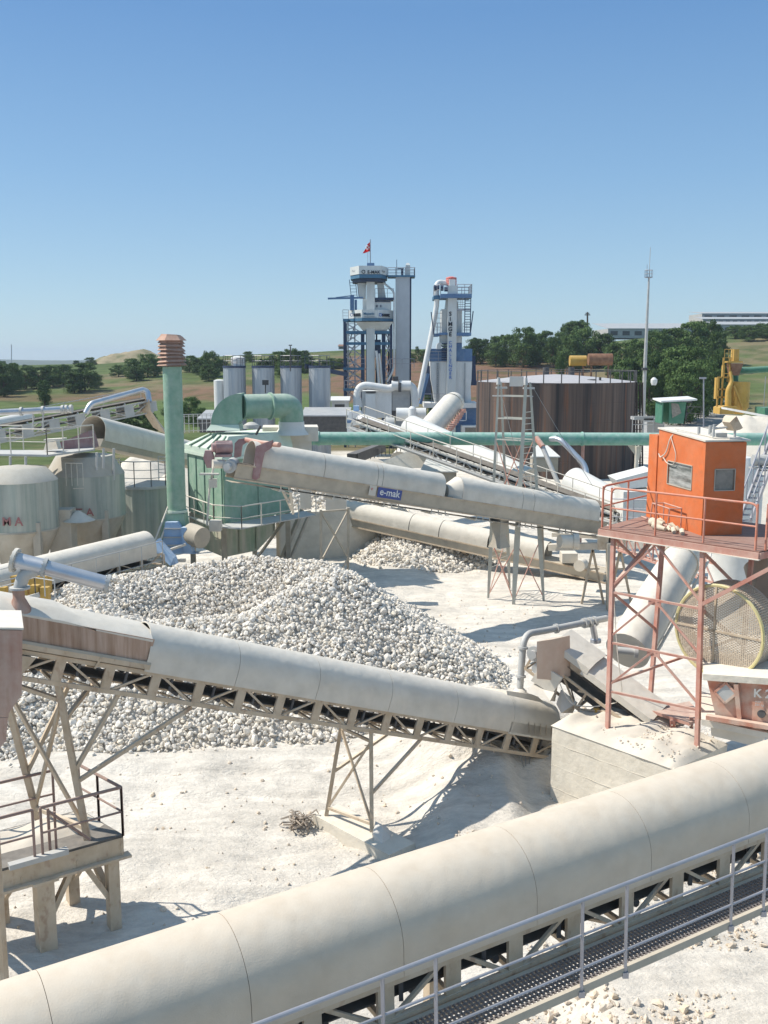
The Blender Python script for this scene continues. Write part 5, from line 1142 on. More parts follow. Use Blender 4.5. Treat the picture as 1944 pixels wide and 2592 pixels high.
prop(MB().slab([P(388, 1380, 43.6), P(398, 1365, 43.6), P(440, 1412, 43.2), P(445, 1428, 43.2), P(430, 1432, 43.2), P(392, 1395, 43.6)], (.05, .35, 0)).build('belt_guard', M['bluep']), 'pale blue belt guard at the left foot of the green stack', 'guard')
m = MB().tube(P(372, 1420, 44), P(430, 1270, 46), .04, n=6); m.tube(P(385, 1425, 44), P(420, 1330, 45.5), .05, n=6); m.beam(P(380, 1420, 44), P(470, 1418, 44), .15); m.beam(P(392, 1405, 44), P(470, 1378, 44.8), .1); m.build('stay', M['cover'], fb)
# ---- horizontal green pipe
gp = T('duct_pipe', 'long horizontal green duct pipe crossing the plant behind the mast', 'pipe', V(1300, 62, GZ)); Dp = 60
a_, b_ = P(752, 1110, 57), P(2050, 1112, 60)
MB().tube(a_, b_, .38, n=24).build('pipe_run', M['green_pipe'], gp, ang=40)
for x in (808, 1142, 1481): c = a_.lerp(b_, (V(x, 58.5, 0).x-a_.x)/(b_.x-a_.x)); MB().tube(c-Vector((.05, 0, 0)), c+Vector((.05, 0, 0)), .43, n=24).build('flange', M['green_pipe'], gp, ang=40)
c = a_.lerp(b_, (V(1482, 58.7, 0).x-a_.x)/(b_.x-a_.x)); MB().tube((c.x, c.y, c.z-.3), (c.x, c.y, GZ-.2), .10, n=10).build('support_post', M['redpaint'], gp)
c = P(1625, 1130, 59.5); m = MB().slab([c, P(1590, 1128, 59.5), P(1618, 1165, 59.5)], (0, .1, 0)); m.tube((c.x-.3, c.y, c.z), (c.x-.3, c.y, GZ), .12); m.build('support_post', M['cover'], gp)
# branch pipes hanging from it
bp_ = T('dust_pipe', 'thin silver dust pipe slanting down from the green duct with an end elbow', 'pipe', P(1490, 1240, 57))
MB().path(arc([P(1388, 1112, 58.3), P(1416, 1110, 57.5), P(1482, 1178, 56.5), P(1487, 1225, 56), P(1502, 1240, 55)], .4), .16, n=12).build('pipe_run', M['silver'], bp_, ang=50)
MB().tube(P(1385, 1112, 58.4), P(1410, 1110, 57.9), .19, n=12).build('pipe_stub', M['green_pipe'], bp_, ang=50)
bp_ = T('dust_pipe', 'thin dull dust pipe with a rusty red end, left of the silver one', 'pipe', P(1420, 1240, 57))
MB().tube(P(1372, 1128, 57.4), P(1422, 1245, 56), .14, n=12).build('pipe_run', M['galv_dull'], bp_, ang=50); MB().tube(P(1357, 1108, 57.8), P(1374, 1131, 57.3), .17, n=12).build('pipe_end', M['redpaint'], bp_, ang=50)

# ---- left: small covered conveyor with railing, in front of the silos
A, B = P(-40, 1440, 35), P(368, 1344, 41.5)
F5, L5 = frame(A, B); e5 = T('covered_conveyor', 'small covered conveyor with thin railing rising right in front of the grey silos', 'conveyor', F5(0, 0, -2))
cover(F5, 0, L5, 1.25, .62, .42, M['cover'], e5, nseg=2, name='cover_panel', cap=2)
truss(F5, -.5, L5+.4, .56, -1.0, -1.5, 1.3, M['steel_beige'], e5, post=(.14, .06)); belt(F5, -.5, L5, .42, -1.05, e5, -1.3, mt='belt_dirty')
m = MB()
p = [F5(-.5, .95, -1.5), F5(L5, .95, -1.5)]; rail(m, p, 1.15, (.3,), 1.25, .02); m.build('railing', M['galv_dull'], e5)
MB().slab([F5(-.5, .65, -1.5), F5(L5, .65, -1.5), F5(L5, 1.0, -1.5), F5(-.5, 1.0, -1.5)], (0, 0, -.04)).build('walkway', M['trough'], e5)
bent('support_frame', 'beige legs under the small covered conveyor at left', [F5(1.5, -.5, -1.5), F5(1.5, .5, -1.5)], [Vector((*F5(1.5, -.5, 0).xy, GZ)), Vector((*F5(1.5, .5, 0).xy, GZ))], M['steel_beige'], r=.07)
m = MB(); 
for i, (x, y) in enumerate(((8, 1505), (62, 1500), (90, 1500), (115, 1505))): m.boxc(V(x, 33.5, zat(y, 33.5)), .28, .25, .55)
m.boxc(V(80, 35.5, zat(1478, 35.5)), 1.3, .6, .7); multi(m, 'machine', 'yellow machine blocks under the small conveyor left of the stone pile', 'machine', 'machine_block', M['yellow'])
m = MB(); rail(m, [P(-20, 1535, 33), P(90, 1505, 33.2), P(140, 1515, 31.5)], 1.2, (.5,), 1.4, .022); m.beam(P(-20, 1540, 33), P(100, 1505, 33.2), .1, .15); multi(m, 'railing', 'thin grey walkway railing beside the rusty red cone', 'railing', 'rail_tube', M['galv_dull'])

# ---- upper left covered conveyor running behind the stack
A, B = P(238, 1052, 48), P(540, 1132, 59)
F6, L6 = frame(A, B); e6 = T('covered_conveyor', 'smooth white covered conveyor passing behind the green stack at left', 'conveyor', F6(0, 0, -2))
s6 = apx(F6, 335); cover(F6, 0, s6, 1.45, .70, .5, M['cover'], e6, nseg=2, name='cover_panel'); cover(F6, s6, L6, 1.45, .70, .5, M['cover'], e6, nseg=2, name='cover_panel')
hoops(F6, [s6], 1.45, .70, .48, M['belt_dirty'], e6, th=.05)
m = MB().loft([[F6(a_, b, c) for b, c in ((-.68, -1.15), (.71, -1.12), (.58, -1.5), (-.58, -1.5))] for a_ in (-.1, L6)]); m.build('trough', M['trough'], e6)

# ---- silos at the left
def silo(name, label, px_, D_, r, ytop, ysh, ybot, ycone, mt='silo', letter=None, cap=None, n=28):
    c = V(px_, D_, 0); root = T(name, label, 'silo', (c.x, D_, GZ)); z = lambda y: zat(y, D_-r*.6)
    MB().lathe((c.x, D_, 0), [(r, z(ybot)), (r, z(ysh))], n=n, cap=False).build('silo_shell', M[mt], root, ang=50)
    MB().lathe((c.x, D_, 0), [(r+.02, z(ysh)), (r*.72, z(ytop)), (r*.35, z(ytop)+.06), (.1, z(ytop)+.12)], n=n).build('roof', M['silo_cone'], root, ang=50)
    MB().lathe((c.x, D_, 0), [(r+.03, z(ybot)+.03), (r+.03, z(ybot)-.03)], n=n).build('seam_band', M['silo_cone'], root, ang=50)
    MB().lathe((c.x, D_, 0), [(r*.22, z(ycone)), (r, z(ybot)-.04)], n=n).build('silo_cone', M['silo_cone'], root, ang=50)
    m = MB()
    for k in range(4): a_ = k*math.pi/2+.8; m.beam((c.x+math.cos(a_)*r*.93, D_+math.sin(a_)*r*.93, z(ybot)+.4), (c.x+math.cos(a_)*r*.93, D_+math.sin(a_)*r*.93, GZ-.2), .3, .3)
    m.build('support_leg', M['silo_cone'], root)
    return root, c, r
rA, cA_, ra = silo('silo', 'dusty grey green silo at the left edge with faded red letters low on its side', 28, 42, 1.62, 1190, 1222, 1345, 1500)
text('lettering', 'M A', (cA_.x-.15, 42-ra-.05, zat(1330, 42-ra)), (1, 0, 0), (0, 0, 1), .5, M['inkred'], rA, .01, .01)
rB, cB_, rb_ = silo('silo', 'second grey green silo with dark streaks, faded red letters at its lower right', 202, 46, 1.78, 1158, 1205, 1312, 1460)
text('lettering', 'T', (cB_.x+.05, 46-rb_-.06, zat(1306, 46-rb_)), (1, 0, 0), (0, 0, 1), .5, M['inkred'], rB, .01, .01); text('lettering', 'A', (cB_.x+.50, 46-rb_-.02, zat(1306, 46-rb_)), (1, .2, 0), (0, 0, 1), .5, M['inkred'], rB, .01, .01)
m = MB().boxc(V(160, 42.6, zat(1350, 42.6)), .95, .8, 2.2); m.build('junction_duct', M['silo_cone'], rB)
prop(heap('dust_heap', 'x', 178, 42.6, .5, .7), 'little cone of grey dust between the two left silos', 'dust heap').location.z += (zat(1312, 42.6)-GH(V(178, 42.6, 0).x, 42.6))
m = MB(); x0 = V(150, 43.8, 0).x; x1 = V(194, 43.8, 0).x
for k in range(4): m.tube((x0+(x1-x0)*k/3, 43.9, zat(1172, 43.9)), (x0+(x1-x0)*k/3, 43.9, zat(1230, 43.9)), .015, n=5)
m.tube((x0, 43.9, zat(1172, 43.9)), (x1, 43.9, zat(1173, 43.9)), .02, n=5); m.tube((x0+.3, 43.9, zat(1237, 43.9)), (x1, 43.9, zat(1236, 43.9)), .02, n=5); m.build('thin_ladder', M['cover'], rB)
# platform over the silos
po = T('silo_platform', 'railed catwalk on posts over the two left silos', 'platform', V(130, 44, zat(1150, 44)))
z1 = zat(1150, 43.5); q0, q1, q2, q3 = V(-30, 43, z1), V(120, 42.4, z1), V(236, 45.2, z1), V(236, 47, z1)
MB().slab([V(-60, 43.0, z1), V(120, 42.4, z1), V(240, 45.2, z1), V(240, 47, z1), V(120, 44.6, z1), V(-60, 45, z1)], (0, 0, .08)).build('deck', M['galv_dull'], po)
z2 = z1+.08; rail(MB(), [V(28, 42.8, z2), V(120, 42.45, z2), V(238, 45.2, z2)], 1.1, (.5,), 1.2, .028).build('railing', M['cover'], po)
rail(MB(), [V(-60, 44.8, z2), V(60, 44.9, z2)], 1.1, (.5,), 1.2, .028).build('railing', M['cover'], po)
m = MB()
for x, D_, y in ((65, 42.4, 1186), (26, 42.5, 1200), (245, 44.4, 1190), (262, 44.6, 1185), (288, 45.2, 1215)): m.tube(V(x, D_, z1 if x < 260 else zat(1135, D_)), V(x, D_, zat(y, D_)), .06, n=8)
m.build('post', M['galv_dull'], po)
m = MB().slab([P(110, 1140, 43.8), P(147, 1137, 43.8), P(140, 1112, 44), P(118, 1114, 44)], (0, .5, 0)); m.beam(P(115, 1113, 43.6), P(165, 1110, 43.6), .5, .06); multi(m, 'hatch_box', 'pale box with open lid on the silo catwalk', 'box', 'box_panel', M['cover'])
m = MB().slab([P(150, 1120, 45), P(222, 1092, 46), P(230, 1115, 46), P(235, 1135, 46), P(160, 1140, 45)], (0, 1.0, 0)); prop(m.build('chute_guard', M['mauve']), 'dusty dark red sloping guard behind the silo catwalk', 'guard')
# railed round tank
tk = T('round_tank', 'grey green round tank with railing and pale left corner post', 'tank', V(354, 50, GZ)); c = V(354, 50, 0); r = 1.42
MB().lathe((c.x, 50, 0), [(r, GZ-.1), (r, zat(1240, 50-r))], n=14).build('tank_shell', M['silo'], tk, ang=20)
MB().lathe((c.x, 50, 0), [(r+.06, zat(1240, 50-r)+.005), (r+.06, zat(1233, 50-r))], n=28).build('rim', M['galv_dull'], tk, ang=50)
m = MB(); zt_ = zat(1233, 50-r); ring_p = [(c.x+(r-.02)*math.cos(a_), 50+(r-.02)*math.sin(a_), zt_) for a_ in np.linspace(math.pi*.9, math.pi*2.4, 9)]; rail(m, ring_p, 1.25, (.33, .66), 9, .025); m.build('railing', M['galv_dull'], tk)
m = MB(); cx_ = c.x-r-.05
for k in range(5): m.path([(cx_+.22*math.cos(a_), 49.2+.22*math.sin(a_), zt_+1.3-.4*k) for a_ in np.linspace(0, 6.28, 12)], .02, n=5)
m.tube((cx_-.2, 49.2, zt_+1.9), (cx_-.2, 49.2, zt_-.5), .03); m.build('cage_ladder', M['galv_dull'], tk)
MB().beam((c.x-r-.02, 48.9, GZ), (c.x-r-.02, 48.9, zt_-.1), .32, .32).build('corner_post', M['green_light'], tk)

# ---- back left truss conveyor with silver pipes
A, B = P(-40, 1090, 55), P(372, 1012, 62)
F7, L7 = frame(A, B); e7 = T('truss_conveyor', 'open grey truss conveyor rising right across the left background', 'conveyor', F7(0, 0, -2))
truss(F7, -1, L7, .55, -.05, -.75, 1.55, M['galv_dull'], e7, ch=.09, post=(.62, .04), dg=.05); belt(F7, -1, L7, .45, 0.02, e7, -.4, mt='belt_dirty'); idlers(F7, 0, L7, 1.55, .45, 0, e7, 'cover_far')
m = MB(); rail(m, [F7(0, -.75, -.1), F7(L7, -.75, -.1)], .75, (), 2.6, .02); m.build('railing', M['galv_dull'], e7)
MB().loft([[P(366, 1008, 61.5), P(378, 1012, 61), P(378, 1012, 62.4), P(366, 1008, 62.9)], [P(360, 1040, 61.5), P(382, 1040, 61), P(382, 1040, 62.4), P(360, 1040, 62.9)], [P(388, 1082, 61.5), P(420, 1100, 61), P(420, 1090, 62.4), P(398, 1080, 62.9)]]).build('discharge_chute', M['steel_beige'], e7)
cov = MB().loft([[F7(a_, .1+.34*math.cos(t), .25+.34*math.sin(t)) for t in np.linspace(0, math.pi, 9)] for a_ in (-.5, apx(F7, 82))]); cov.build('cover_panel', M['cover_far'], e7, ang=50)
pp_ = T('dust_pipe', 'silver dust pipe following the top of the back left truss conveyor', 'pipe', P(220, 1044, 58))
MB().path(arc([P(217, 1046, 58), P(229, 1022, 58.2), P(362, 986, 61.5), P(374, 992, 61.5), P(378, 1018, 61.3)], .5), .17, n=14).build('pipe_run', M['silver'], pp_, ang=50)
pp_ = T('dust_pipe', 'straight silver flanged pipe lying level at the left edge before the green field', 'pipe', P(100, 1045, 52))
MB().tube(P(-40, 1046, 51), P(178, 1035, 53), .17, n=14).build('pipe_run', M['silver'], pp_, ang=50)
for x in (52, 107, 158, 168, 180): q = P(-40, 1046, 51).lerp(P(178, 1035, 53), (x+40)/218); MB().tube(q-Vector((.06, 0, 0)), q+Vector((.06, 0, 0)), .23, n=14).build('flange', M['galv_dull'], pp_, ang=50)
m = MB()
for x in (84, 109): m.tube(P(x, 1046, 52.3), P(x, 1090, 52.3), .05, n=6)
m.build('support_post', M['galv_dull'], pp_)
# ---------------------------------------------------------------- mid-right conveyors behind the mast
A, B = P(1045, 1052, 66), P(1345, 1186, 58)
F8, L8 = frame(A, B); e8 = T('covered_conveyor', 'bright white covered conveyor running down behind the green duct pipe', 'conveyor', F8(0, 0, -2))
s8 = apx(F8, 1115); cover(F8, 0, s8, 1.9, .95, .5, M['cover_far'], e8, nseg=1, name='cover_panel'); cover(F8, s8, L8, 1.9, .95, .5, M['cover_far'], e8, nseg=3, name='cover_panel')
A, B = P(905, 1062, 60), P(1575, 1300, 50)
F9, L9 = frame(A, B); e9 = T('belt_conveyor', 'long open belt conveyor with railings descending right behind the mast', 'conveyor', F9(0, 0, -2))
truss(F9, 0, L9, .55, -.1, -.6, 1.2, M['galv_dull'], e9, ch=.1, post=(.08, .05)); belt(F9, 0, L9, .5, 0.0, e9, -.35); idlers(F9, 0, L9, 1.4, .5, 0, e9, 'galv_dull')
m = MB(); rail(m, [F9(0, .95, -.4), F9(L9, .95, -.4)], 1.05, (.5,), 1.6, .028); rail(m, [F9(0, -.8, -.3), F9(L9, -.8, -.3)], 1.05, (.5,), 1.6, .025); m.build('railing', M['cover'], e9)
MB().slab([F9(0, .58, -.42), F9(L9, .58, -.42), F9(L9, 1.0, -.42), F9(0, 1.0, -.42)], (0, 0, -.05)).build('walkway', M['galv_dull'], e9)
for x0, lab in ((1458, 'white hood box on the lower part of the open belt conveyor, near the silver pipe'),):
    A, B = P(x0, 1184, 56), P(1600, 1262, 52); Fh, Lh = frame(A, B); r_ = T('hood', lab, 'hood', Fh(0, 0, -1)); cover(Fh, 0, Lh*.62, 1.7, .85, .7, M['cover_far'], r_, cap=1, name='hood_shell'); cover(Fh, Lh*.62, Lh*1.0, 1.7, .85, .7, M['cover_far'], r_, name='hood_shell')
m = MB().slab([P(1560, 1215, 50), P(1655, 1190, 50), P(1655, 1230, 50), P(1575, 1240, 50)], (0, 2, 0)); m.boxc(V(1605, 50, zat(1275, 50)), 1.6, 2, 1.5); multi(m, 'white_machine', 'white box shaped machine seen through the red railing left of the cabin', 'machine', 'machine_body', M['cover_far'])
m = MB(); rail(m, [P(1545, 1330, 47), P(1660, 1335, 46)], 1.3, (.33, .66), .9, .025); multi(m, 'railing', 'pale blue railing seen through the red railing left of the cabin', 'railing', 'rail_tube', M['galv'])
def gable(label, pts, D_, dep, h, mt='cover_far'):
    x0, x1, ytop, yeave = pts; a_, b_ = P(x0, yeave, D_), P(x1, yeave, D_); zr_ = zat(ytop, D_); 
    r_ = T('shed_roof', label, 'roof', (a_+b_)*.5); m = MB()
    q = Vector((.25, dep, 0)); mid0 = Vector((a_.x*.45+b_.x*.55-.4, D_+dep/2, zr_)); 
    m.slab([a_, b_, b_+Vector((-.6, dep*.6, zr_-b_.z)), a_+Vector((.5, dep*.6, zr_-a_.z))], (0, 0, .06)); m.build('roof', M[mt], r_)
    m = MB().slab([a_+Vector((.1, .1, -.02)), b_+Vector((-.1, .1, -.02)), b_+Vector((-.1, .1, -h)), a_+Vector((.1, .1, -h))], (0, dep*.5, 0)); m.build('wall', M['trough'], r_); return r_
gable('small white gable roof over a hopper below the green duct pipe', (1062, 1160, 1166, 1196), 58, 2.2, .8)
gable('small white tilted roof with railings left of the silver dust pipe', (1345, 1418, 1134, 1158), 61, 2.2, .9)
bt = T('beige_tube', 'beige inclined tube conveyor leaning right in front of the lettered white tower', 'conveyor', P(1020, 1170, 70))
MB().path([P(1140, 1014, 76), P(1158, 1030, 75.5)], .8, n=4).v
MB().path([P(1143, 1024, 76), P(1016, 1172, 68)], .88, n=26).build('tube', M['cover'], bt, ang=50)
m = MB().path([P(1150, 1018, 76.6), P(1143, 1024, 76)], .8, n=26, r2=.88); m.build('tube_end', M['cover'], bt, ang=50)
m = MB()
for i in range(14): p = P(1172, 1040, 75).lerp(P(1120, 1110, 71), i/13); m.boxc(p, .25+.2*random.random(), .3, .3, random.random())
m.build('side_fittings', M['redpaint'], bt)
# hopper with upright spikes and letters under the pipe
hp2 = T('belt_hopper', 'beige feed hopper with a row of upright rods and dark letters below the green duct', 'hopper', P(1060, 1180, 64))
m = MB().loft([[P(968, 1168, 63), P(1075, 1125, 66), P(1075, 1125, 67), P(968, 1168, 64)], [P(1000, 1185, 63), P(1100, 1185, 65), P(1100, 1185, 66), P(1000, 1185, 64)]]); m.build('hopper_side', M['concrete'], hp2)
m = MB()
for i in range(16): p = P(938+9.5*i, 1162-2.4*i, 64); m.tube(p, p+Vector((0, 0, .55)), .03, n=5)
m.build('rods', M['dark'], hp2)
text('lettering', 'N', P(1094, 1160, 62), (1, 0, -.1), (0, 0, 1), .4, M['ink'], hp2, .01, .01)
m = MB().slab([P(770, 1128, 70), P(925, 1128, 78), P(865, 1165, 64), P(770, 1140, 60)], (0, 0, -.2)); 
m = MB(); m.beam(P(890, 1155, 60), P(965, 1128, 66), .6, .3); m.beam(P(905, 1160, 60), P(975, 1132, 66), .05, .6); multi(m, 'narrow_belt', 'narrow dark inclined belt below the green duct left of the rods', 'belt', 'belt_strip', M['dark'])

# ---------------------------------------------------------------- bitumen tanks
def bitumen(px0, px1, D_, ytop, label, grp='corrugated bitumen tanks in a row'):
    c = V((px0+px1)/2, D_, 0); r = (V(px1, D_, 0).x-V(px0, D_, 0).x)/2; root = T('storage_tank', label, 'tank', (c.x, D_, GZ), grp); zt_ = zat(ytop+5, D_); n = 44
    ringf = lambda z, k=1: [(c.x+(r*k-(.035 if i % 2 else 0))*math.cos(2*math.pi*i/n), D_+(r*k-(.035 if i % 2 else 0))*math.sin(2*math.pi*i/n), z) for i in range(n)]
    MB().loft([ringf(GZ-.1), ringf(zt_)]).build('tank_shell', M['corr'], root, ang=20)
    MB().lathe((c.x, D_, 0), [(r+.04, zt_+.003), (r+.04, zt_+.22)], n=n).build('rim', M['navy'], root)
    m = MB(); rail(m, [(c.x+r*.95*math.cos(a_), D_+r*.95*math.sin(a_), zt_+.2) for a_ in np.linspace(0, 2*math.pi, 9)], 1.15, (.5,), 9, .03); m.build('railing', M['galv'], root)
    return c, r, zt_
for x0, x1, lab in ((564, 621, 'leftmost corrugated storage tank, the one carrying a white drum'), (637, 694, 'second corrugated storage tank from the left, behind the square duct'), (709, 763, 'third corrugated storage tank, behind the right bend of the green duct'), (781, 836, 'rightmost corrugated storage tank, nearest the lattice tower')): tk_ = bitumen(x0, x1, 112, 926, lab)
c = V(602, 112, 0); root = T('drum_tank', 'small white domed drum with railing on top of the leftmost storage tank', 'drum', (c.x, 112, zat(928, 112))); r = .76
MB().lathe((c.x, 112, 0), [(r, zat(929, 112)), (r, zat(905, 112)), (r*.6, zat(902, 112)), (.05, zat(901, 112))], n=20).build('drum', M['white'], root, ang=40)
m = MB(); rail(m, [(c.x+r*1.15*math.cos(a_), 112+r*1.15*math.sin(a_), zat(926, 112)) for a_ in np.linspace(0, 2*math.pi, 9)], .8, (.5,), 9, .025); m.build('railing', M['galv'], root)
c = V(554, 113, 0); m = MB().lathe((c.x, 113, 0), [(.66, GZ), (.66, zat(963, 113)), (.4, zat(961, 113)), (.05, zat(960, 113))], n=20); prop(m.build('white_tank', M['white'], ang=40), 'slim white upright tank left of the corrugated tanks', 'tank')
m = MB().tube(V(735, 110, zat(940, 110)), V(735, 110, zat(876, 110)), .06, n=6); m.boxc(V(735, 110, zat(874, 110)), .35, .25, .12); m.tube(V(775, 112, zat(935, 112)), V(775, 112, zat(925, 112)), .05); multi(m, 'lamp_pole', 'thin lamp pole rising from the row of corrugated tanks', 'lamp', 'pole_part', M['dark'])
m = MB(); m.beam(P(772, 927, 112), P(880, 948, 118), .12, .5); rail(m, [P(772, 925, 112), P(880, 944, 118)], 1, (.5,), 2.5, .03); prop(m.build('catwalk', M['navy']), 'dark catwalk from the corrugated tanks to the lattice tower', 'catwalk')
def shed(label, x0, x1, ytop, ybot, D_, dep, mt='white', rt='roofgrey', wins=0, name='shed', cat='shed', slope=.12):
    a_, b_ = V(x0, D_, 0).x, V(x1, D_, 0).x; zb_, zt_ = zat(ybot, D_), zat(ytop, D_); root = T(name, label, cat, ((a_+b_)/2, D_, zb_))
    MB().box(a_, b_, D_, D_+dep, zb_, zt_).build('wall', M[mt], root)
    m = MB().loft([[(a_-.2, D_-.25, zt_+.01+e), (b_+.2, D_-.25, zt_+.01+e), (b_+.2, D_+dep, zt_+slope*dep+e), (a_-.2, D_+dep, zt_+slope*dep+e)] for e in (0, .12)]); m.build('roof', M[rt], root)
    for i in range(wins):
        u_ = a_+(b_-a_)*(i+.5)/wins; w_ = (b_-a_)/wins*.3; MB().box(u_-w_, u_+w_, D_-.03, D_+.02, zb_+(zt_-zb_)*.3, zb_+(zt_-zb_)*.75).build('window', M['dark'], root)
    return root
shed('white open fronted hut between the right storage tank and the lattice tower', 838, 880, 1016, 1046, 116, 3, 'white', 'white', 1)
shed('long low shed with grey sheet roof behind the storage tanks', 765, 880, 1054, 1100, 104, 5, 'dark')
shed('low shed with dusty roof right of the green exhaust stack', 500, 560, 1062, 1095, 100, 5, 'dark')
m = MB(); rail(m, [P(420, 1098, 84), P(545, 1092, 90)], 1.6, tuple(np.linspace(.1, .9, 3)), .6, .03); prop(m.build('fence', M['galv_dull']), 'low grey fence behind the green exhaust stack', 'fence')

# ---------------------------------------------------------------- tall mixing tower
Dt = 128
X_ = lambda px_, d=0: V(px_, Dt+d, -2).x
Z_ = lambda py_: zat(py_, Dt)
M['tower_blue'] = mat('dark blue tower steel', (.04, .075, .15), .5, dust=.1)
et = T('mixing_tower', 'tall asphalt mixing tower with two white lettered bands and grey elevator shaft', 'tower', (X_(938), Dt, GZ))
def bx(m, x0, x1, y0, y1, d0, d1): return m.box(X_(x0), X_(x1), Dt+d0, Dt+d1, Z_(y1), Z_(y0))
bx(MB(), 928.5, 949, 690, 1110, -1.6, -.5).build('hot_elevator', M['tower_white'], et)
bx(MB(), 1001, 1036, 703, 1115, -1.0, 1.2).build('elevator_shaft', M['grey_clad'], et)
bx(MB(), 1036.3, 1040, 703, 1115, -.8, .6).build('shaft_trim', M['navy'], et)
def hexband(xs, y0, y1, mt, nm, inset=0, d0=-3.0, d1=3.2):
    pts = [(xs[0], -.6+inset), (xs[1], d0+inset), (xs[2], d0+inset), (xs[3], -.6+inset), (xs[3], d1-1), (xs[2]-6, d1), (xs[1], d1), (xs[0], d1-1)]
    return MB().loft([[(X_(a_), Dt+b_, Z_(y)) for a_, b_ in pts] for y in (y1, y0)]).build(nm, mt, et, ang=15)
hexband((888, 911, 966, 981), 678, 698.6, M['tower_white'], 'sign_band'); hexband((889, 912, 965, 980), 699, 708, M['blue_edge'], 'platform_edge', .05)
hexband((893, 914, 962, 976), 708.4, 716, M['navy'], 'platform_frame', .6)
hexband((884, 917.5, 957, 995), 786.5, 807, M['tower_white'], 'sign_band'); hexband((884, 918, 957, 995), 807.4, 814.5, M['blue_edge'], 'platform_edge', -.1)
bx(MB(), 870, 884, 808, 815, -1.5, 1.5).build('platform_edge', M['blue_edge'], et)
m = MB().loft([[(X_(a_), Dt+b_, Z_(y)) for a_, b_ in ((x0, -1.9*k), (x1, -1.9*k), (x1, 2.2*k), (x0, 2.2*k))] for y, x0, x1, k in ((843, 924, 974, .6), (816, 901, 995, 1.2))]); m.build('bin_hopper', M['tower_white'], et)
m = MB(); bx(m, 919, 932, 758, 787, -1.2, 1.5); bx(m, 949, 990, 762, 787, -1.2, 2); m.build('screen_house', M['tower_white'], et)
m = MB(); bx(m, 930, 948, 667, 678, -.8, .8); m.build('roof_box', M['blue'], et)
m = MB(); bx(m, 948, 996, 755, 761, -1.5, 2); bx(m, 950, 988, 763, 766, -1.35, -1.3); bx(m, 953, 956, 773, 779, -1.35, -1.3); bx(m, 963, 965, 773, 779, -1.35, -1.3); m.build('upper_floor', M['navy'], et)
m = MB().loft([[(X_(a_), Dt+b_, Z_(y)) for a_, b_ in ((x0, -.5), (x1, -.5), (x1, 1), (x0, 1))] for y, x0, x1 in ((756, 911, 926), (717, 906, 927))]); m.loft([[(X_(a_), Dt+b_, Z_(y)) for a_, b_ in ((x0, -.5), (x1, -.5), (x1, 1), (x0, 1))] for y, x0, x1 in ((756, 957, 977), (717, 955, 971))]); m.build('chute', M['tower_white'], et)
# legs and lattice
for x0, x1 in ((914, 923), (966, 976)): bx(MB(), x0, x1, 840, 1115, -.9, -.2).build('column', M['tower_blue'], et)
m = MB()
for y in (870, 933, 985): bx(m, 924, 990, y, y+2.5, -.4, 2)
for x in (928, 953, 984): m.beam((X_(x), Dt+1.5, Z_(842)), (X_(x), Dt+1.5, GZ), .22)
bx(m, 949, 964, 860, 905, -.6, 1)
m.build('inner_frame', M['tower_blue'], et)
for x in (874, 990):
    for d_ in (-1.4, 2.2): MB().beam((X_(x), Dt+d_, Z_(816)), (X_(x), Dt+d_, GZ-.2), .32, .32).build('column', M['navy'], et)
m = MB()
for y in (842, 870): m.beam((X_(872), Dt-1.4, Z_(y)), (X_(992), Dt-1.4, Z_(y)), .3, .35)
m.beam((X_(872), Dt+2.2, Z_(842)), (X_(992), Dt+2.2, Z_(842)), .3, .35)
for y in (933, 985): m.beam((X_(870), Dt-1.7, Z_(y)), (X_(922), Dt-1.7, Z_(y)), .25, .3)
m.build('floor_beam', M['blue_edge'], et)
m = MB(); lv = [816, 842, 870, 900, 933, 960, 985, 1025]
for a_, b_ in zip(lv, lv[1:]):
    for x0, x1 in ((874, 915), (975, 990)):
        m.beam((X_(x0), Dt-1.4, Z_(a_)), (X_(x1), Dt-1.3, Z_(b_)), .11); m.beam((X_(x1), Dt-1.4, Z_(a_)), (X_(x0), Dt-1.3, Z_(b_)), .11)
        m.beam((X_(x0), Dt+2.2, Z_(a_)), (X_(x1), Dt+2.3, Z_(b_)), .1)
for x in (882, 899): m.beam((X_(x), Dt-.8, Z_(816)), (X_(x), Dt-.8, GZ), .16)
for y in range(820, 1010, 12): m.beam((X_(882), Dt-.8, Z_(y)), (X_(899), Dt-.8, Z_(y)), .07)
m.build('lattice', M['galv'], et)
m = MB()
for x0, y0, x1, y1 in ((886, 862, 900, 820), (883, 900, 900, 870), (900, 935, 886, 900), (884, 960, 900, 935), (884, 995, 902, 962)): ladder(m, (X_(x0), Dt-.2, Z_(y0)), (X_(x1), Dt-.2, Z_(y1)), (0, 1, 0), .9, .28, .05)
ladder(m, (X_(898), Dt-.2, Z_(755)), (X_(893), Dt-.2, Z_(708)), (1, 0, 0), .75, .35, .04); m.tube((X_(910), Dt-.2, Z_(755)), (X_(905), Dt-.2, Z_(708)), .05, n=5)
m.build('stairs', M['navy'], et)
m = MB(); zz = Z_(703)
rail(m, [(X_(982), Dt-1.2, zz), (X_(1001), Dt-1.2, zz), (X_(1048), Dt-1.2, zz), (X_(1048), Dt+1.4, zz), (X_(982), Dt+1.4, zz)], 1.15, (.33, .66), 1.3, .035)
rail(m, [(X_(870), Dt-1.5, Z_(808)), (X_(884), Dt-1.5, Z_(808))], 1.1, (.33, .66), .9, .03)
rail(m, [(X_(950), Dt-1.4, Z_(755)), (X_(996), Dt-1.4, Z_(755))], 1.1, (.5,), .8, .03)
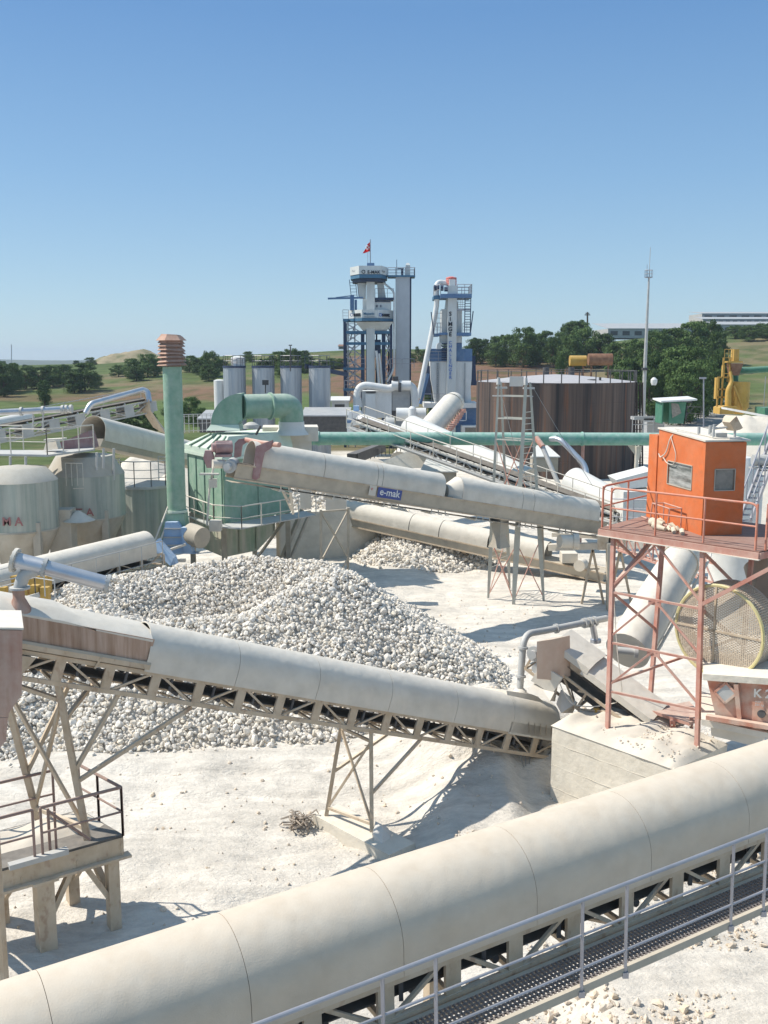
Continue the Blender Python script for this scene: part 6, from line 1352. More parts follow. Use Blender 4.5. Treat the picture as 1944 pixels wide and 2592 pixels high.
rail(m, [(X_(882), Dt-1.8, Z_(932)), (X_(924), Dt-1.8, Z_(932))], 1.2, (.5,), .9, .035); rail(m, [(X_(873), Dt-1.8, Z_(984)), (X_(920), Dt-1.8, Z_(984))], 1.1, (.5,), .9, .035); rail(m, [(X_(988), Dt-1.8, Z_(932)), (X_(1047), Dt-1.8, Z_(932))], 1.2, (.5,), 1.2, .035)
m.build('railing', M['galv'], et)
m = MB(); bx(m, 981, 1049, 698.5, 703, -1.3, 1.5); m.build('platform_edge', M['blue_edge'], et)
m = MB(); bx(m, 1025.5, 1037, 672, 698, -.6, .6); m.loft([[(X_(a_), Dt+b_, Z_(y)) for a_, b_ in ((x0, -.5*k), (x1, -.5*k), (x1, .5*k), (x0, .5*k))] for y, x0, x1, k in ((672, 1025.5, 1037, 1), (666, 1028, 1034, .5))]); m.build('elevator_head', M['tower_white'], et)
m = MB(); m.tube((X_(1003.5), Dt-1, Z_(700)), (X_(1003.5), Dt-1, Z_(659)), .04, n=5); m.boxc((X_(1013), Dt-1, Z_(682)), .8, .3, .12); m.tube((X_(1017), Dt-1, Z_(698)), (X_(1017), Dt-1, Z_(684)), .15, n=8); m.build('head_fittings', M['navy'], et)
m = MB().path(arc([(X_(970), Dt-.6, Z_(716)), (X_(984), Dt-.9, Z_(728)), (X_(997), Dt-1.3, Z_(740)), (X_(997), Dt-1.5, Z_(934)), (X_(980), Dt-1.8, Z_(965))], .8), .13, n=10); m.path(arc([(X_(953), Dt-1.9, Z_(888)), (X_(956), Dt-2, Z_(920)), (X_(960), Dt-2, Z_(975))], .5), .16, n=10); m.path(arc([(X_(960), Dt-1.9, Z_(895)), (X_(963), Dt-2, Z_(920)), (X_(967), Dt-2, Z_(972))], .5), .14, n=10); m.build('fill_pipe', M['white'], et, ang=50)
m = MB(); m.beam((X_(833), Dt-1.5, Z_(757.5)), (X_(920), Dt-1.2, Z_(755)), .28, .22); m.beam((X_(853), Dt-1.5, Z_(755)), (X_(893), Dt-1.3, Z_(750)), .12); m.beam((X_(893), Dt-1.3, Z_(749)), (X_(893), Dt-1.3, Z_(787)), .5, .4); m.beam((X_(902), Dt-1.1, Z_(760)), (X_(902), Dt-1.1, Z_(787)), .3, .3); m.build('hoist_jib', M['blue'], et)
fxv, fzv = Vector((1, 0, 0)), Vector((0, 0, 1)); sD = Dt-3.04
def logo(px_, py_, s, mt, D_=None): 
    c = V(px_, D_ or sD, zat(py_, D_ or sD)); m = MB(); pts = [c+Vector((math.cos(a_)*s, -.02, math.sin(a_)*s)) for a_ in np.linspace(0, 2*math.pi, 13)]; m.path(pts, s*.22, n=5); m.build('logo_ring', mt, et)
sD = Dt-3.06; tt = lambda s_, px_, py_, sz, mt, d=0, ax=(1, 0, 0), b=.01: text('lettering', s_, V(px_, sD+d, zat(py_, sD+d)), ax, fzv, sz, M[mt], et, .01, b)
logo(920, 688, .2, M['ink']); tt('E-MAK', 930, 692.5, .54, 'ink', 0, (1, 0, 0), .012); 
text('lettering', 'Plent', V(892, Dt-1.1, zat(690, Dt-1.1)), (X_(911)-X_(888), -2.4, 0), fzv, .45, M['roofgrey'], et, .06)
text('lettering', 'Majestic', V(967, Dt-2.95, zat(688, Dt-3)), (X_(981)-X_(966), 2.4, 0), fzv, .34, M['roofgrey'], et, .06)
logo(890, 797, .18, M['inkblue'], Dt-1.7); text('lettering', 'E-MAK', V(895.5, Dt-1.7, zat(801, Dt-1.5)), (X_(917.5)-X_(884), -2.4, 0), fzv, .50, M['ink'], et, .06, .01)
tt('Majestic', 920, 797, .42, 'blue_edge'); tt('ASPHALT PLANT', 920.5, 803, .19, 'roofgrey')
logo(963, 797, .18, M['inkblue'], Dt-2.8); text('lettering', 'E-MAK', V(968, Dt-2.55, zat(801, Dt-2.5)), (X_(995)-X_(957), 2.4, 0), fzv, .50, M['ink'], et, .06, .01)
fl_ = T('flag', 'red flag with white crescent on a thin pole on top of the lattice tower', 'flag', (X_(938), Dt, Z_(667)))
m = MB().tube((X_(938), Dt, Z_(667)), (X_(938), Dt, Z_(606)), .06, n=6); m.tube((X_(931.5), Dt, Z_(667)), (X_(932), Dt, Z_(632)), .03, n=5); m.build('pole', M['galv'], fl_)
m = MB(); gx = 9; g = []
for j in range(7):
    g.append([(X_(937.6-(16+3*j/6)*(i/8)*(1-.30*(1-j/6)*(i/8))), Dt+.25*math.sin(i*1.1+j*.4), Z_(612+24*(j/6)+(6+0*j)*(i/8)+(11*(1-j/6))*(i/8)**1.5)) for i in range(9)])
m.loft([r_ for r_ in g], cap=False, closed=False); m.loft([[(x, y+.02, z) for x, y, z in r_] for r_ in g], cap=False, closed=False); m.build('cloth', M['flag'], fl_, ang=80)
m = MB(); m.path([(X_(931+3*math.cos(a_)), Dt-.32, Z_(627+4*math.sin(a_))) for a_ in np.linspace(1.0, 5.3, 10)], .09, n=5); m.boxc((X_(934.5), Dt-.3, Z_(627)), .14, .05, .2, .5); m.build('crescent', M['white'], fl_)

# ---------------------------------------------------------------- lettered white tower
Dt = 122
s2 = T('lettered_tower', 'white tower with SIMGE CHALLENGER down its column and a red ribbed cap', 'tower', (X_(1140), Dt, GZ))
col = bx(MB(), 1128.7, 1150.6, 727, 1095, -2.6, -1.6).build('column_casing', M['tower_white'], s2)
m = MB(); bx(m, 1115, 1165.5, 784, 869, -1.4, 1.5); bx(m, 1113, 1166, 845, 869, -1.5, 1.6); m.build('screen_house', M['tower_white'], s2)
m = MB().loft([[(X_(a_), Dt+b_, Z_(y)) for a_, b_ in ((x0, -1.5), (x1, -1.5), (x1, .5), (x0, .5))] for y, x0, x1 in ((784, 1124, 1157), (757, 1127, 1152))]); m.build('column_foot', M['tower_white'], s2)
bx(MB(), 1086.5, 1192, 883, 914.5, -1.55, 2.2).build('blue_band', M['blue'], s2); bx(MB(), 1150, 1166, 868, 884, -1.5, 1.5).build('blue_band', M['blue'], s2)
m = MB().loft([[(X_(a_), Dt+b_, Z_(y)) for a_, b_ in ((x0, -1.5), (x1, -1.5), (x1, 2.1), (x0, 2.1))] for y, x0, x1 in ((1019, 1100, 1191), (978, 1093, 1189), (960, 1089, 1191), (915, 1087, 1192))]); m.build('silo_body', M['white'], s2)
m = MB()
for x in (1104, 1108.5, 1174): m.beam((X_(x), Dt-1.6, Z_(918)), (X_(x), Dt-1.6, Z_(1016)), .12)
for k in range(17): m.beam((X_(1103.5), Dt-1.62, Z_(921+5.7*k)), (X_(1108.5), Dt-1.62, Z_(921+5.7*k)), .12, .09)
EACH.add('body_ladder'); m.build('body_ladder', M['roofgrey'], s2)
m = MB().loft([[(X_(a_), Dt+b_, Z_(y)) for a_, b_ in ((x0, -.8), (x1, -.8), (x1, 2.5), (x0, 2.5))] for y, x0, x1 in ((975, 1190, 1208), (960, 1188, 1204), (901, 1191, 1201))]); m.loft([[(X_(a_), Dt+b_, Z_(y)) for a_, b_ in ((x0, -.3), (x1, -.3), (x1, 2), (x0, 2))] for y, x0, x1 in ((1000, 1075, 1092), (975, 1077, 1090), (926, 1079, 1087))]); m.build('side_fin', M['navy'], s2)
m = MB(); bx(m, 1072, 1207, 1018, 1030, -2.4, 3); m.build('base_deck', M['white'], s2)
m = MB(); bx(m, 1153, 1207, 1031, 1098, -1.6, 2.5); bx(m, 1088, 1120, 1038, 1060, -1.6, 1); m.build('drive_base', M['blue'], s2)
m = MB(); bx(m, 1165, 1207, 1073, 1100, -3.6, -1); m.build('control_room', M['white'], s2); m = MB(); bx(m, 1173, 1206, 1077, 1096, -3.64, -3.58); m.build('window', M['darkglass'], s2)
m = MB(); 
for x0, x1 in ((1161, 1177),): m.beam((X_(x0), Dt-2.6, Z_(1038)), (X_(x1), Dt-2.6, Z_(1038)), .1); m.beam((X_(x0), Dt-2.6, Z_(1061)), (X_(x1), Dt-2.6, Z_(1061)), .1); m.beam((X_(x0), Dt-2.6, Z_(1038)), (X_(x0), Dt-2.6, Z_(1061)), .1); m.beam((X_(x1), Dt-2.6, Z_(1038)), (X_(x1), Dt-2.6, Z_(1061)), .1)
m.build('window_frame', M['white'], s2)
bx(MB(), 1110, 1186, 748, 758, -3.2, 1.6).build('platform_edge', M['blue'], s2); bx(MB(), 1094, 1110.2, 751, 760, -2.2, 1.6).build('platform_edge', M['blue_edge'], s2)
m = MB(); bx(m, 1109, 1131, 843, 849, -2.5, 1.8); bx(m, 1151, 1187, 843, 851, -2.5, 1.8); bx(m, 1095, 1109, 845, 852, -1.8, 1.8); m.build('platform_edge', M['blue'], s2)
m = MB(); rail(m, [(X_(1094), Dt-2, Z_(751)), (X_(1110), Dt-3, Z_(748)), (X_(1128), Dt-3, Z_(748))], 1.1, (.5,), .8, .035); rail(m, [(X_(1151), Dt-3, Z_(748)), (X_(1186), Dt-3, Z_(748)), (X_(1186), Dt+1.4, Z_(748)), (X_(1151), Dt+1.4, Z_(748))], 1.1, (.33, .66), 1, .035)
rail(m, [(X_(1096), Dt-2.2, Z_(845)), (X_(1112), Dt-2.2, Z_(845))], 1.2, (.33, .66), .45, .03); rail(m, [(X_(1166), Dt-2.4, Z_(845)), (X_(1186), Dt-2.4, Z_(845))], 1.2, (.33, .66), .45, .03)
rail(m, [(X_(1072), Dt-2.3, Z_(1018)), (X_(1128), Dt-2.3, Z_(1018))], 1.1, (.33, .66), 1, .03); rail(m, [(X_(1086), Dt-1.9, Z_(915)), (X_(1128), Dt-1.9, Z_(915))], 1.2, (.33, .66), 1, .03)
for k in range(4): m.tube((X_(1100), Dt-2.2, Z_(795+12*k)), (X_(1115), Dt-2.2, Z_(795+12*k)), .03, n=5)
for x in (1101, 1105, 1110): m.tube((X_(x), Dt-2.2, Z_(790)), (X_(x), Dt-2.2, Z_(845)), .03, n=5)
for k in range(5): m.tube((X_(1152), Dt-2.3, Z_(762+5.5*k)), (X_(1171), Dt-2.3, Z_(762+5.5*k)), .03, n=5)
for x in (1154, 1159, 1164): m.tube((X_(x), Dt-2.3, Z_(758)), (X_(x), Dt-2.3, Z_(785)), .03, n=5)
m.beam((X_(1151), Dt-2.3, Z_(786)), (X_(1184), Dt-2.3, Z_(786)), .2, .25)
m.build('railing', M['galv'], s2)
m = MB(); ladder(m, (X_(1177.5), Dt-2.4, Z_(843)), (X_(1178), Dt-2.4, Z_(758)), (1, 0, 0), .68, .30, .055); m.beam((X_(1185), Dt-2.5, Z_(843)), (X_(1191), Dt-2.5, Z_(790)), .12); m.beam((X_(1095), Dt-2.3, Z_(848)), (X_(1088), Dt-2.3, Z_(792)), .12); 
for k in range(8): m.beam((X_(1115), Dt-2.0, Z_(871+5.6*k)), (X_(1128), Dt-2.0, Z_(871+5.6*k)), .3, .12)
m.build('stairs', M['navy'], s2)
cx_ = X_(1138); m = MB()
for k in range(5): z = Z_(724-4.1*k); m.lathe((cx_, Dt-1.3, z), [(.66, 0), (.63, .13)], n=20)
m.lathe((cx_, Dt-1.3, Z_(708)), [(.60, 0), (.55, .15), (.3, .25)], n=20); m.build('ribbed_cap', M['capred'], s2)
m = MB().lathe((cx_, Dt-1.3, Z_(727)), [(.56, 0), (.56, .95)], n=20); m.box(X_(1132), X_(1147), Dt-2.4, Dt-1.6, Z_(727), Z_(711)); m.build('cap_core', M['white'], s2)
m = MB().path(arc([(X_(1133), Dt-1.2, Z_(719)), (X_(1103), Dt-1.5, Z_(716)), (X_(1100.5), Dt-2, Z_(738)), (X_(1103), Dt-1.5, Z_(768)), (X_(1096), Dt-1.5, Z_(815)), (X_(1057), Dt-3, Z_(1006))], 1.2, 8), .31, n=16); m.build('suction_pipe', M['white'], s2, ang=50)
m = MB().tube((X_(1095), Dt-2.1, Z_(731)), (X_(1108), Dt-2.1, Z_(731)), .33, n=14); m.tube((X_(1111), Dt-2.1, Z_(732)), (X_(1118), Dt-2.1, Z_(732)), .34, n=14); m.tube((X_(1120), Dt-2.2, Z_(735)), (X_(1128), Dt-2.2, Z_(735)), .28, n=14); m.build('motor', M['navy'], s2, ang=50)
MB().loft([[(X_(a_), Dt+b_, Z_(y)) for a_, b_ in ((x0, -1.8), (x1, -1.8), (x1, -.6), (x0, -.6))] for y, x0, x1 in ((884, 1102, 1114), (872, 1104, 1114), (868, 1108, 1114))]).build('vent_box', M['white'], s2)
MB().beam((X_(1062), Dt-2.5, Z_(1020)), (X_(1082), Dt-2.2, Z_(945)), .35, .3).build('prop_leg', M['blue'], s2)
lw = zat(0, Dt-2.62)-zat(1, Dt-2.62)
for i, ch in enumerate('SiMGE'): text('lettering', ch, V(1139.8, Dt-2.66, zat(799+13*i, Dt-2.66)), fxv, fzv, .66, M['ink'], s2, .01, .02, 'CENTER')
for i, ch in enumerate('CHALLENGER'): text('lettering', ch, V(1140.0, Dt-2.66, zat(871+9.8*i, Dt-2.66)), fxv, fzv, .52, M['inkblue'], s2, .01, .008, 'CENTER')

# ---------------------------------------------------------------- ducts and vessels at the foot of the towers
Dt = 112
df = T('duct', 'white elbow duct over grey filter boxes at the foot of the mixing tower', 'duct', (X_(960), Dt, GZ))
MB().path(arc([(X_(902), Dt, Z_(1040)), (X_(905), Dt, Z_(972)), (X_(985), Dt, Z_(984)), (X_(1000), Dt, Z_(978)), (X_(1047), Dt, Z_(972)), (X_(1052), Dt, Z_(1030))], 1.3, 7), .42, n=22).build('elbow_duct', M['white'], df, ang=50)
MB().tube((X_(991), Dt, Z_(976)), (X_(1040), Dt, Z_(976)), .55, n=22).build('damper_pipe', M['white'], df, ang=50)
m = MB(); m.tube((X_(1008), Dt, Z_(976)), (X_(1011), Dt, Z_(976)), .68, n=22); m.boxc((X_(1012), Dt-.6, Z_(980)), .3, .4, 1.0); m.boxc((X_(1001), Dt, Z_(958)), .6, .5, .45); m.build('flange', M['dark'], df, ang=50)
m = MB(); bx(m, 916, 991.5, 990, 1058, .2, 3.5); bx(m, 925, 950, 996, 1058, -.3, .19); m.build('filter_box', M['white'], df)
m = MB(); bx(m, 993, 1038, 988, 1040, .4, 3); m.build('filter_box', M['roofgrey'], df)
m = MB(); bx(m, 926, 951, 990, 994, -.4, .15); bx(m, 993, 1038, 1040, 1058, .5, 3); m.build('dark_frame', M['dark'], df)  # dark boxes above and below the filter boxes
MB().loft([[ (X_(a_), Dt+b_, Z_(y)) for a_, b_ in ((900, -.5), (x1, -.5), (x1, .5), (900, .5))] for y, x1 in ((1008, 914), (1030, 917))]).build('duct_collar', M['white'], df)
m = MB().tube((X_(1002), Dt-4, Z_(1044)), (X_(1075), Dt-4, Z_(1044)), .72, n=20); prop(m.build('fuel_tank', M['white'], ang=40), 'horizontal white fuel tank below the lettered tower base', 'tank')
m = MB().lathe((X_(1041), Dt-5, 0), [(.42, GZ), (.42, Z_(1028)), (.2, Z_(1023))], n=18); prop(m.build('upright_tank', M['white'], ang=40), 'slim white upright cylinder before the horizontal fuel tank', 'tank')
cb = T('control_hut', 'small pale blue grey hut with blue trim in front of the elbow duct', 'hut', (X_(900), 98, GZ)); Dt = 98
m = MB().loft([[(X_(a_), Dt+b_, Z_(y)) for a_, b_ in ((x0, 0), (x1, 0), (x1, 2.2), (x0, 2.2))] for y, x0, x1 in ((1110, 878, 926), (1062, 877, 926), (1042, 885, 912))]); m.build('wall', M['white'], cb)
bx(MB(), 875, 928, 1064, 1071, -.1, 2.3).build('trim', M['blue'], cb); bx(MB(), 894, 908, 1028, 1041, .3, 1.2).build('roof_box', M['bluep'], cb); bx(MB(), 915, 924, 1048, 1060, -.04, .02).build('window', M['dark'], cb)
Dt = 90
m = MB()
for k in range(9): a_ = k*.7; m.tube((X_(985+14*math.cos(a_)), 88, Z_(1070+18*math.sin(a_))), (X_(985-14*math.cos(a_+.5)), 89, Z_(1070-18*math.sin(a_+.5))), .10, n=6)
m.tube((X_(975), 88, Z_(1070)), (X_(998), 88, Z_(1070)), .6, n=18); multi(m, 'pump_unit', 'tangle of grey pump pipes between the hut and the white conveyor', 'pump', 'pump_pipe', M['galv_dull'], 50)
A, B = P(918, 1048, 92), P(1090, 1108, 76); Fb, Lb = frame(A, B); r_ = T('covered_conveyor', 'narrow pale covered conveyor running down from the small hut behind the green duct', 'conveyor', Fb(0, 0, -1))
cover(Fb, 0, Lb, 1.3, .5, .3, M['cover_far'], r_, name='cover_panel'); truss(Fb, 0, Lb, .6, -.8, -1.3, 1.5, M['galv_dull'], r_, post=(.08, .05)); m = MB(); rail(m, [Fb(0, 1.0, -1.0), Fb(Lb, 1.0, -1.0)], 1.1, (.5,), 1.5, .03); m.build('railing', M['galv'], r_)

# ---------------------------------------------------------------- big rust brown tank
Dk = 100; c = V(1404.5, Dk, -6); Rk = 7.9; n = 96
bt_ = T('storage_tank', 'huge rust brown storage tank with pale domed roof and rail posts', 'tank', (c.x, Dk, GZ)); zr_ = zat(966, Dk-2)
rr_ = [(c.x+(Rk+.02*(i % 2))*math.cos(2*math.pi*i/n), Dk+(Rk+.02*(i % 2))*math.sin(2*math.pi*i/n)) for i in range(n)]
m = MB(); lvz = np.linspace(GZ-.2, zr_, 6)
for a_, b_ in zip(lvz, lvz[1:]): m.loft([[(x, y, z) for x, y in rr_] for z in (a_, b_-.006)], cap=False)
m.build('tank_shell', M['tank'], bt_, ang=20)
MB().lathe((c.x, Dk, 0), [(Rk+.03, zr_-.03), (Rk*.6, zr_+.35), (Rk*.2, zr_+.62), (.1, zr_+.68)], n=64).build('roof', M['tank_roof'], bt_, ang=40)
m = MB()
for i in range(30):
    a_ = 2*math.pi*i/30; p = Vector((c.x+(Rk-.05)*math.cos(a_), Dk+(Rk-.05)*math.sin(a_), zr_-.05)); m.tube(p, p+Vector((0, 0, 1.15)), .055, n=6)
    a2 = 2*math.pi*(i+1)/30; q = Vector((c.x+(Rk-.05)*math.cos(a2), Dk+(Rk-.05)*math.sin(a2), zr_-.05)); m.tube(p+Vector((0, 0, 1.1)), q+Vector((0, 0, 1.1)), .035, n=5)
m.build('railing', M['dark'], bt_)
m = MB()
for x, y, D_ in ((1382, 946, 103), (1446, 946, 103), (1497, 968, 95)): m.tube(V(x, D_, zat(y+4, D_)), V(x, D_, zat(y-16 if D_ > 100 else y-8, D_)), .33 if D_ > 100 else .45, n=14)
m.tube(V(1519, 95, zat(972, 95)), V(1519, 95, zat(955, 95)), .12); m.build('roof_vent', M['dark'], bt_, ang=50)
m = MB()
for x in (1606, 1612, 1620, 1626): m.tube(V(x, 97, GZ), V(x, 97, zat(968, 97)), .09, n=6)
for k in range(16): m.beam(V(1606, 97, zat(975+14*k, 97)), V(1626, 97, zat(975+14*k, 97)), .06)
m.build('ladder_tower', M['tank'], bt_)
dr = T('fuel_drum', 'ochre yellow horizontal drum on stand behind the brown tank', 'drum', P(1462, 925, 150)); MB().tube(P(1442, 913, 150), P(1483, 913, 150), .78, n=22).build('drum', M['yellow'], dr, ang=40)
m = MB(); 
for x in (1450, 1476): m.beam(P(x, 924, 150), Vector((P(x, 924, 150).x, 150, GH(P(x, 924, 150).x, 150))), .25)
m.build('stand', M['brown'], dr)
dr = T('fuel_drum', 'larger rusty brown horizontal drum right of the yellow one', 'drum', P(1518, 925, 148)); MB().tube(P(1489, 910, 148), P(1549, 910, 148), .88, n=22).build('drum', M['brown'], dr, ang=40)
m = MB(); 
for x in (1497, 1540): m.beam(P(x, 922, 148), Vector((P(x, 922, 148).x, 148, GH(P(x, 922, 148).x, 148))), .25)
m.build('stand', M['brown'], dr)
# telecom mast
tm = T('antenna_mast', 'very tall slim grey mast with a small platform near its top', 'mast', V(1632, 130, GZ)); x0 = V(1632, 130, -2)
MB().path([(x0.x, 130, GZ), (x0.x, 130, zat(905, 130)), (x0.x+.05, 130, zat(700, 130))], n=12, radii=[.30, .23, .12]).build('pole', M['galv_dull'], tm, ang=50)
MB().tube((x0.x+.05, 130, zat(700, 130)), (x0.x+.08, 130, zat(626, 130)), .035, n=6).build('whip', M['galv_dull'], tm)
m = MB(); zz = zat(702, 130); rail(m, [(x0.x+.5*math.cos(a_), 130+.5*math.sin(a_), zz) for a_ in np.linspace(0, 6.28, 7)], .9, (.5,), 3, .025); m.boxc((x0.x, 130, zz), .8, .8, .1); m.tube((x0.x-.25, 130, zz), (x0.x-.25, 130, zz+1.6), .03); m.build('top_platform', M['galv'], tm)
m = MB().boxc((x0.x-.1, 129.7, zat(934, 130)), .7, .4, .35); m.build('equipment_box', M['dark'], tm)
up = T('utility_pole', 'small wooden utility pole on the hilltop between the trees', 'pole', V(1487, 330, zat(838, 330))); m = MB().tube(V(1487, 330, GH(V(1487, 330, 0).x, 330)), V(1487, 330, zat(790, 330)), .28, n=8); m.beam(V(1480, 330, zat(797, 330)), V(1494, 330, zat(797, 330)), .3); m.beam(V(1482, 330, zat(793, 330)), V(1492, 330, zat(793, 330)), .25); m.build('pole_body', M['bark'], up)
up = T('antenna_mast', 'hair thin distant mast above the left horizon', 'mast', V(29, 1500, 0)); MB().tube(V(29, 1500, -60), V(29, 1500, zat(872, 1500)), .7, n=6).build('pole', M['galv_dull'], up)
# factory roofs on the hilltop
shed('long factory with stepped grey sheet roofs and pale wall on the right hilltop', 1806, 1990, 822, 850, 425, 14, 'facade', 'roofgrey', 9, 'factory', 'building', .12)
shed('middle factory hall with red doors on the right hilltop', 1775, 1990, 808, 822, 445, 14, 'facade', 'roofgrey', 12, 'factory', 'building', .10)
shed('upper factory hall roof farthest up on the right skyline', 1772, 1990, 794, 812, 466, 20, 'facade', 'roofgrey', 7, 'factory', 'building', .08)
shed('low grey roofed factory wing between the tree crowns right of the tall mast', 1537, 1780, 832, 856, 405, 30, 'facade', 'roofgrey', 8, 'factory', 'building', .10)
shed('tiny house with tiled roof on the skyline left of the lattice tower', 857, 872, 877, 884, 380, 6, 'facade', 'brown', 1, 'house', 'house')

# ---------------------------------------------------------------- yellow plant and green machines at right
Dt = 112; yp = T('silo_plant', 'yellow round silo plant with an upper yellow elevator box', 'silo', (X_(1872), Dt, GZ)); cx_ = X_(1873)
MB().lathe((cx_, Dt, 0), [(.6, Z_(1048)), (1.15, Z_(1030)), (1.15, Z_(966))], n=26).build('silo_shell', M['yellow'], yp, ang=40)
MB().path(arc([(X_(1838), Dt-1.2, Z_(1028)), (X_(1836), Dt-1.2, Z_(985)), (X_(1846), Dt-1, Z_(966)), (X_(1842), Dt-.8, Z_(940))], .6), .36, n=16, r2=.16).build('elbow_pipe', M['yellow'], yp, ang=50)
m = MB().loft([[(X_(a_), Dt+b_, Z_(y)) for a_, b_ in ((x0, -1.9), (x1, -1.9), (x1, .3), (x0, .3))] for y, x0, x1 in ((1046, 1812, 1846), (1030, 1812, 1858), (1026, 1822, 1852))]); m.build('fan_hut', M['yellow'], yp)
m = MB().loft([[(X_(a_), Dt+b_, Z_(y)) for a_, b_ in ((x0, -.8), (x1, -.8), (x1, .8), (x0, .8))] for y, x0, x1 in ((950, 1850, 1864), (920, 1842, 1874))]); m.build('feed_hopper', M['brown'], yp)
m = MB(); bx(m, 1851, 1864, 884, 916, -.5, .5); bx(m, 1836, 1872, 914, 918, -.8, .8); m.build('elevator_head', M['yellow'], yp)
m = MB()
for x in (1815, 1826, 1843): m.beam((X_(x), Dt-.5, Z_(905 if x != 1815 else 956)), (X_(x), Dt-.5, Z_(1030)), .16)
for y in (955, 985, 1005): m.beam((X_(1813), Dt-.5, Z_(y)), (X_(1845), Dt-.5, Z_(y)), .16)
for y in (926, 905, 966): rail(m, [(X_(1826), Dt-.7, Z_(y)), (X_(1846), Dt-.7, Z_(y))], .9, (.5,), .5, .03)
bx(m, 1816, 1824, 956, 1010, .2, .9); bx(m, 1830, 1836, 925, 955, .2, .6); m.build('stair_tower', M['yellow'], yp)
MB().beam((X_(1850), Dt-1.2, Z_(975)), (X_(1878), Dt-1.4, Z_(1040)), .2).build('stair_stringer', M['yellow'], yp)
gp2 = T('duct_pipe', 'green elbow pipe rising behind the yellow silo and leaving right', 'pipe', (X_(1900), Dt+1, GZ)); MB().path(arc([(X_(1869), Dt+1, Z_(972)), (X_(1869), Dt+1, Z_(937)), (X_(1900), Dt+1, Z_(938)), (X_(1990), Dt+1, Z_(932))], .6), .36, n=16).build('pipe_run', M['greendark'], gp2, ang=50)
gm = T('dryer_machine', 'green machine body on white feet at the right edge below the green pipe', 'machine', (X_(1930), Dt-4, GZ)); m = MB(); bx(m, 1907, 1990, 1028, 1052, -4, -1); bx(m, 1930, 1990, 1008, 1027, -4, -2); m.build('machine_body', M['greendark'], gm)
m = MB().tube((X_(1918), Dt-4.2, Z_(1012)), (X_(1938), Dt-4.2, Z_(1012)), .35, n=14); m.lathe((X_(1928), Dt-4.2, Z_(1000)), [(.1, 0), (.28, .35), (.2, .6)], n=12); m.build('machine_head', M['white'], gm, ang=50)
m = MB()
for x in (1912, 1934): m.tube((X_(x), Dt-3, Z_(1045)), (X_(x), Dt-3, Z_(952 if x < 1920 else 930)), .04, n=5)
m.build('thin_pole', M['galv'], gm)
Dt = 78; gh = T('booth', 'dark green operator booth with a white flat roof behind the cabin', 'booth', (X_(1705), Dt, GZ))
m = MB().slab([(X_(1671), Dt-.5, Z_(1018)), (X_(1762), Dt-.5, Z_(1013)), (X_(1762), Dt+2, Z_(1009)), (X_(1671), Dt+2, Z_(1014))], (0, 0, .12)); m.build('roof', M['white'], gh)
m = MB(); bx(m, 1678, 1681, 1018, 1072, -.1, 1.8)
m.slab([(X_(1696), Dt-.1, Z_(1018)), (X_(1741), Dt-.1, Z_(1018)), (X_(1736), Dt-.1, Z_(1072)), (X_(1696), Dt-.1, Z_(1072))], (0, .06, 0)); bx(m, 1678, 1738, 1020, 1072, 1.8, 1.86); m.slab([(X_(1741), Dt-.1, Z_(1018)), (X_(1736), Dt-.1, Z_(1072)), (X_(1736), Dt+1.8, Z_(1072)), (X_(1741), Dt+1.8, Z_(1018))], (-.06, 0, 0)); m.build('wall', M['greendark'], gh)
MB().slab([(X_(1700), Dt-.16, Z_(1020)), (X_(1718), Dt-.16, Z_(1022)), (X_(1727), Dt-.16, Z_(1045)), (X_(1704), Dt-.16, Z_(1058))], (0, .03, 0)).build('window', M['darkglass'], gh)
m = MB()
for x in (1768, 1790, 1786, 1800): m.beam((X_(x), Dt+6, Z_(1075)), (X_(x), Dt+6, Z_(1032)), .08)
ladder(m, (X_(1752), Dt+4, Z_(1065)), (X_(1782), Dt+4, Z_(1028)), (1, 0, 0), .7, .35, .03); ladder(m, (X_(1760), Dt+4, Z_(1072)), (X_(1790), Dt+4, Z_(1036)), (1, 0, 0), .7, .35, .03); rail(m, [(X_(1740), Dt+5, Z_(1070)), (X_(1830), Dt+5, Z_(1074))], 1.1, (.5,), 1.2, .03); m.beam((X_(1788), Dt+6, Z_(1026)), (X_(1812), Dt+6, Z_(1026)), .5, .12); m.beam((X_(1795), Dt+6, Z_(1028)), (X_(1803), Dt+6, Z_(1042)), .1)
prop(m.build('steel_stair', M['dark']), 'dark steel stairs and railings behind the cabin roof', 'stair')
m = MB(); m.slab([P(1840, 1032, 84), P(1990, 1060, 80), P(1990, 1066, 80), P(1840, 1037, 84)], (0, 1.4, 0)); prop(m.build('belt_cover', M['white']), 'thin white sloping belt cover above the white sand heap', 'conveyor')
m = MB(); 
for x, y in ((1625, 1058), (1650, 1062)): m.boxc(V(x, 82, zat(y, 82)), 1.6, 1.2, .25)
rail(m, [P(1600, 1095, 80), P(1680, 1095, 80)], 1.3, (.5,), 1, .03); m.boxc(V(1655, 83, zat(1085, 83)), 1.4, 1, 1.2); multi(m, 'machine_deck', 'grey machine deck with railing between the brown tank and the green booth', 'machine', 'deck_part', M['roofgrey'])
MB().v
m = MB().lathe(V(1655, 90, GZ), [(.12, 0), (.1, 5), (.1, 7.4)], n=8); prop(m.build('lamp_post', M['galv_dull']), 'slim lamp post with white head right of the tall mast', 'lamp'); 
m = MB().lathe(V(1655, 90, zat(975, 90)), [(.2, 0), (.3, .25), (.3, .5), (.1, .7)], n=12); o = m.build('lamp_head', M['white'])
lp = [o_ for o_ in bpy.data.objects if o_.name == 'lamp_post'][0]; o.parent = lp; o.matrix_parent_inverse = lp.matrix_basis.inverted()
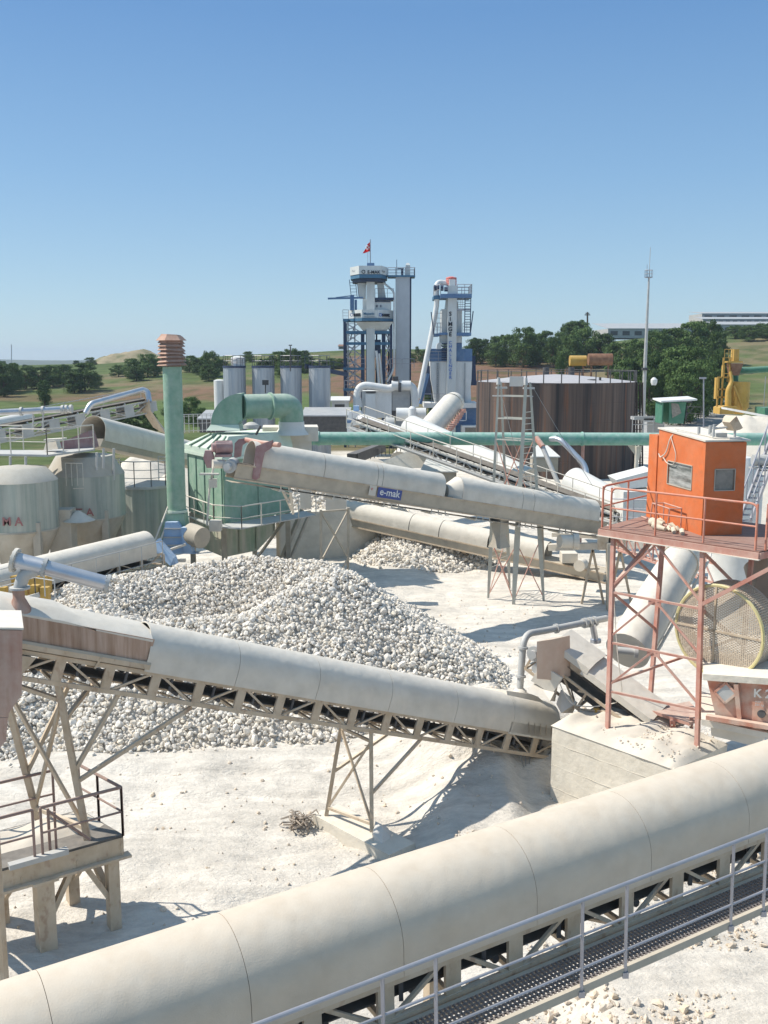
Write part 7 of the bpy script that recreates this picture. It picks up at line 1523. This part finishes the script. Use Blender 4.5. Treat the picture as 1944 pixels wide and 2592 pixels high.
m = MB().tube(V(1781, 160, GZ), V(1781, 160, zat(955, 160)), .12, n=6); m.boxc(V(1779, 160, zat(957, 160)), 1.0, .5, .3); prop(m.build('street_lamp', M['galv']), 'lone street lamp beside the big trees right of the road', 'lamp')

# ---------------------------------------------------------------- trees
TR = lambda *a, **k: tree(*a, **k)
GL, GM, GR, GB = 'dark trees along the left field', 'trees on the slope behind the storage tanks', 'trees on the ridge above the ploughed field', 'big oaks of the right grove'
for x, y, D, w_ in ((-10, 912, 250, 80), (30, 916, 255, 66), (66, 926, 262, 66), (100, 926, 265, 70), (135, 922, 270, 60), (160, 918, 275, 60), (215, 915, 255, 85), (188, 935, 250, 60), (10, 940, 240, 60), (240, 940, 262, 40)): TR(x, y, D, w_, 'one of the dark rounded trees in the row along the left edge of the field', group=GL)
TR(113, 958, 210, 34, 'lone slim grey green tree standing in the left field', 3)
for x, y, D, w_ in ((300, 922, 300, 50), (335, 905, 290, 55), (375, 893, 290, 70), (345, 925, 280, 50), (398, 905, 300, 40)): TR(x, y, D, w_, 'one of the trees just left of the green exhaust stack', group='trees left of the stack')
for x, y, D, w_ in ((480, 898, 300, 50), (535, 886, 280, 66), (505, 905, 290, 50), (560, 910, 300, 45), (528, 920, 270, 50)): TR(x, y, D, w_, 'one of the trees between the green stack and the storage tanks', group='trees right of the stack')
for x, y, D, w_ in ((700, 887, 290, 60), (738, 880, 285, 80), (775, 900, 280, 50), (668, 905, 280, 45), (812, 910, 280, 50), (840, 905, 290, 45), (868, 905, 290, 40), (720, 915, 270, 60)): TR(x, y, D, w_, 'one of the bushy trees on the slope behind the storage tanks', group=GM)
for x, y, D, w_ in ((440, 1008, 175, 60), (480, 1002, 170, 70), (505, 1030, 165, 60), (330, 1035, 150, 70), (375, 1040, 150, 60), (295, 1048, 150, 55)): TR(x, y, D, w_, 'one of the dark bushes behind the open truss conveyor and stack', group='dark bushes behind the stack', name='bush', cat='bush')
for x, y, D, w_ in ((1056, 876, 340, 14), (1070, 884, 300, 30), (1085, 890, 180, 22), (1095, 905, 180, 22)): TR(x, y, D, w_, 'one of the small bushes at the left foot of the lettered tower', group='bushes beside the lettered tower', name='bush', cat='bush')
for x, y, D, w_ in ((1205, 850, 300, 60), (1235, 856, 310, 40), (1262, 842, 300, 55), (1290, 838, 295, 60), (1325, 824, 285, 85), (1355, 835, 300, 60), (1385, 834, 300, 60), (1412, 838, 300, 60), (1400, 850, 280, 60), (1455, 803, 320, 78), (1430, 815, 320, 50), (1480, 822, 280, 110), (1445, 845, 270, 80), (1520, 840, 275, 80), (1350, 860, 290, 60), (1190, 870, 300, 50), (1255, 865, 290, 60)): TR(x, y, D, w_, 'one of the dense oaks on the ridge above the brown ploughed field', group=GR)
TR(1415, 888, 215, 30, 'small lone round bush on the green strip left of the yellow drum', 1, 'bush', 'bush')
for x, y, D, w_ in ((1565, 862, 250, 90), (1610, 850, 240, 90), (1655, 830, 250, 100), (1590, 895, 200, 90), (1640, 880, 200, 110), (1700, 825, 260, 100), (1745, 808, 260, 110), (1790, 806, 265, 90), (1710, 862, 200, 120), (1765, 870, 195, 110), (1690, 905, 175, 100), (1745, 900, 170, 110), (1790, 905, 180, 80), (1815, 835, 250, 60), (1640, 930, 175, 90), (1575, 925, 190, 70), (1720, 935, 165, 90), (1820, 880, 200, 50)): TR(x, y, D, w_, 'one of the big oaks in the grove between the tall mast and yellow silo', group=GB)
for x, y, D, w_ in ((1860, 822, 330, 60), (1895, 822, 320, 60), (1930, 816, 330, 70), (1960, 820, 320, 70)): TR(x, y, D, w_, 'one of the trees below the factory at the right edge', group='trees below the factory')
rb = random.Random(9)
for i in range(46):
    x = rb.uniform(-20, 900) if i < 30 else rb.uniform(1040, 1560); y_ = rb.uniform(300, 410)
    q = V(x, y_, 0); gz = GH(q.x, y_); 
    k = 1; r = cpy(PROT[k]); hh = rb.uniform(1.2, 3.2); r.location = (q.x, y_, gz); r.scale = (hh*1.7, hh*1.7, hh); r.rotation_euler = (0, 0, rb.uniform(0, 6)); r.name = 'bush'; prop(r, 'one of the low scrub bushes along the skyline', 'bush', 'scrub bushes along the skyline')
a = V(330, 420, 0); m = MB(); g = []
for j in range(10): g.append([(a.x-26+52*i/24, 420+j*3, GH(a.x, 420)-2+6.5*math.sin(math.pi*i/24)*math.sin(math.pi*(j+.5)/10)*(1+.4*mnoise.noise(Vector((i*.35, j*.4, 0))))) for i in range(25)])
m.loft(g, cap=False, closed=False); o = m.build('terrain_mound', mat('scrubby rocky mound', (.34, .28, .19), .95, col2=(.10, .12, .05), scale=.12, amt=.9), ang=80); o['kind'] = 'structure'
for r in PROT:
    if r.location.length < .1:
        for c_ in list(r.children): bpy.data.objects.remove(c_)
        bpy.data.objects.remove(r)
